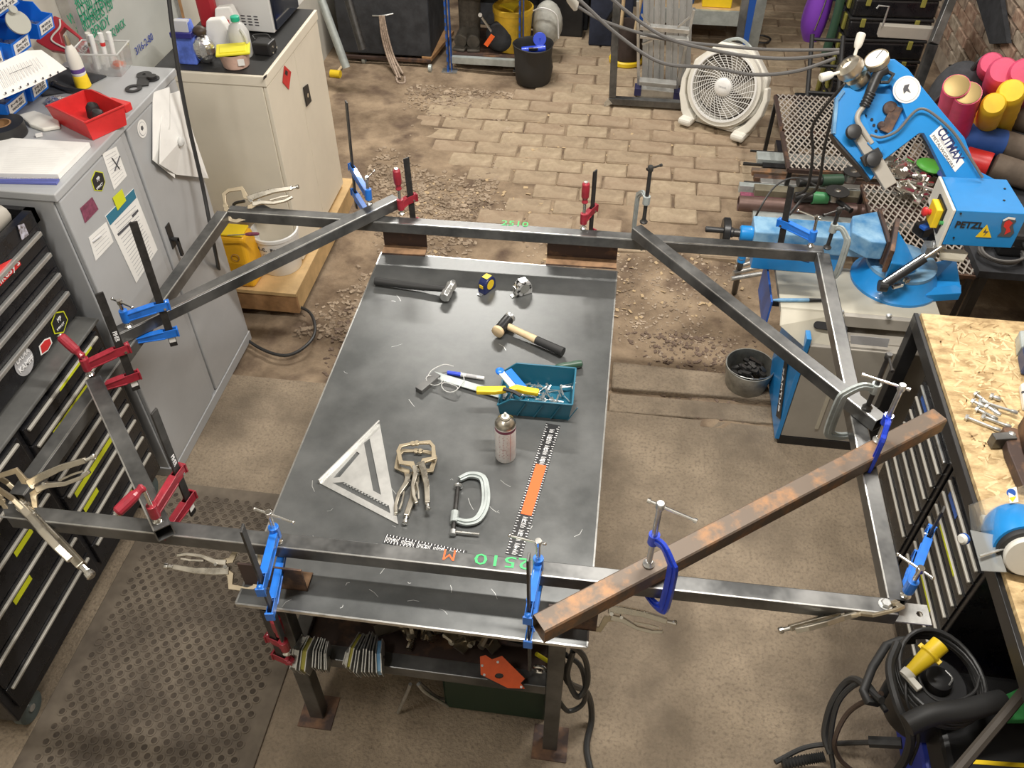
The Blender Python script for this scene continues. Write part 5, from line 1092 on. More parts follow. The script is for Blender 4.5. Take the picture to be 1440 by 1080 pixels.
roll((1398, 145, .90), (1381, 186, .50), .062, yc_, 'short yellow soft roll, left of the two yellow ones', folds=1); roll((1423, 127, .95), (1402, 183, .50), .07, yc_, 'tall yellow soft roll, right of the two yellow ones', folds=1)
roll((1350, 190, .58), (1410, 202, .56), .075, 'navy' if 0 else mat('cover_blue', (.03, .10, .38), .6, 0, .1, 10), 'blue covered roll lying flat below the yellow rolls'); roll((1355, 222, .55), (1392, 232, .55), .065, 'brightred', 'red covered roll with a white stripe lying under the blue one')
for a, b, lab in (((1408, 200, .56), (1450, 214, .55), 'brown bare end of the roll beside the blue cover'), ((1395, 232, .54), (1450, 250, .52), 'brown bare roll beside the red cover'), ((1432, 165, .6), (1460, 175, .6), 'dark roll at right picture edge behind the blue cover')):
    roll(a, b, .07, mat('cover_brown', (.14, .11, .085), .8, 0, .2, 12), lab)
# ================================================================ things on the strand board bench
BZ = .8615
bolts = [((1371, 553), (1402, 577)), ((1366, 563), (1384, 572)), ((1372, 574), (1403, 590)), ((1357, 586), (1407, 606)), ((1380, 585), (1422, 601)), ((1376, 563), (1431, 581)), ((1392, 556), (1407, 562)), ((1386, 570), (1407, 584))]
bl_ = ['zinc bolt, uppermost of the pile on the strand board', 'short zinc bolt at the left of the bolt pile', 'zinc bolt in the middle of bolt pile, below the short one', 'zinc bolt lying lowest and leftmost in the bolt pile', 'zinc bolt at the lower right of the pile', 'longest zinc bolt, reaching right from the bolt pile', 'tiny zinc bolt behind the bolt pile', 'zinc bolt buried across the centre of the bolt pile']
for i, (a, b) in enumerate(bolts):
    z = BZ + .008 + (.014 if i in (1, 5, 7) else 0) + (.02 if i == 7 else 0); A, Bq = P(*a, z), P(*b, z); t = thing('anchor_bolt', bl_[i], 'bolt', mw=frame(A, Bq - A), group='zinc bolts on the bench'); L_ = (Bq - A).length
    MB().cyl((.008, 0, 0), (L_, 0, 0), .0055, n=10).out('shank', 'zinc', t, smooth_=True); MB().lathe([(.010, 0), (.0105, .007)], (0, 0, 0), (1, 0, 0), 6).out('hex_head', 'zinc', t)
    MB().lathe([(.0075, L_ - .02), (.0085, L_ - .008), (.006, L_)], (0, 0, 0), (1, 0, 0), 10).out('sleeve', 'zinc', t, smooth_=True); MB().lathe([(.013, .0075), (.013, .0095)], (0, 0, 0), (1, 0, 0), 14).out('washer', 'zinc', t)
t = thing('toggle_clamp', 'dark rusty iron bending jig with a short square bar lying on the bench', 'tool', P(1425, 650, BZ))
MB().bar(P(1394, 620, BZ + .025), P(1424, 618, BZ + .025), .03, .045).out('square_bar', 'steel', t, world=True, bev=.002)
MB().ribbon([P(1418, 606, BZ + .02), P(1425, 640, BZ + .02), P(1446, 690, BZ + .02)], .045, .038, Z_).out('arm', 'rust_dk', t, world=True, bev=.004)
MB().prism([P(1430, 600, BZ), P(1455, 588, BZ), P(1460, 650, BZ), P(1436, 650, BZ)], (0, 0, .06)).out('body', 'rust_dk', t, world=True, bev=.006); MB().lathe([(.012, 0), (.012, .008), (.004, .012)], P(1422, 612, BZ + .0385), Z_, 10).out('pivot_bolt', 'zinc', t, world=True)
t = thing('small_tool', 'pale grey tool end with a hole at right picture edge on bench', 'tool', P(1443, 560, BZ))
MB().prism([P(1432, 546, BZ), P(1440, 541, BZ), P(1456, 545, BZ), P(1456, 580, BZ), P(1437, 578, BZ)], (0, 0, .022)).out('body', 'offwhite', t, world=True, bev=.004); MB().cyl(P(1439, 552, BZ + .0225), P(1439, 552, BZ + .0235), .006).out('hole', 'ink', t, world=True)
t = thing('cordless_tool', 'grey and navy power tool partly visible at right picture edge on bench', 'power tool', P(1440, 505, BZ))
MB().prism([P(1426, 478, BZ), P(1460, 478, BZ), P(1460, 500, BZ), P(1428, 502, BZ)], (0, 0, .05)).out('head', 'castgrey', t, world=True, bev=.008); MB().prism([P(1429, 503, BZ), P(1460, 500, BZ), P(1460, 532, BZ), P(1434, 528, BZ)], (0, 0, .06)).out('battery', mat('navyp', (.03, .05, .13), .4), t, world=True, bev=.01)
# bench grinder
bg = thing('bench_grinder', 'blue bench grinder with clear plastic eye shields and cream end cover', 'bench grinder', P(1440, 770, BZ))
gcn = P(1441, 775, BZ + .07)
MB().lathe([(.045, -.10), (.05, -.09), (.05, .09), (.045, .10)], gcn + V((.02, .03, 0)), (.25, 1, 0), 30).out('motor', 'sawblue2', bg, world=True, smooth_=True) if 0 else None
ax_ = V((-.10, -1, .35)).normalized()
MB().lathe([(.070, -.14), (.082, -.12), (.085, -.02), (.083, 0)], gcn, ax_, 36).out('wheel_guard', 'sawblue', bg, world=True, smooth_=True)
MB().lathe([(.076, 0), (.076, .012), (.072, .016)], gcn, ax_, 36).out('grinding_wheel', 'rubber', bg, world=True, smooth_=True)
MB().lathe([(.060, .016), (.062, .030), (.058, .036), (.03, .037)], gcn, ax_, 36).out('end_cover', 'offwhite', bg, world=True, smooth_=True)
e3 = [gcn + ax_ * .0375 + (ax_.orthogonal().normalized() * cos(a) + ax_.cross(ax_.orthogonal().normalized()) * sin(a)) * .012 for a in (0, 2.09, 4.19)]
MB().prism(e3, ax_ * .0008).out('cover_mark', gi, bg, world=True)
MB().b2((gcn.x - .06, gcn.y - .03, BZ), (gcn.x + .12, gcn.y + .16, BZ + .02)).out('base', 'castgrey', bg, world=True, bev=.004)
MB().prism([P(1362, 711, .93), P(1440, 683, .97), P(1462, 700, .97), P(1462, 740, .97), P(1366, 748, .93)], (0, 0, .003)).out('eye_shield', 'shield' if 0 else mat('shield_clear', (.85, .87, .85), .12, 0, trans=.9, alpha=.28), bg, world=True)
MB().prism([P(1364, 746, .93), P(1398, 753, .94), P(1415, 805, .90), P(1380, 803, .885)], (0, 0, .003)).out('eye_shield', mat('shield_clear2', (.85, .87, .85), .3, 0, trans=.6, alpha=.45), bg, world=True)
MB().cyl(P(1378, 782, .915), P(1442, 762, .96), .004, n=8).out('shield_rod', 'zinc', bg, world=True)
MB().prism([P(1417, 688, .972), P(1429, 685, .972), P(1432, 706, .972), P(1420, 708, .972)], (0, 0, .0015)).out('warning_label', 'paper', bg, world=True)
MB().cyl(P(1422, 693, .9745), P(1422, 693, .9755), .012, n=16).out('blue_symbol', 'rack', bg, world=True); MB().prism([P(1419, 700, .9745), P(1429, 698, .9745), P(1424, 706, .9745)], (0, 0, .001)).out('yellow_symbol', 'yellow', bg, world=True)
kn = thing('plastic_knob', 'small white and navy knob on the bench edge below shield', 'knob', P(1359, 757, .87)); MB().lathe([(.012, 0), (.016, .006), (.016, .02), (.010, .026)], (0, 0, 0), (-.8, -.5, .3), 14).out('knob', 'offwhite', kn, smooth_=True); MB().lathe([(.017, .008), (.017, .016)], (0, 0, 0), (-.8, -.5, .3), 14).out('navy_ring', 'rack', kn)
# scrap bucket
sb = thing('scrap_bucket', 'galvanised bucket full of dark steel offcuts on the earth floor', 'bucket', P(1046, 548, -.04))
MB().lathe([(.088, 0), (.092, .004), (.118, .165), (.118, .172), (.113, .172), (.088, .01), (.01, .008)], n=32).out('pail', mat('galv', (.34, .34, .31), .45, .6, .3, 12), sb, smooth_=True)
MB().tube([(.115 * cos(a), .115 * sin(a) - .0, .165 - .0 + .02 * sin(a) * -1) for a in [pi + i * pi / 12 for i in range(13)]], .002, 6).out('bail', 'zinc', sb)
q = MB()
for _ in range(36):
    a = random.uniform(0, 6.3); r_ = random.uniform(0, .075); q.box((r_ * cos(a), r_ * sin(a), random.uniform(.09, .165)), (random.uniform(.03, .07), .02, .012), Matrix.Rotation(random.uniform(0, 3), 3, 'Z') @ Matrix.Rotation(random.uniform(-.8, .8), 3, 'Y'))
q.out('offcuts', 'bar', sb, kind='stuff')
# ================================================================ welder corner
wd = thing('welder', 'black and deep blue welding machine under the bench at lower right', 'welding machine', (1.35, 1.25, 0))
wx, wy = 1.10, 1.0
MB().b2((1.12, .70, .0), (1.62, 1.12, .42)).out('body', mat('welder_blue', (.02, .03, .22), .4), wd, world=True, bev=.02)
MB().b2((1.08, .72, .02), (1.119, 1.10, .40)).out('front_panel', 'black', wd, world=True, bev=.01)
MB().b2((1.16, 1.125, .20), (1.70, 1.50, .34)).out('top_tray', 'black', wd, world=True, bev=.02)
MB().b2((1.15, 1.13, .0), (1.65, 1.48, .20)).out('blue_side', mat('welder_blue2', (.02, .04, .35), .4), wd, world=True, bev=.02)
MB().prism([P(1395, 985, .46), P(1445, 962, .46), P(1445, 1012, .46), P(1418, 1012, .46)], (0, 0, -.03)).out('green_panel', 'green', wd, world=True, bev=.004)
MB().tube([P(*p) for p in ((1275, 1020, .50), (1310, 1005, .52), (1360, 998, .52), (1408, 985, .50))], .032, 14, sub=4).out('handle', 'rubber', wd, world=True, smooth_=True)
MB().tube([P(*p) for p in ((1285, 900, .42), (1246, 908, .42), (1214, 972, .42), (1232, 988, .40), (1250, 960, .36))], .014, 10, sub=2).out('tube_frame', 'rubber', wd, world=True, smooth_=True)
MB().prism([P(1358, 1068, .42), P(1445, 1074, .42), P(1445, 1080, .42), P(1358, 1074, .42)], (0, 0, .003)).out('yellow_stripe', 'yellow', wd, world=True)
ctr = P(1315, 962, .42); drum = thing('torch_drum', 'round black drum with gas cap inside the coiled welding cable', 'drum', ctr)
MB().lathe([(.10, -.20), (.105, -.18), (.105, -.01), (.09, .006), (.045, .008), (.04, .04), (.03, .046)], n=32).out('drum', 'black', drum, smooth_=True); MB().tube([(.02, .025, .047), (.035, 0, .048), (.02, -.025, .047)], .003, 6, sub=4).out('cap_ring', 'zinc', drum)
def hose(pts, r, m_, lab, cat='hose', sub=8, group=None, name='welding_cable'): return top_one(MB().tube([P(*p) for p in pts], r, 8, sub=sub), name, m_, lab, cat, group, smooth_=True)
def coil(c, rx, ry, n, z0, dzv, r, m_, lab, jit=.01, name='coiled_cable', ph=0):
    pts = []
    for i in range(int(n * 14)):
        a = i * 2 * pi / 14 + ph; k = i / 14; j = 1 + jit * sin(k * 5.3) * 3; pts.append(V((c.x + rx * j * cos(a), c.y + ry * j * sin(a), z0 + dzv * k + .006 * sin(a * 2 + k))))
    return top_one(MB().tube(pts, r, 8, sub=2), name, m_, lab, 'cable', smooth_=True)
coil(P(1318, 955, .45), .125, .15, 5, .43, .013, .0075, 'cable', 'black cable coiled round the drum with the yellow plug')
hose([(1240, 985, .45), (1200, 955, .35), (1172, 985, .25), (1160, 1030, .15), (1168, 1060, .12)], .012, 'cable', 'thick outermost black cable loop left of the welder')
hose([(1246, 1000, .40), (1215, 960, .38), (1180, 985, .28), (1168, 1040, .16), (1172, 1080, .08)], .009, 'cable', 'middle black cable loop left of the welder')
hose([(1240, 975, .45), (1195, 1000, .3), (1174, 1040, .2), (1180, 1066, .12), (1200, 1085, .08)], .008, mat('cable_brown', (.06, .04, .03), .5), 'brownish inner cable loop left of welder')
hose([(1262, 905, .5), (1251, 940, .5), (1262, 990, .5), (1280, 1030, .45), (1276, 1060, .35), (1262, 1085, .25)], .014, 'rubber', 'thick black hose running down the front of the welder')
hose([(1285, 930, .52), (1300, 970, .5), (1330, 988, .5), (1368, 975, .5), (1378, 950, .5)], .005, 'cable', 'thin glossy black lead looped inside the cable coil')
hose([(1275, 945, .5), (1275, 985, .48), (1292, 1035, .40), (1280, 1075, .3)], .005, 'cable', 'thin black lead dropping in front of thick hose')
hose([(1090, 1072, .05), (1130, 1052, .06), (1170, 1046, .10), (1225, 1044, .2)], .009, 'cable', 'black torch lead reaching left across concrete to the welder')
top_one(MB().tube([P(1100, 1075, .05), P(1135, 1068, .06), P(1160, 1064, .08)], .016, 10, sub=16, rs=lambda t: .014 + .005 * (int(t * 32) % 2)), 'corrugated_hose', 'rubber', 'ribbed black strain relief sleeve at bottom right on the floor', 'hose', smooth_=True)
hose([(1222, 1043, .22), (1245, 1044, .24), (1268, 1045, .26)], .019, 'rubber', 'fat black cable plug connector going into the welder front', name='cable_connector')
hose([(1455, 955, .62), (1405, 1015, .60), (1350, 1080, .58), (1325, 1110, .56)], .016, mat('strap_brown', (.06, .05, .04), .7), 'dark strap crossing the picture corner over the blue welder', name='strap', cat='strap')
pg = thing('yellow_plug', 'yellow industrial plug resting on the coiled black cable', 'plug', mw=frame(P(1290, 936, .53), P(1316, 912, .56) - P(1290, 936, .53)))
L_ = (P(1290, 936, .53) - P(1320, 905, .56)).length
MB().lathe([(.018, -.03), (.021, 0), (.024, .02), (.026, L_ * .45), (.031, L_ * .5), (.031, L_ * .58), (.027, L_ * .6), (.028, L_), (.024, L_)], (0, 0, 0), (1, 0, 0), 20).out('shell', 'yellow', pg, smooth_=True)
MB().lathe([(.021, -.052), (.022, -.03)], (0, 0, 0), (1, 0, 0), 16).out('gland', 'offwhite', pg, smooth_=True); [MB().box((L_ * .54, s_ * .032, 0), (.014, .012, .012)).out('lug', 'yellow', pg) for s_ in (-1, 1)]
bc = thing('cable_clip', 'pale plastic clip beside the yellow plug', 'clip', P(1283, 958, .52), .6); MB().box((0, 0, 0), (.02, .06, .016)).out('clip', 'offwhite', bc, bev=.003)
# ================================================================ fan
fx = (P(967, 152) + P(1045, 190)) / 2
fr_ = P(1045, 188) - P(975, 150 + 8); fdir = V((P(1052, 186).x - P(975, 163).x, P(1052, 186).y - P(975, 163).y, 0)).normalized()
# centre of the grille and its facing
Fc = P(1018, 122, .31); fn_ = V((-fdir.y * -1, -fdir.x, 0)); fn_ = V((fdir.y, -fdir.x, 0)).normalized()
if fn_.y > 0: fn_ = -fn_
fn_ = (fn_ + Z_ * .28).normalized(); fu = (Z_ - fn_ * fn_.z).normalized(); fs = fn_.cross(fu) * -1
fs = fu.cross(fn_)
R0 = .275
fan = thing('floor_fan', 'white plastic floor fan with spiral wire grille on the brick floor', 'fan', (Fc.x, Fc.y, 0))
def fp(r, a, d=0.): return Fc + (fs * cos(a) + fu * sin(a)) * r + fn_ * d
def ring(r0, r1, d0, d1, n=64):
    m = MB(); pr = [(r0, d0), (r1, d0), (r1, d1), (r0, d1)]; vs = []; fs_ = []
    for i in range(n):
        a = 2 * pi * i / n
        for r, d in pr: vs.append(fp(r, a, d))
    for i in range(n):
        j = (i + 1) % n
        for k in range(4): fs_.append((i * 4 + k, i * 4 + (k + 1) % 4, j * 4 + (k + 1) % 4, j * 4 + k))
    return m._m(vs, fs_)
ring(.225, .262, -.10, .012).out('outer_ring', 'offwhite', fan, world=True, smooth_=True)
ring(.222, .235, .0, .022).out('grille_rim', 'white', fan, world=True, smooth_=True)
hsg = MB(); oc = [fp(r, a, -.12) for a, r in [(RAD(22.5 + 45 * i), .295) for i in range(8)]]
hsg.prism(oc, fn_ * .085, [[fp(.24, 2 * pi * i / 32, -.12) for i in range(32)]]); hsg.out('housing', 'offwhite', fan, world=True, bev=.015)
q = MB()
for k in range(11): q.tube([fp(.065 + k * .0155, 2 * pi * i / 48, .012) for i in range(48)], .0016, 5, closed=True)
q.out('grille_rings', 'white', fan, world=True, kind='stuff')
q = MB()
for k in range(30):
    a0 = 2 * pi * k / 30; q.tube([fp(.055 + .175 * t, a0 + .75 * (1 - (1 - t) ** 2) , .014) for t in [i / 7 for i in range(8)]], .0024, 5)
q.out('spiral_spokes', 'white', fan, world=True, kind='stuff')
m = MB(); m.lathe([(.060, .004), (.060, .020), (.050, .030), (.02, .034)], Fc, fn_, 32); hb = m.out('hub', 'white', fan, world=True, smooth_=True); txt('CHALLENGE', Fc + fn_ * .0345, fs, fu, .014, gi, fan, 'hub_letters', fit=.055)
MB().cyl(Fc - fn_ * .11, Fc - fn_ * .105, .235, n=40).out('back_grille', mat('fan_dark', (.13, .11, .09), .7), fan, world=True)
for k in range(5):
    a = 2 * pi * k / 5; q = MB(); v = [fp(.05, a - .25, -.04), fp(.05, a + .35, -.07), fp(.20, a + .45, -.08), fp(.215, a + .05, -.06), fp(.19, a - .25, -.035)]
    q.prism(v, fn_ * .003); q.out('fan_blade', mat('blade', (.40, .37, .32), .5), fan, world=True)
for s_ in (-1, 1):
    q = MB(); pts = [Fc + fs * (s_ * x) + fu * y + fn_ * -.04 for x, y in ((.285, .06), (.300, -.02), (.285, -.12), (.235, -.22), (.17, -.29))]
    q.ribbon(pts, [.028, .034, .045, .06, .07], .075, fn_); q.out('side_arm', 'offwhite', fan, world=True, bev=.008)
bx_ = V((Fc.x, Fc.y, 0)); fsh = V((fs.x, fs.y, 0)).normalized(); fnh = V((fn_.x, fn_.y, 0)).normalized()
MB().bar(bx_ - fsh * .20 + Z_ * .035 - fnh * .03, bx_ + fsh * .20 + Z_ * .035 - fnh * .03, .09, .05).out('base_bar', 'offwhite', fan, world=True, bev=.012)
for s_ in (-1, 1):
    c = bx_ + fsh * (s_ * .20); MB().prism([c + fnh * .13 - fsh * .05 + Z_ * .014, c + fnh * .13 + fsh * .05 + Z_ * .014, c - fnh * .12 + fsh * .045 + Z_ * .014, c - fnh * .12 - fsh * .045 + Z_ * .014], (0, 0, .05)).out('foot', 'offwhite', fan, world=True, bev=.018)
MB().tube([fp(.27, RAD(90 + a), -.05) + fu * (.04 * (1 - abs(a) / 26) ** .5) for a in range(-26, 27, 4)], .011, 8).out('carry_handle', 'castgrey', fan, world=True, smooth_=True)
# ================================================================ leaning tube frame and ladder
lf = thing('leaning_frame', 'dark square tube rectangle standing upright in front of the folded ladder', 'frame', (.18, 5.97, 0))
a, b, c = PY(860, 151, 5.97), PY(1000, 160, 5.97), PY(872, -60, 6.05); a.z = b.z = .04; tz = 1.1
MB().bar(a - X_ * .025, b, .05, .05).out('bottom_tube', 'steel', lf, world=True, bev=.003); MB().bar(a + Z_ * .026, PY(873, -120, 6.1), .05, .05, (0, 1, 0)).out('upright_tube', 'steel', lf, world=True, bev=.003)
MB().bar(b + V((.12, 0, .0)), PY(1066, -120, 6.15), .05, .05, (0, 1, 0)).out('upright_tube', 'steel', lf, world=True, bev=.003); MB().bar(b, b + V((.12, 0, 0)), .05, .05).out('bottom_tube', 'steel', lf, world=True, bev=.003)
MB().prism([PY(*p, 5.94) for p in ((849, 146), (855, 138), (861, 146), (849, 151))], (0, .004, 0)).out('weld_patch', 'zinc', lf, world=True)
ld = thing('folding_ladder', 'folded aluminium step ladder standing behind the tube frame', 'ladder', (.27, 6.25, 0))
LY = 6.2; ly = lambda x, y, Y=LY: PY(x, y, Y)
MB().bar(ly(897, 0), ly(898, 128), .045, .02, X_).out('stile', 'alu', ld, world=True, bev=.002); MB().bar(ly(976, 12), ly(951, 126), .045, .02, X_).out('stile', 'alu', ld, world=True, bev=.002)
for (y_, h_) in ((41, .03), (54, .02)): MB().bar(ly(900, y_ - 4, LY - .03), ly(969, y_ + 2, LY - .03), .06, h_).out('rung', 'alu', ld, world=True, bev=.002)
MB().bar(ly(899, 114, LY - .05), ly(951, 119, LY - .05), .08, .03).out('rung', 'alu', ld, world=True, bev=.002); MB().bar(ly(897, 128, LY - .03), ly(953, 134, LY - .03), .06, .07).out('foot_bar', 'alu', ld, world=True, bev=.003)
for p, q_ in (((902, 20), (914, 36)), ((970, 24), (953, 38)), ((903, 62), (918, 56)), ((965, 66), (953, 58))): MB().bar(ly(*p, LY - .04), ly(*q_, LY - .04), .018, .012).out('brace', 'alu', ld, world=True)
for p in ((897, 126), (952, 132)): MB().box(ly(*p, LY - .04), (.05, .09, .06)).out('rubber_foot', 'navyp' if 0 else mat('foot_blue', (.03, .03, .10), .6), ld, world=True, bev=.004)
al = mat('corrugated', (.40, .395, .38), .4, .5, .1, 9)
for i, (x0_, x1_) in enumerate(((903, 918), (919, 934), (936, 953), (954, 972))):
    dk = thing('deck_board', ['aluminium deck plank behind the ladder, leftmost', 'aluminium deck plank behind the ladder, second from left', 'aluminium deck plank behind the ladder, third from left', 'aluminium deck plank behind the ladder, rightmost'][i], 'plank', (PY((x0_ + x1_) / 2, 110, 6.32).x, 6.32, .0))
    p = PY(x0_, 116, 6.32); q_ = PY(x1_ - .6, 116, 6.32); pt = PY(x0_ + 2, -30, 6.42); qt = PY(x1_ + 2.5, -30, 6.42)
    p.z = q_.z = .02
    MB().prism([p, q_, qt, pt], (0, .03, 0)).out('plank', al, dk, world=True); MB().bar((p + q_) / 2 - Y_ * .004, (pt + qt) / 2 - Y_ * .004, .006, .008, (0, 1, 0)).out('rib', 'zinc', dk, world=True)
# ================================================================ racking with its loads
rkx = thing('blue_racking', 'blue slotted steel racking with boarded shelf at the back', 'shelving', (-.9, 6.6, 0))
def post(px0, px1, Y, z1=1.5):
    b_ = PY(*px0, Y); t_ = PY(*px1, Y); b_.z = .004; u = (t_ - b_); u = u / u.z if abs(u.z) > .01 else Z_; p = MB(); p.bar(b_, V((b_.x, Y, z1)), .05, .012, X_ * 1) ; p.bar(V((b_.x + .024, Y + .02, .004)), V((b_.x + .024, Y + .02, z1)), .05, .004, (1, 0, 0)) 
    o = p.out('post', 'rack', rkx, world=True); q = MB()
    for k in range(20): q.box((b_.x, Y - .0265, .08 + k * .06), (.008, .004, .022)) if 0 else q.box((b_.x, Y - .0256, .08 + k * .06), (.010, .002, .024))
    q.out('slots', 'ink', o, world=True, kind='stuff'); MB().b2((b_.x - .05, Y - .04, 0.005), (b_.x + .07, Y + .04, .012)).out('foot_plate', 'zinc', o, world=True); return b_
p1 = post((631, 103), (624, 0), 6.36); p2 = post((731, 75), (729, 0), 6.44)
for zz_ in (.07, .62): 
    MB().b2((p1.x + .03, 6.36, zz_), (p2.x + .05, 6.40, zz_ + .05)).out('shelf_beam', 'castgrey', rkx, world=True); MB().b2((p1.x + .03, 6.41, zz_ + .03), (p2.x + .05, 6.95, zz_ + .05)).out('shelf_board', 'rust_dk', rkx, world=True)
p3 = P(1036, 52); 
rk2 = thing('rear_racking', 'blue racking bay at right behind the fan carrying the yellow box', 'shelving', (.7, 7.3, 0))
for x in (.935, .10): MB().b2((x - .03, 7.0, 0), (x + .03, 7.04, 1.5)).out('post', 'rack', rk2, world=True)
MB().b2((.12, 7.0, .22), (.90, 7.03, .33)).out('shelf_beam', 'castgrey', rk2, world=True); MB().b2((.12, 7.03, .31), (.92, 7.6, .33)).out('shelf_board', 'ply', rk2, world=True)
MB().b2((.96, 7.1, 0), (1.06, 7.6, 1.4)).out('side_panel', 'castgrey', rk2, world=True)
yb = thing('yellow_box', 'bright yellow box with a round emblem on the racking shelf', 'box', (.66, 7.15, .331)); MB().b2((-.10, -.08, 0), (.13, .10, .30)).out('box', 'yellow', yb, bev=.006); MB().cyl((.02, -.081, .14), (.02, -.083, .14), .07, n=24).out('emblem', 'white', yb); MB().prism([(-.01, -.0835, .13), (.03, -.0835, .17), (.05, -.0835, .12)], (0, -.001, 0)).out('emblem_mark', 'ink', yb)
bt2 = thing('blue_tub', 'small blue tub beside the yellow box on the shelf', 'tub', (.45, 7.15, .331)); MB().lathe([(.05, 0), (.06, .13), (.055, .13), (.045, .01), (.01, .01)], n=20).out('tub', 'cover_blue' if 0 else MATS['cover_blue'], bt2, smooth_=True)
# bucket yellow
c = PY(722, 55, 6.62); yb2 = thing('yellow_bucket', 'dirty yellow plastic bucket on the racking shelf', 'bucket', (c.x, 6.60, .121))
MB().lathe([(.125, 0), (.13, .005), (.15, .28), (.158, .285), (.158, .32), (.152, .325), (.145, .325), (.12, .02), (.01, .015)], n=36).out('pail', mat('bucket_yellow', (.66, .42, .03), .5, 0, .2, 8), yb2, smooth_=True)
MB().prism([(-.10, -.02, .322), (.02, -.13, .322), (.05, .1, .322)], (0, 0, .012)).out('yellow_flap', 'yellow', yb2)
bt3 = thing('white_sack', 'crumpled pale plastic sack beside yellow bucket', 'sack', (c.x + .26, 6.68, .121)); MB().ball((0, 0, .17), .15, (.8, .8, 1.15), n=14, m=10).out('sack', mat('sack', (.42, .42, .38), .6, 0, .2, 10, bump=.6, bscale=12), bt3, smooth_=True); MB().tube([(-.1, -.1, .3), (-.02, -.14, .34), (.08, -.12, .28), (.1, -.1, .1)], .006, 6, sub=4).out('drawstring', 'white', bt3)
for k, (px_b, lab) in enumerate((((655, 75), 'dusty grey work boot on the racking shelf, left one'), ((668, 72), 'dusty grey work boot on the racking shelf, right one'))):
    c = PY(*px_b, 6.55); bt = thing('work_boot', lab, 'boot', (c.x - .02, 6.60, .121), RAD(-10 + 20 * k))
    MB().prism([(-.05, -.14, 0), (.05, -.14, 0), (.055, .06, 0), (.04, .14, 0), (-.04, .14, 0), (-.055, .06, 0)], (0, 0, .02)).out('sole', 'leather', bt, bev=.006)
    MB().tube([(0, -.09, .06), (0, -.02, .07), (0, .06, .10), (0, .08, .20), (0, .085, .42)], .05, 14, sub=4, rs=lambda t: .05 + .018 * t).out('upper', 'leather', bt, smooth_=True)
tb_ = thing('tool_satchel', 'black tool with orange label and pale handle leaning on racking', 'tool bag', PY(700, 82, 6.45) ); tb_.location.z = .121; WM[tb_.name] = Matrix.Translation(tb_.location)
MB().ball((.02, .06, .12), .12, (1, .6, 1), n=16, m=10).out('pouch', 'cloth', tb_, smooth_=True); MB().box((-.06, -.03, .12), (.035, .006, .10), Matrix.Rotation(RAD(35), 3, 'Y')).out('orange_label', 'orange', tb_); MB().cyl((-.12, .0, .28), (-.05, .02, .17), .009).out('handle', 'zinc', tb_); MB().cyl((-.13, .0, .30), (-.13, -.01, .30), .015).out('knob', 'white', tb_)
kb = P(748, 120); fb = thing('black_trug', 'black flexible tub holding blue tools by the racking', 'tub', (kb.x, kb.y + .08, .0))
m = MB(); n_s = 40; prof = [(.125, 0), (.135, .02), (.145, .12), (.140, .2), (.150, .28), (.155, .285), (.150, .29), (.140, .27), (.13, .03), (.01, .02)]; m.lathe(prof, n=n_s)
for v in m.b.verts:
    a = math.atan2(v.co.y, v.co.x); k = 1 + .05 * sin(3 * a + v.co.z * 18) * (v.co.z > .03); v.co.x *= k; v.co.y *= k
m.out('tub', 'rubber', fb, smooth_=True)
bt4 = thing('blue_clamp_tool', 'blue plastic clamp tools sticking out of black tub', 'tool', (kb.x, kb.y + .08, .20)); q = MB(); q.cyl((-.09, 0, .03), (.09, .02, .05), .028); q.lathe([(.045, 0), (.05, .01), (.05, .03)], (.04, .06, .10), (0, -1, .4), 18); q.bar((.03, .03, .03), (.04, .05, .12), .03, .03); q.out('blue_body', 'dblue', bt4, bev=.002, smooth_=True); MB().box((0, -.03, .06), (.07, .02, .02), .3).out('steel_jaw', 'chrome', bt4, bev=.002)
# tool bag with two wooden handles, yellow base
kb = P(879, 96); tb = thing('tool_bucket', 'dark tool bag with a yellow rim at its base and wooden handled tools', 'tool bag', (kb.x, kb.y + .12, 0))
MB().lathe([(.125, 0), (.135, .01), (.135, .035), (.125, .045)], n=28).out('yellow_base', 'yellow', tb, smooth_=True); MB().lathe([(.12, .045), (.13, .10), (.13, .30), (.12, .30), (.115, .06), (.01, .05)], n=28).out('bag', mat('bag_brown', (.05, .035, .03), .8, 0, .3, 12), tb, smooth_=True)
for i, x in enumerate((-.06, .05)):
    h = thing('garden_tool', ['wooden handled tool in the dark tool bag, left one', 'wooden handled tool in the dark tool bag, right one'][i], 'tool', (kb.x + x, kb.y + .08, .06)); MB().tube([(0, 0, 0), (0, 0, .2), (.02 * i, 0, .42), (.03 * i, -.02, .52)], .014, 10, sub=3).out('handle', 'wood', h, smooth_=True); MB().box((0, -.012, .12), (.03, .01, .2)).out('blade', 'zinc', h)
# dark cart with a rope
ca = thing('black_trolley', 'black cloth sided trolley on castors at the back left', 'trolley', (-1.85, 6.65, 0))
MB().b2((-2.25, 6.42, .08), (-1.52, 7.0, .9)).out('body', 'cloth', ca, world=True, bev=.01); MB().bar((-2.22, 6.40, .06), (-1.52, 6.40, .06), .03, .02).out('base_rail', 'rust_dk', ca, world=True)
MB().bar(P(600, 83, .07), P(632, 45, .07), .08, .03).out('wooden_runner', 'plyedge', ca, world=True)
for p in ((512, 84), (605, 96)): c = P(*p, .03); MB().cyl(c - X_ * .012, c + X_ * .012, .03).out('castor', 'castgrey', ca, world=True)
MB().tube([PY(524, 22, 6.40), PY(538, 22, 6.37), PY(553, 19, 6.40)], .006, 8, sub=3).out('hook', 'zinc', ca, world=True)
rp = thing('hanging_rope', 'pale doubled rope hanging from the black trolley down to the floor', 'rope', PY(545, 60, 6.34))
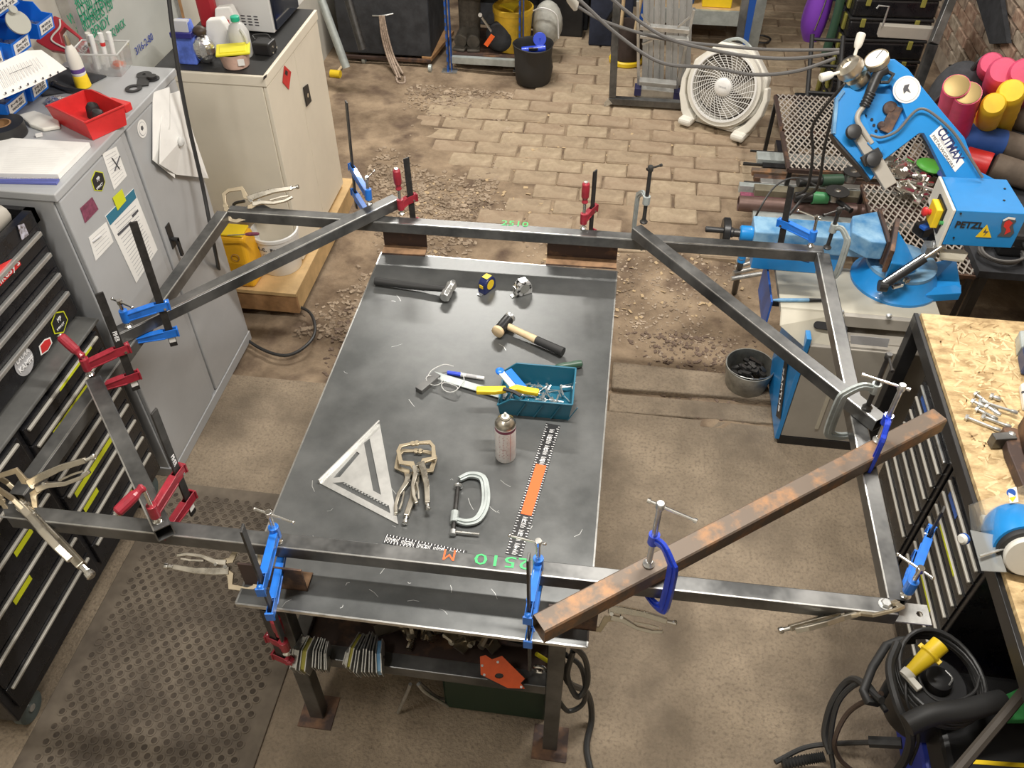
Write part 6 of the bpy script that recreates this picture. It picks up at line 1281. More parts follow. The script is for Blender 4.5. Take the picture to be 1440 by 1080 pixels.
for off in (0, 3, 6, 9): MB().tube([PY(534 + off * .6, 22, 6.36), PY(537 + off * .9, 50, 6.35), PY(545 + off * 1.0, 80, 6.33), P(556 + off * 1.2, 104 + (6 if off in (3, 6) else 0), .02)], .008, 8, sub=5).out('strand', mat('rope', (.36, .28, .22), .9, 0, .3, 60), rp, world=True, smooth_=True)
MB().tube([P(557, 108, .015), P(560, 116, .012), P(569, 116, .012), P(569, 108, .015)], .008, 8, sub=4).out('loop', MATS['rope'], rp, world=True, smooth_=True)
# dark machine masses further back
def darkbox(name, lo, hi, m_, lab, cat, extra=None):
    t = thing(name, lab, cat, ((lo[0] + hi[0]) / 2, (lo[1] + hi[1]) / 2, lo[2])); MB().b2(lo, hi).out('body', m_, t, world=True, bev=.012)
    if extra: extra(t)
    return t
def xt(t):
    for z in (.25, .5, .75): MB().b2((-1.32, 7.27, z), (-.4, 7.29, z + .02)).out('shelf_edge', 'blackm', t, world=True)
darkbox('back_cupboard', (-1.35, 7.3, 0), (-.35, 7.9, 1.3), 'cloth', 'dark cupboard standing behind the racking', 'cupboard', xt)
def xb(t): MB().tube([(-.18, 7.0, .2), (-.1, 6.9, .35), (.0, 6.95, .2)], .02, 8, sub=4).out('strap', 'blackm', t, world=True)
darkbox('dark_bag', (-.32, 7.0, 0), (.02, 7.45, .42), 'navycloth' if 0 else mat('bag_navy', (.02, .025, .045), .9, 0, .3, 8), 'dark navy kit bag on the floor behind the upright frame tube', 'bag', xb)
darkbox('drill_press_base', (-.75, 7.15, .0), (-.38, 7.28, .5), 'blackm', 'black machine base with a small steel tool, behind the tub', 'machine')
def xg(t): MB().b2((1.02, 8.2, .5), (2.4, 8.21, .52)).out('rail', 'rack', t, world=True)
darkbox('rear_shelter', (.98, 8.3, -.05), (2.4, 9.2, 1.2), mat('rear_blue', (.015, .03, .07), .8), 'dark blue sheeted stack at the far back wall', 'stack', xg)
darkbox('kick_board', (-.3, 7.9, -.05), (.95, 8.5, 1.3), 'cloth', 'dark storage chest at the far back behind racking', 'chest')
top_one(MB().tube([P(*p, .03) for p in ((1050, 50), (1060, 58), (1078, 60), (1083, 54), (1068, 50), (1056, 62))], .008, 8, sub=5), 'cable_tangle', 'cable', 'small black cable tangle on bricks behind the fan', 'cable', smooth_=True)
# ladder rails at upper left beside the cream cupboard
for i, (a, b, m_) in enumerate((((452, 0), (487, 95), 'castgrey'), ((490, 0), (510, 70), 'bar'))):
    o = MB().tube([PY(*a, 6.0), PY(*b, 5.9)], .03, 12); top_one(o, 'grey_pipe', m_, ['thick grey pole leaning behind the cream cupboard', 'thin dark pole leaning beside the trolley'][i], 'pole', smooth_=True)
o = thing('yellow_mallet', 'small yellow headed mallet on the floor behind the cream cupboard', 'mallet', mw=frame(P(472, 104, .03), P(482, 92, .03) - P(472, 104, .03))); MB().cyl((0, -.04, 0), (0, .04, 0), .03).out('head', 'yellow', o); MB().cyl((.02, 0, 0), (.16, 0, .0), .01).out('handle', 'wood', o)
# ================================================================ stacked tool cases and clutter, far right
cb = [(.70, .84), (.56, .70), (.42, .56), (.28, .42), (.14, .28), (0.0, .14)]
for i, (z0, z1) in enumerate(cb):
    t = thing('tool_case', 'black tool case with yellow latches, ' + ['topmost of the stack', 'second from the top of the stack', 'third from the top of the stack', 'fourth from the top of the stack', 'second from the floor in the stack', 'lowest in the stack on the floor'][i], 'tool case', (1.72, 6.2, z0 + .012), RAD(3))
    MB().b2((-.27, -.19, .002), (.27, .19, z1 - z0 - .022)).out('lower_shell', 'chest', t, bev=.015); MB().b2((-.275, -.195, z1 - z0 - .02), (.275, .195, z1 - z0 - .001)).out('lid', 'black', t, bev=.006)
    for x in (-.2, .15): MB().b2((x, -.205, .08), (x + .03, -.191, z1 - z0 - .005)).out('latch', mat('dull_yellow', (.26, .24, .05), .5), t, bev=.003)
    for y in (-.12, .08): MB().b2((-.288, y, .03), (-.271, y + .06, z1 - z0 - .01)).out('side_latch', MATS['dull_yellow'], t, bev=.003)
t = thing('parts_tray', 'shallow tray of brass and yellow parts on top of the black tool cases', 'tray', (1.72, 6.2, .853)); MB().b2((-.25, -.17, 0), (.25, .17, .012)).out('tray', 'ply', t); q = MB()
for _ in range(90): q.box((random.uniform(-.24, .24), random.uniform(-.16, .16), .02), (.03, .02, .015), random.uniform(0, 3))
q.out('parts', 'brass', t, kind='stuff')
pb_ = thing('purple_bag', 'purple shiny bag hanging beside the stacked black tool cases', 'bag', (1.30, 6.25, .45)); MB().tube([(0, 0, .5), (-.01, 0, .3), (-.02, 0, .12), (-.01, 0, .0)], .06, 14, sub=4, rs=lambda t: .04 + .05 * sin(pi * min(1, t * .9))).out('bag', 'purple', pb_, smooth_=True); MB().tube([(.02, -.07, .45), (.0, -.095, .25), (-.02, -.09, .1)], .006, 6, sub=3).out('zip', 'chrome', pb_)
gb = thing('green_hose_reel', 'dark green bundle hanging between purple bag and black cases', 'bundle', (1.385, 6.12, .40)); MB().tube([(0, 0, .5), (.01, 0, .25), (.0, 0, 0)], .03, 10, sub=3).out('bundle', 'dgreen', gb, smooth_=True)
bkm = thing('black_barrow', 'black folded hand truck with yellow tag in front of tool cases', 'hand truck', (1.33, 5.6, 0))
for x in (1.22, 1.42): MB().tube([(x, 5.35, .10), (x, 5.6, .35), (x, 5.9, .62)], .016, 8, sub=2).out('rail', 'black', bkm, world=True, smooth_=True)
for y, z in ((5.45, .22), (5.6, .36), (5.75, .48), (5.88, .6)): MB().cyl((1.22, y, z), (1.42, y, z), .012).out('rung', 'black', bkm, world=True)
for x in (1.17, 1.47): MB().cyl((x - .015, 5.35, .10), (x + .015, 5.35, .10), .09, n=24).out('wheel', 'rubber', bkm, world=True, smooth_=True)
MB().b2((1.2, 5.5, .02), (1.45, 5.95, .2)).out('deck_box', 'blackm', bkm, world=True, bev=.02)
st_ = thing('steel_post', 'dark steel square post leaning against the right brick wall', 'post', PY(1310, 60, 5.5)); MB().bar(PY(1312, 62, 5.3), PY(1345, -20, 5.5), .05, .05, (0, 1, 0)).out('post', 'steel', st_, world=True, bev=.003); MB().bar(PY(1236, 42, 5.45), PY(1316, 47, 5.45), .05, .07).out('cross_bar', 'saw_grey', st_, world=True, bev=.003); MB().bar(PY(1312, 62, 5.3), V((PY(1312, 62, 5.3).x - .03, 5.25, 0)), .05, .05, (0, 1, 0)).out('post_foot', 'steel', st_, world=True)
cf = thing('hook_rod', 'thin bent metal rod standing on the grey cross bar', 'rod', PY(1240, 36, 5.42)); MB().tube([PY(*p, 5.42) for p in ((1241, 37), (1250, 9), (1236, 8), (1233, 12))], .006, 8).out('rod', 'zinc', cf, world=True, smooth_=True)
hb_ = thing('hose_bag', 'black holdall with coils of hose against the right brick wall', 'bag', (1.93, 5.0, .45)); MB().ball((0, 0, .19), .2, (.8, .8, 1.15), n=18, m=12).out('bag', 'cloth', hb_, smooth_=True)
for k in range(5): MB().tube([(-.05 + (.12 + .010 * k) * cos(a), -.16 - .012 * k, .18 + (.16 + .01 * k) * sin(a)) for a in [i * pi / 9 for i in range(18)]], .007, 6, closed=True).out('hose_loop', 'cable', hb_, smooth_=True)
MB().tube([(.0, -.05, .38), (.03, -.06, .47), (.09, -.05, .47), (.09, -.05, .36)], .014, 8, sub=3).out('bag_handle', 'black', hb_, smooth_=True)
wb_ = thing('wall_bracket', 'thin black steel bracket on the brick wall above pink tubes', 'bracket', PX(1355, 100, 2.42)); MB().tube([PX(1335, 92, 2.36), PX(1366, 94, 2.36), PX(1362, 110, 2.36)], .007, 6).out('bracket', 'blackm', wb_, world=True)
pk_ = thing('dark_plank', 'dark wide plank fixed upright on the right brick wall', 'plank', PX(1405, 62, 2.42)); MB().prism([PX(*p, 2.425) for p in ((1376, -10), (1412, -10), (1423, 61), (1398, 62))], (-.03, 0, 0)).out('plank', 'cloth', pk_, world=True)
# ================================================================ things on the cabinets
GZ = 1.4515
gz = lambda x, y, h=0.: P(x, y, GZ + h)
t = thing('notepad', 'white spiral notepad lying on near end of grey cabinet', 'notepad', gz(60, 235))
MB().prism([gz(*p) for p in ((-20, 198), (128, 207), (84, 252), (-20, 250))], (0, 0, .018)).out('pages', 'paper', t, world=True)
MB().prism([gz(*p, -.0) for p in ((-20, 252), (84, 254), (80, 260), (-20, 258))], (0, 0, .008)).out('cover', mat('pad_blue', (.12, .14, .42), .6), t, world=True)
q = MB()
for k in range(34): a = gz(-10 + k * 2.8, 250.5, .018); q.cyl(a, a + Z_ * .004 - Y_ * .008, .0018, n=5)
q.out('spiral_wire', 'zinc', t, world=True, kind='stuff')
lines([(0, 204), (120, 209), (82, 246), (-10, 244)], 14, mat('faint', (.62, .60, .58), .8), t, fn=lambda x, y: gz(x, y, .0175), nrm=(0, 0, 1), w=.001)
# red parts bin
rb_ = thing('red_bin', 'red plastic parts bin with black pieces on the grey cabinet', 'bin', mw=frame(gz(118, 178) , gz(128, 186) - gz(75, 160)))
binmesh(-.115, .115, -.04, .10, .075, lipcut=.8).out('bin_shell', 'brightred', rb_, bev=.0008)
q = MB(); q.box((.05, .13, .045), (.09, .035, .03), .2); q.out('handle_lug', 'brightred', rb_, bev=.003)
t = thing('rubber_bits', 'black rubber feet and caps lying in the red bin', 'parts', mw=WM[rb_.name] @ Matrix.Translation((.0, .04, .004)))
for c in ((-.03, .02), (.03, .0)): MB().lathe([(.02, 0), (.022, .02), (.024, .035), (.018, .05), (.008, .055)], (c[0], c[1], .0), (.2, .2, 1), 16).out('rubber_cap', 'rubber', t, smooth_=True)
# glue bottle
t = thing('glue_bottle', 'upturned glue bottle with purple band and yellow cap on grey cabinet', 'bottle', gz(118, 122))
MB().lathe([(.026, 0), (.030, .004), (.027, .045), (.025, .05)], n=20).out('yellow_cap', 'yellow', t, smooth_=True); MB().lathe([(.024, .05), (.0265, .056), (.0265, .062)], n=20).out('white_band', 'white', t, smooth_=True); MB().lathe([(.0265, .062), (.0265, .078)], n=20).out('purple_band', mat('band_purple', (.12, .06, .25), .5), t, smooth_=True)
MB().lathe([(.0265, .078), (.026, .11), (.020, .145), (.010, .165)], n=20).out('bottle', 'offwhite', t, smooth_=True); MB().lathe([(.010, .165), (.008, .19), (.005, .20)], n=14).out('nozzle', 'champagne', t, smooth_=True)
# clear tub with pens
t = thing('clear_tub', 'clear plastic tub holding marker pens against the whiteboard', 'tub', mw=frame(gz(150, 98), (1, .1, 0)))
m = MB(); o8 = lambda x, y, z, e=.12: V((x * (1 + e * z / .09), y * (1 + e * z / .09), z))
for a, b in (((-.085, -.06), (.085, -.06)), ((.085, -.06), (.085, .06)), ((.085, .06), (-.085, .06)), ((-.085, .06), (-.085, -.06))):
    m._m([o8(*a, 0), o8(*b, 0), o8(*b, .09), o8(*a, .09)], [(0, 1, 2, 3)])
m._m([V((-.085, -.06, 0)), V((.085, -.06, 0)), V((.085, .06, 0)), V((-.085, .06, 0))], [(0, 1, 2, 3)])
o = m.out('tub', 'clear', t); so = o.modifiers.new('s', 'SOLIDIFY'); so.thickness = .002
MB().tube([o8(-.085, -.06, .09), o8(.085, -.06, .09), o8(.085, .06, .09), o8(-.085, .06, .09)], .0035, 6, closed=True).out('rim', 'milky', t)
for i, (x, y, m_, mc) in enumerate(((-.03, .0, 'white', 'white'), (.0, .02, 'white', 'brightred'), (.03, .03, 'white', 'white'), (-.05, .02, 'offwhite', 'champagne'))):
    pn_ = thing('board_marker', ['white capped marker standing left in the clear tub', 'marker with red band standing in the middle of clear tub', 'white capped marker standing right in the clear tub', 'beige marker leaning in the clear tub'][i], 'pen', mw=WM[t.name] @ Matrix.Translation((x, y, .004)))
    MB().cyl((0, 0, 0), (.01, .0, .10), .009).out('barrel', m_, pn_, smooth_=True); MB().cyl((.01, 0, .10), (.013, 0, .135), .010).out('cap', m_, pn_, smooth_=True); MB().cyl((.0085, 0, .085), (.01, 0, .10), .0095).out('band', mc, pn_)
t = thing('orange_peel', 'small orange plastic item inside the clear tub', 'plastic part', mw=WM[t.name] @ Matrix.Translation((.05, .01, .01))); MB().ball((0, 0, .012), .022, (1, .6, .6)).out('body', 'orange', t, smooth_=True)
# steel cut-outs, washer plate
t = thing('black_bracket', 'flat black steel bracket with two eyes lying on grey cabinet top', 'bracket', gz(200, 112))
c1, c2, c3, c4 = gz(188, 125, .001), gz(200, 108, .001), gz(205, 105, .001), gz(215, 111, .001)
m = MB(); r1 = .034; mid = gz(203, 106, .001)
def blob(c, r, k=20): return [c + V((cos(2 * pi * i / k) * r, sin(2 * pi * i / k) * r, 0)) for i in range(k)]
m.prism(blob(c1, .032), (0, 0, .004), [blob(c1, .017, 14)]); m.bar((c1 + V((.025, .025, 0))) + Z_ * .002, mid + Z_ * .002, .045, .004); m.prism(blob(mid, .030), (0, 0, .0045), [blob(mid, .008, 10)]); m.bar(mid + Z_ * .002, c4 + Z_ * .002, .04, .004); m.prism(blob(c4, .026), (0, 0, .004)); m.cyl(c4 + Z_ * .004, c4 + Z_ * .014, .017)
m.out('plate', 'black', t, world=True)
t = thing('foil_scrap', 'crumpled clear wrapper beside the red bin on the grey cabinet', 'wrapper', gz(80, 145)); MB().ball((0, 0, .01), .035, (1.2, 1, .35), n=9, m=5).out('wrapper', 'foil', t)
t = thing('wooden_wedge', 'pale cloth pad lying before the red bin', 'pad', gz(60, 175)); MB().prism([gz(*p) for p in ((28, 166), (50, 160), (84, 172), (86, 182), (62, 186), (44, 180))], (0, 0, .015)).out('pad', 'offwhite', t, world=True, bev=.005)
t = thing('pry_bar', 'black handled tool lying behind red bin on grey cabinet', 'tool', gz(110, 130, .01)); MB().tube([gz(72, 117, .012), gz(95, 126, .012), gz(130, 130, .012), gz(148, 138, .012)], .010, 10, sub=3).out('handle', 'black', t, world=True, smooth_=True); MB().ball(gz(76, 118, .014), .016, (1, 1, .8)).out('joint', 'blackm', t, world=True, smooth_=True)
t = thing('tape_roll', 'thick black roll of tape at the left picture edge on grey cabinet', 'tape roll', gz(8, 190)); MB().lathe([(.035, 0), (.075, 0), (.075, .045), (.035, .045)], n=36, cap=False).out('tape', 'rubber', t, smooth_=True); MB().lathe([(.030, .0), (.035, .0), (.035, .046), (.030, .046)], n=30, cap=False).out('core', 'plyedge', t, smooth_=True)
t = thing('dark_tray', 'dark shallow tray at the back of the grey cabinet', 'tray', gz(70, 140)); MB().prism([gz(*p) for p in ((40, 112), (90, 95), (150, 108), (110, 128), (60, 136))], (0, 0, .005)).out('tray', 'cloth', t, world=True)
t = thing('white_scrap', 'tiny white offcut on the grey cabinet near notepad', 'scrap', gz(56, 192)); MB().box((0, 0, .006), (.022, .012, .010), .5).out('scrap', 'paper', t)
# red hooded case with lettering
t = thing('red_case', 'red curved case with white piping standing before the whiteboard', 'case', gz(100, 85))
q0 = gz(100, 88); nn = V((.35, -.75, .55)).normalized(); rp_ = lambda x, y, h=0: PP(x, y, q0 + nn * h, nn)
MB().prism([rp_(*p) for p in ((76, 22), (84, 25), (92, 33), (112, 50), (128, 66), (130, 74), (108, 76), (70, 70), (50, 58))], nn * -.05, [[rp_(*p) for p in ((90, 38), (111, 54), (110, 66), (100, 70), (88, 60), (84, 46))]]).out('shell', 'brightred' if 0 else mat('case_red', (.42, .02, .03), .4), t, world=True, bev=.003)
MB().tube([rp_(*p, .006) for p in ((84, 27), (84, 38), (74, 50), (73, 57), (86, 65), (103, 72))], .0035, 8, sub=5).out('piping', 'offwhite', t, world=True, smooth_=True)
MB().prism([rp_(*p, .002) for p in ((111, 74), (121, 59), (126, 63), (118, 78))], nn * .001).out('badge', 'black', t, world=True); txt('BIG M', rp_(119, 68, .004), rp_(124, 61) - rp_(115, 74), rp_(112, 64) - rp_(118, 68), .03, 'sky', t, 'badge_letters', fit=.075, bold=.001)
# blue small parts bins on the rail at the left
rl = thing('bin_rail', 'wall rail carrying the labelled blue bins at the upper left', 'rail', (-2.36, 2.5, 1.7)); MB().b2((-2.399, 1.9, 1.60), (-2.375, 3.15, 2.2)).out('panel', mat('rail_black', (.03, .03, .035), .5), rl, world=True)
for z in (1.62, 1.80, 1.98): MB().b2((-2.374, 1.9, z), (-2.366, 3.15, z + .03)).out('slot_bar', 'blackm', rl, world=True)
def sbin(q3, lab, word, cont=None):
    """q3: pixel corners (left, right) of the front label and its height; bin runs back to the wall"""
    (ax, ay), (bx_2, by), X = q3
    a, b = PX(ax, ay, X), PX(bx_2, by, X); w_ = max(.09, abs(b.y - a.y)) ; yc = (a.y + b.y) / 2; z = (a.z + b.z) / 2
    t = thing('small_parts_bin', lab, 'bin', (X, yc, z - .03), group='blue labelled bins at upper left')
    w2 = w_ / 2 + .004; dp = X + 2.36
    m = MB(); m.prism([(0, -w2, 0), (0, w2, 0), (-dp, w2, 0), (-dp, -w2, 0)], (0, 0, .003))
    for s_ in (-1, 1): m.prism([(0, s_ * w2, 0), (.01, s_ * w2, .055), (-.03, s_ * w2, .06), (-.05, s_ * w2, .095), (-dp, s_ * w2, .10), (-dp, s_ * w2, 0)], (0, -s_ * .003, 0))
    m.prism([(0, -w2, 0), (0, w2, 0), (.01, w2, .055), (.01, -w2, .055)], (-.003, 0, 0)); m.prism([(-dp, -w2, 0), (-dp, w2, 0), (-dp, w2, .10), (-dp, -w2, .10)], (.003, 0, 0))
    m.out('bin_shell', 'binblue', t, bev=.001)
    n = V((.055, 0, -.01)).normalized(); MB().prism([V((.0035, -w2 + .012, .010)), V((.0035, w2 - .012, .010)), V((.0098, w2 - .012, .048)), V((.0098, -w2 + .012, .048))], n * .001).out('label_card', 'paper', t)
    for i, wd_ in enumerate(word.split('|')): txt(wd_, V((.0095, 0, .036 - .014 * i)) + n * .0, Y_, V((.01, 0, .055)), .014, 'ink', t, 'label_letters', world=False, fit=w_ * .62)
    if cont: q = MB(); [q.box((random.uniform(-dp + .02, -.02), random.uniform(-w2 + .015, w2 - .015), .02 + random.uniform(0, .015)), (.02, .014, .01), random.uniform(0, 3)) for _ in range(30)]; q.out('contents', cont, t, kind='stuff')
    return t
sbin(((52, 42), (73, 30), -2.16), 'blue labelled bin nearest the whiteboard on the upper row', 'M8 NYLOC|NUTS', 'zinc')
sbin(((16, 72), (39, 54), -2.16), 'blue labelled bin second from the whiteboard on the upper row', '5x40|BOLTS', 'zinc')
sbin(((-22, 92), (2, 78), -2.16), 'blue labelled bin cut by the left picture edge on the upper row', 'M6|BOLTS', 'zinc')
sbin(((42, 130), (64, 115), -2.18), 'blue labelled bin at right of the lower row below the paper', 'M12|NUTS', 'zinc')
sbin(((8, 155), (34, 136), -2.18), 'blue labelled bin at left of the lower row below the paper', 'M5|WASHERS', 'zinc')
t = sbin(((-14, 16), (22, -6), -2.18), 'topmost blue labelled bin in the picture corner', 'M10|BOLTS', 'zinc')
t = thing('round_tag', 'pale round plastic disc and grey wrap lying in upper blue bin', 'disc', PX(25, 32, -2.14)); MB().cyl((0, 0, 0), (.006, -.002, .004), .042, n=24).out('disc', 'offwhite' if 0 else mat('disc_grey', (.42, .42, .37), .4), t, smooth_=True); MB().cyl((0, 0, .045), (.006, -.002, .049), .014, n=14).out('ring', MATS['disc_grey'], t)
t = thing('paper_list', 'printed list with punched edge draped over blue bins', 'paper', PX(30, 100, -2.08))
pf = lambda x, y, X=-2.07: PX(x, y, X)
top_e = [pf(-15, 96, -2.10), pf(10, 84, -2.10), pf(38, 71, -2.10), pf(58, 70, -2.10), pf(75, 82, -2.06)]; bot = [pf(-15, 146, -2.02), pf(15, 134, -2.02), pf(48, 120, -2.02), pf(72, 108, -2.02), pf(94, 97, -2.02)]
m = MB(); v = top_e + bot; m._m(v, [(i, i + 1, i + 6, i + 5) for i in range(4)]); o = m.out('sheet', 'paper', t, world=True); so = o.modifiers.new('s', 'SOLIDIFY'); so.thickness = .001
lines([(5, 90), (45, 76), (58, 100), (8, 122)], 1, 'ink', t, fn=lambda x, y: pf(x, y, -2.05), nrm=(1, 0, 0))
q = MB()
for i in range(13): a = pf(-6 + i * 4.6, 100 - i * 1.6, -2.075); b = pf(6 + i * 4.4, 124 - i * 2.5, -2.035); q.bar(a + X_ * .004, b + X_ * .004, .0015, .0012, X_)
q.out('printed_lines', gi, t, world=True, kind='stuff')
q = MB()
for i in range(8): c = pf(8 + i * 10.5, 131 - i * 4.2, -2.018); q.box(c, (.002, .007, .007))
q.out('punched_holes', 'ink', t, world=True, kind='stuff')
# things on the cream cupboard
CZ = 1.2035
cz_ = lambda x, y, h=0.: P(x, y, CZ + h)
t = thing('blue_packet', 'blue and white food packet at the left on the cream cupboard', 'packet', cz_(268, 88)); wd_ = RAD(12)
m = MB(); m.prism([(-.045, -.025, 0), (.045, -.025, 0), (.05, -.01, .12), (.035, 0, .19), (-.035, 0, .19), (-.05, -.01, .12)], (0, .05, 0)); m.out('packet', mat('packet_blue', (.10, .17, .60), .35, 0, .3, 20), t, bev=.006); MB().b2((-.052, -.028, .125), (.052, .045, .15)).out('dark_band', mat('packet_navy', (.03, .03, .22), .35), t, bev=.003); MB().prism([(-.037, -.012, .15), (.037, -.012, .15), (.034, -.002, .195), (-.034, -.002, .195)], (0, .03, 0)).out('clear_top', 'milky', t)
t = thing('foil_pouch', 'crumpled silver foil coffee pouch on the cream cupboard', 'pouch', cz_(292, 88)); MB().ball((0, 0, .065), .055, (1, .8, 1.25), n=12, m=9).out('pouch', 'foil', t); MB().ball((-.0, 0, .15), .03, (1.1, .9, .8)).out('jar_top', mat('brown_lid', (.06, .04, .03), .5), t, smooth_=True)
t = thing('red_packet', 'red packet hanging at the very top behind the foil pouch', 'packet', cz_(298, 55)); MB().box((0, .03, .13), (.09, .05, .16)).out('packet', 'case_red' if 0 else MATS['case_red'], t, bev=.015)
for i, (p, h_, lab) in enumerate((((312, 72), .15, 'white paper tea bag packet, front one on cream cupboard'), ((325, 60), .17, 'white packet with red print leaning on the microwave'))):
    t = thing('white_packet', lab, 'packet', cz_(*p)); MB().prism([(-.05, -.03, 0), (.05, -.02, 0), (.055, 0, h_ * .7), (.03, .01, h_), (-.045, 0, h_ * .95), (-.055, -.01, h_ * .6)], (0, .05, 0)).out('packet', 'paper', t, bev=.008)
    if i: MB().box((.0, -.0215, h_ * .65), (.05, .004, .02), RAD(0)).out('red_print', 'brightred', t)
t = thing('milk_bottle', 'plastic milk bottle with green cap on the cream cupboard', 'bottle', cz_(342, 78)); MB().lathe([(.045, 0), (.05, .01), (.05, .11), (.035, .145), (.018, .158), (.018, .165)], n=20).out('bottle', 'milky', t, smooth_=True); MB().lathe([(.020, .165), (.021, .168), (.021, .185), (.018, .187)], n=18).out('cap', mat('cap_green', (.02, .45, .28), .4), t, smooth_=True); MB().tube([(.03, -.03, .14), (.055, -.045, .11), (.055, -.045, .06)], .008, 8, sub=3).out('handle', 'milky', t, smooth_=True)
t = thing('food_tub', 'clear food tub with bright yellow lid on the cream cupboard', 'food container', cz_(333, 92)); 
MB().lathe([(.055, 0), (.06, .004), (.072, .07), (.070, .07), (.05, .006)], n=28).out('tub', mat('tub_pink', (.62, .42, .34), .3, 0, .2, 10), t, smooth_=True); MB().box((0, 0, .0765), (.155, .125, .012), .35).out('lid', 'yellowlid', t, bev=.005); MB().box((0, 0, .084), (.12, .095, .004), .35).out('lid_panel', 'yellowlid', t, bev=.002); MB().box((.05, -.052, .04), (.03, .004, .03), .4).out('price_label', 'paper', t)
# microwave
mw_ = thing('microwave', 'white microwave oven with dark glass door on the cream cupboard', 'microwave', cz_(370, 40))
mq_ = [cz_(386, 49, .0) ]; a = cz_(387, 50); ex = V((-.30, -.02, 0)); fy = V((.09, .42, 0)) if 0 else (cz_(427, 5) - cz_(387, 50)); fy.z = 0; fy = fy.normalized() * .44
side = V((-.34, .02, 0)); hh = .27
MB().prism([a + Z_ * .012, a + fy + Z_ * .012, a + fy + side + Z_ * .012, a + side + Z_ * .012], (0, 0, hh)).out('case', 'white', mw_, world=True, bev=.004)
dn = V((fy.y, -fy.x, 0)).normalized(); k = a + Z_ * .022 + dn * .001
MB().prism([k + fy * .03, k + fy * .74, k + fy * .74 + Z_ * .25, k + fy * .03 + Z_ * .25], dn * .012).out('door', mat('glass_dark', (.012, .016, .03), .08), mw_, world=True, bev=.003); MB().prism([k + fy * .76, k + fy * .98, k + fy * .98 + Z_ * .25, k + fy * .76 + Z_ * .25], dn * .008).out('control_panel', 'white', mw_, world=True, bev=.002)
q = MB(); sn = V((side.y, -side.x, 0)).normalized(); sn = -sn if sn.y > 0 else sn
for i in range(3):
    for j in range(4): c = a + side * (.22 + i * .10) + Z_ * (.075 - j * .014 + .012) + sn * .001; q.bar(c, c + side * .06, .002, .005, Z_)
q.out('vents', 'ink', mw_, world=True, kind='stuff')
for f_ in (.1, .9):
    for g_ in (.1, .9): c = a + side * f_ + fy * g_; MB().cyl(c, c + Z_ * .0118, .012, n=10).out('foot', 'black', mw_, world=True)
t = thing('black_adapter', 'black square charger with silver pins beside the yellow lidded tub', 'charger', cz_(374, 74)); MB().box((0, 0, .03), (.09, .08, .06), -.1).out('body', 'black', t, bev=.008); q = MB(); [q.cyl((.047, y, z), (.052, y, z), .005, n=8) for y, z in ((-.02, .04), (.02, .02), (-.03, .015))]; q.out('pins', 'chrome', t); MB().tube([(-.04, 0, .06), (-.06, .03, .07), (0, .05, .068), (.03, .02, .064)], .003, 6, sub=4).out('lead', 'cable', t)
t = thing('wooden_strip', 'brown wooden strip on the wall beside whiteboard', 'wood strip', PX(253, 15, -2.36)); MB().prism([PX(*p, -2.36) for p in ((245, -10), (252, -10), (260, 25), (254, 28))], (-.03, 0, 0)).out('strip', 'plyedge', t, world=True)
# ================================================================ things by the plinth
pz = .136
t = thing('orange_sack', 'orange and yellow plastic compound sack on the plywood plinth', 'sack', P(338, 392, pz))
om = mat('sack_orange', (.80, .42, .02), .4, 0, .1, 6)
A0 = P(332, 394, pz) + V((0, .02, 0)); m = MB(); s_w = .15; sack = [(-.13, -.07, 0), (.11, -.07, 0), (.12, .07, 0), (-.12, .08, 0)]
m._m([V(p) for p in sack] + [V((x * 1.06, y * 1.08, .16)) for x, y, _ in sack] + [V((x * .95, y * .75, .31)) for x, y, _ in sack], [(3, 2, 1, 0)] + [(l * 4 + i, l * 4 + (i + 1) % 4, l * 4 + 4 + (i + 1) % 4, l * 4 + 4 + i) for l in (0, 1) for i in range(4)] + [(8, 9, 10, 11)])
o = m.out('sack_body', om, t, bev=.02, seg=3); MB().box((-.02, -.0765, .13), (.003, .004, .22)).out('seam', 'plyedge', t); MB().box((0, 0, .315), (.20, .10, .012)).out('yellow_top', 'yellow', t, bev=.004); MB().lathe([(.022, 0), (.022, .002), (.018, .002)], (.05, -.077, .20), (0, -1, .05), 20, cap=False).out('emblem_ring', 'plyedge', t)
q = MB(); c = PP(355, 332, P(338, 392, pz) + V((0, -.09, 0)), (0, -1, 0))
t2 = thing('paint_brush', 'dark handled screwdriver resting across the orange sack', 'tool', mw=frame(PP(338, 330, P(338, 392, pz) + V((0, -.10, .0)), (0, -1, 0)), (1, 0, .15), (0, -1, 0)))
MB().cyl((-.07, 0, 0), (.03, 0, 0), .003).out('blade', 'zinc', t2); MB().lathe([(.007, .03), (.010, .05), (.009, .09), (.006, .10)], (0, 0, 0), (1, 0, 0), 10).out('handle', 'maroon', t2, smooth_=True)
t = thing('paint_tub', 'white paint bucket lettered R.C. Paints on the plywood plinth', 'bucket', P(397, 372, pz))
MB().lathe([(.105, 0), (.108, .005), (.122, .215), (.127, .218), (.127, .235), (.122, .238), (.118, .238), (.104, .02), (.01, .015)], n=40).out('pail', 'white', t, smooth_=True)
for i, ch in enumerate('R.C. Paints Ltd'):
    a = RAD(-118 + i * 7.2); r_ = .1205; z = .178
    if ch != ' ': txt(ch, V((r_ * cos(a), r_ * sin(a), z)), V((-sin(a), cos(a), 0)), V((cos(a) * .07, sin(a) * .07, 1)), .028, 'ink', t, 'bucket_letter', world=False, thick=.002, bold=.0006)
q = MB()
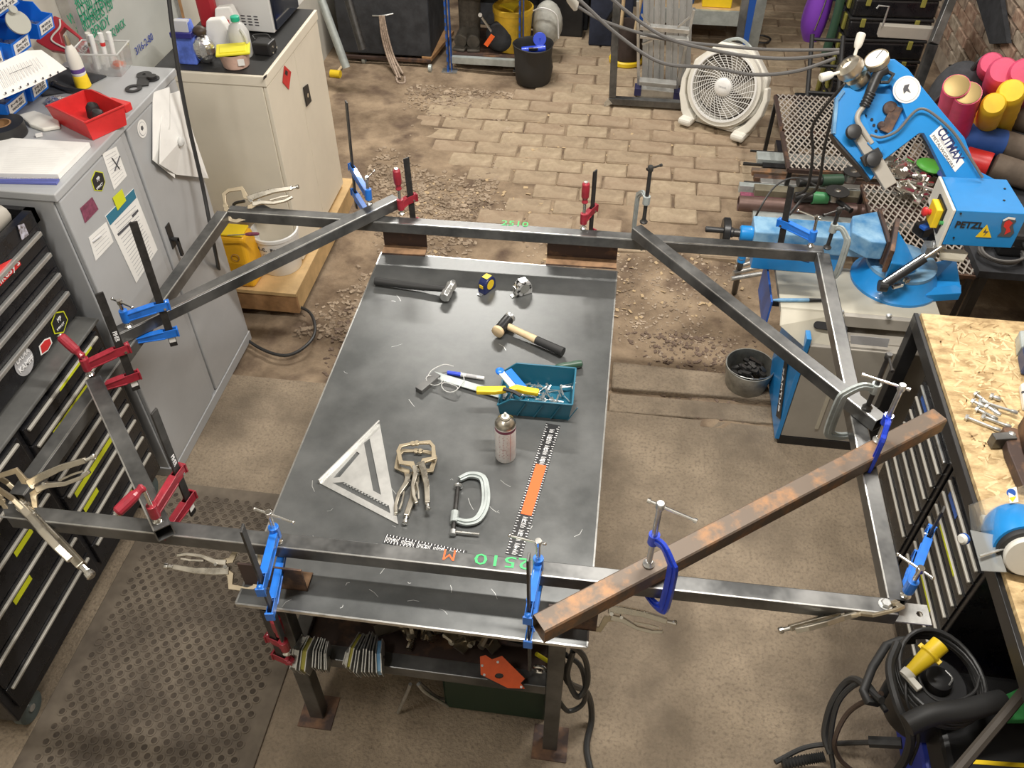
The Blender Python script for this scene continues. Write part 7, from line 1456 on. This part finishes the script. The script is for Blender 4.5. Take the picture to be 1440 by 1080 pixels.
for i in range(6):
    for j in range(2):
        a = RAD(-105 + i * 8 + j * 4); r_ = .1175 if j == 0 else .116; c = V((r_ * cos(a), r_ * sin(a), .14 - j * .014)); ux = V((-sin(a), cos(a), 0)); q.tube([c + (ux * cos(k) + Z_ * sin(k)) * .008 for k in [n_ * pi / 5 for n_ in range(10)]], .0008, 4, closed=True)
q.out('printed_rings', 'ink', t, kind='stuff'); MB().tube([(-.125, -.02, .22), (-.12, -.07, .15), (-.06, -.12, .09), (0.0, -.135, .075)], .0025, 6, sub=5).out('wire_handle', 'zinc', t)
# junk on top of sack area
t = thing('spring_clamp', 'black and grey hand clamp lying above the orange sack by frame corner', 'clamp', P(360, 300, .50)); MB().tube([(-.06, 0, 0), (0, .02, .03), (.07, .01, .01)], .02, 10, sub=4).out('grip', 'black', t, smooth_=True); MB().tube([(-.1, 0, -.02), (-.12, .02, .03), (-.06, .03, .05)], .008, 8, sub=4).out('jaw', 'bar', t, smooth_=True)
# ================================================================ under the welding table
UZ = .465
labs = ['silver hexagonal magnet with yellow edge, leftmost on the lower rail', 'second hexagonal magnet from the left table leg on the rail', 'dark slim hexagonal magnet behind the yellow edged ones', 'slim chrome edged magnet third along the lower rail', 'last slim magnet of the group nearest left leg']
def hexmag(px_, w_, r_, m_, lab, tilt=0.):
    r_ *= 1.18
    c = P(*px_, UZ + r_ * .5 - .0); t = thing('welding_magnet', lab, 'magnet', mw=Matrix.Translation(c) @ Matrix.Rotation(tilt, 4, 'Z'), group='welding magnets on the lower rail')
    MB().lathe([(r_, -w_ / 2), (r_, -w_ / 2 + .003)], (0, 0, 0), (1, 0, 0), 6).out('side_plate', 'zinc', t); MB().lathe([(r_ * .9, -w_ / 2 + .003), (r_ * .9, w_ / 2 - .003)], (0, 0, 0), (1, 0, 0), 6).out('core', m_, t); MB().lathe([(r_, w_ / 2 - .003), (r_, w_ / 2)], (0, 0, 0), (1, 0, 0), 6).out('side_plate', 'zinc', t); MB().cyl((-w_ / 2 - .004, 0, 0), (w_ / 2 + .004, 0, 0), .006, n=8).out('bolt', 'bar', t)
ol = mat('magnet_olive', (.30, .27, .04), .4)
for i, a in enumerate((((424, 920), .022, .052, 'zinc'), ((435, 922), .02, .052, ol), ((448, 920), .012, .045, 'black'), ((455, 922), .010, .045, 'black'), ((461, 924), .008, .042, 'black'))): hexmag(*a, labs[i], RAD(4 * i - 6))
labs2 = ['pale end magnet of the middle group on the lower rail', 'tall chrome edged magnet with yellow core in middle group', 'chrome edged magnet tilted right in the middle group', 'dark magnet leaning in the middle group on the rail', 'dark magnet behind the blue one in the middle group', 'blue sided magnet at the right of the middle group']
for i, a in enumerate((((493, 922), .012, .035, 'zinc'), ((502, 918), .016, .055, ol), ((510, 922), .012, .058, 'black'), ((519, 920), .012, .06, 'black'), ((526, 922), .012, .055, 'black'), ((535, 925), .018, .05, 'sawblue2'))): hexmag(*a, labs2[i], RAD(-14 + 5 * i))
om_ = thing('arrow_magnet', 'big orange arrow shaped welding magnet on the lower rail', 'magnet', P(708, 955, .47))
Q1 = P(708, 968, .47); n1 = V((.12, -.9, .45)).normalized(); ap = lambda x, y, h=0: PP(x, y, Q1 + n1 * h, n1)
out1 = [(675, 923), (683, 921), (692, 927), (706, 922), (738, 954), (732, 960), (738, 968), (714, 967), (676, 948)]
MB().prism([ap(*p) for p in out1], n1 * .002, [[ap(702 + 6.5 * cos(k * .7), 950 + 4 * sin(k * .7)) for k in range(9)]]).out('side_plate', 'magnet', om_, world=True); MB().prism([ap(*p, -.016) for p in out1], n1 * .002).out('side_plate', 'magnet', om_, world=True); MB().prism([ap((p[0] - 705) * .93 + 705, (p[1] - 945) * .9 + 945, -.014) for p in out1], n1 * .0135).out('core', 'black', om_, world=True)
for i, p in enumerate(((678, 936), (700, 931), (681, 955 - 6), (733, 966))): MB().cyl(ap(*p, .002), ap(*p, .004), .004, n=10).out('rivet', 'zinc', om_, world=True)
SZ = LZ + .0085
t = thing('pipe_clamp_parts', 'heap of steel offcuts and clamp parts on lower table shelf', 'metal scrap', P(620, 905, SZ)); q = MB()
for _ in range(46):
    c = P(random.uniform(545, 690), random.uniform(888, 918), SZ + random.uniform(.01, .06)); u = V((random.gauss(0, 1), random.gauss(0, .7), random.gauss(0, .25))).normalized() * random.uniform(.02, .07)
    if c.y < 1.32: c.y = 1.32 + random.uniform(0, .1)
    q.cyl(c - u, c + u, random.uniform(.006, .018), n=8) if random.random() < .5 else q.bar(c - u, c + u, .04, .008)
q.out('scrap', 'nickel', t, world=True, kind='stuff')
t = thing('angle_offcut', 'bright steel pipe coupling standing on the lower shelf', 'pipe', P(590, 905, SZ)); MB().lathe([(.018, 0), (.018, .03), (.024, .03), (.024, .06), (.018, .06), (.018, .11)], (0, .1, 0)).out('coupling', 'chrome', t, smooth_=True); MB().cyl((-.14, .19, .06), (-.04, .2, .055), .016).out('pipe', 'zinc', t, smooth_=True)
t = thing('steel_block', 'pale weathered steel wedge block on the lower table shelf', 'block', P(665, 915, SZ) + V((0, .10, 0))); MB().box((0, 0, .05), (.10, .08, .09), Matrix.Rotation(.5, 3, 'Z') @ Matrix.Rotation(.3, 3, 'Y')).out('block', 'champagne', t, bev=.004); MB().bar((-.14, -.04, .03), (0, -.08, .015), .02, .01).out('strip', 'zinc', t)
cc_ = P(728, 925, .5); cc_.y += .19
coil(cc_, .13, .12, 6, SZ + .012, .014, .008, 'cable', 'black cable coil on the lower shelf behind the orange magnet')
gb_ = thing('green_box', 'dark green metal box on the floor under the table', 'box', (-.22, 1.52, 0)); MB().b2((-.42, 1.30, .002), (-.06, 1.66, .30)).out('box', mat('box_green', (.012, .035, .02), .4), gb_, world=True, bev=.01); MB().b2((-.425, 1.295, .301), (-.055, 1.665, .33)).out('lid', MATS['box_green'], gb_, world=True, bev=.01)
t = thing('yellow_tie', 'small yellow tie beside the right table leg', 'cable tie', P(763, 925, .48)); MB().tube([(-.02, 0, .02), (0, 0, .0), (.02, 0, -.02)], .007, 8, sub=3).out('tie', 'yellowlid', t, smooth_=True)
t = thing('shackle', 'small chrome shackle on lower rail end near right leg', 'shackle', P(758, 945, .47)); MB().tube([(.018 * cos(a), 0, .018 + .018 * sin(a)) for a in [i * pi / 8 for i in range(17)]], .006, 8).out('ring', 'chrome', t, smooth_=True)
def floor_cable(pts, r, m_, lab, name='floor_cable'): return top_one(MB().tube([P(*p) for p in pts], r, 8, sub=8), name, m_, lab, 'cable', smooth_=True)
floor_cable([(790, 930, .55), (800, 960, .4), (826, 975, .2), (832, 1010, .05), (825, 1050, .012), (832, 1090, .012)], .011, 'cable', 'black cable falling from the right table leg to the bottom edge')
floor_cable([(800, 905, .72), (822, 925, .6), (826, 960, .45), (812, 980, .4), (798, 950, .5), (806, 915, .66)], .009, 'cable', 'black cable loop hanging at the right table leg')
floor_cable([(795, 920, .6), (818, 940, .5), (822, 985, .3), (800, 1000, .25), (785, 985, .32)], .008, 'cable', 'lower black cable loop behind the right table leg')
floor_cable([(577, 962, .30), (572, 975, .2), (560, 1002, .01)], .006, 'zinc', 'pale thin wire hanging under the lower rail, left strand', 'hanging_wire')
floor_cable([(588, 962, .30), (600, 975, .2), (630, 993, .01)], .006, 'zinc', 'pale thin wire hanging under the lower rail, right strand', 'hanging_wire')
floor_cable([(590, 960, .3), (615, 980, .1), (635, 982, .02), (640, 972, .02)], .005, 'cablegrey', 'thin grey wire curling on the floor under table', 'hanging_wire')
# ================================================================ hanging and overhead cables
def air(pts, r, m_, lab, sub=10): return top_one(MB().tube([PY(x, y, Y) for x, y, Y in pts], r, 8, sub=sub), 'hanging_cable', m_, lab, 'cable', smooth_=True)
top_one(MB().tube([PX(231, -60, -1.70), PX(245, 60, -1.71), PX(262, 160, -1.72), PX(285, 262, -1.72), PX(302, 350, -1.72), P(318, 420, .12), P(345, 475, .012), P(400, 500, .012), P(440, 475, .012), P(436, 440, .012), P(400, 428, .012), P(345, 430, .012)], .0085, 8, sub=8), 'hanging_cable', 'cable', 'thick black cable hanging down past the grey cabinet and looping on floor', 'cable', smooth_=True)
air([(770, -40, 4.2), (815, 0, 4.2), (870, 50, 4.2), (930, 88, 4.2), (1000, 95, 4.2), (1060, 105, 4.2), (1120, 100, 4.2), (1175, 82, 4.2)], .009, 'cablegrey', 'lowest grey cable sagging in front of the fan')
air([(830, -30, 4.25), (880, 15, 4.25), (935, 52, 4.25), (1000, 70, 4.25), (1060, 80, 4.25), (1120, 82, 4.25), (1180, 74, 4.25)], .009, 'cablegrey', 'upper grey cable crossing in front of the ladder to saw')
air([(810, 8, 4.3), (850, 30, 4.3), (930, 54, 4.3), (1010, 64, 4.3), (1090, 70, 4.3), (1180, 70, 4.3)], .008, 'cablegrey', 'middle grey cable from pale plug across the ladder')
t = thing('hanging_socket', 'pale round socket hanging at the top near the leaning frame', 'socket', PY(806, 0, 4.3)); MB().lathe([(.01, -.05), (.02, -.03), (.032, 0), (.034, .03)], (0, 0, 0), (-.3, 0, 1), 20).out('socket', 'offwhite', t, smooth_=True)
# blue machine leg left of the saw stand with small fittings
t = thing('chain_tool', 'blue collared black rod with fittings by the saw stand', 'tool', P(1036, 402, .25)); MB().cyl(P(1034, 405, .0) - Z_ * .03, P(1043, 362, .45), .016).out('rod', 'black', t, world=True, smooth_=True); MB().cyl(P(1042, 368, .42), P(1045, 355, .47), .02).out('collar', 'sawblue', t, world=True, smooth_=True)
q = MB(); [q.cyl(P(1028 + i * 3, 392 - i * 8, .3), P(1070, 385 - i * 10, .3), .012) for i in range(4)]; q.out('fittings', 'zinc', t, world=True, kind='stuff')

# clutter on the low bench beneath the saw motor box
bz_ = .4405
t = thing('black_case', 'black plastic case lying on the low bench below the saw motor box', 'case', (2.05, 3.85, bz_)); MB().b2((-.14, -.12, 0), (.16, .14, .13)).out('shell', 'black', t, bev=.02); MB().b2((-.143, -.125, .06), (.163, .143, .07)).out('seam_band', 'blackm', t); MB().tube([(-.05, -.12, .09), (-.05, -.16, .09), (.06, -.16, .09), (.06, -.12, .09)], .009, 8).out('handle', 'rubber', t, smooth_=True)
for i, (c_, m_, lab) in enumerate((((1.93, 3.72), 'cablegrey', 'loose grey cable coil on the low bench below the saw'), ((1.97, 4.12), 'cable', 'loose black cable coil on low bench behind black case'))):
    coil(V((c_[0], c_[1], bz_)), .10, .08, 3, bz_ + .012, .014, .007, m_, lab, jit=.05)
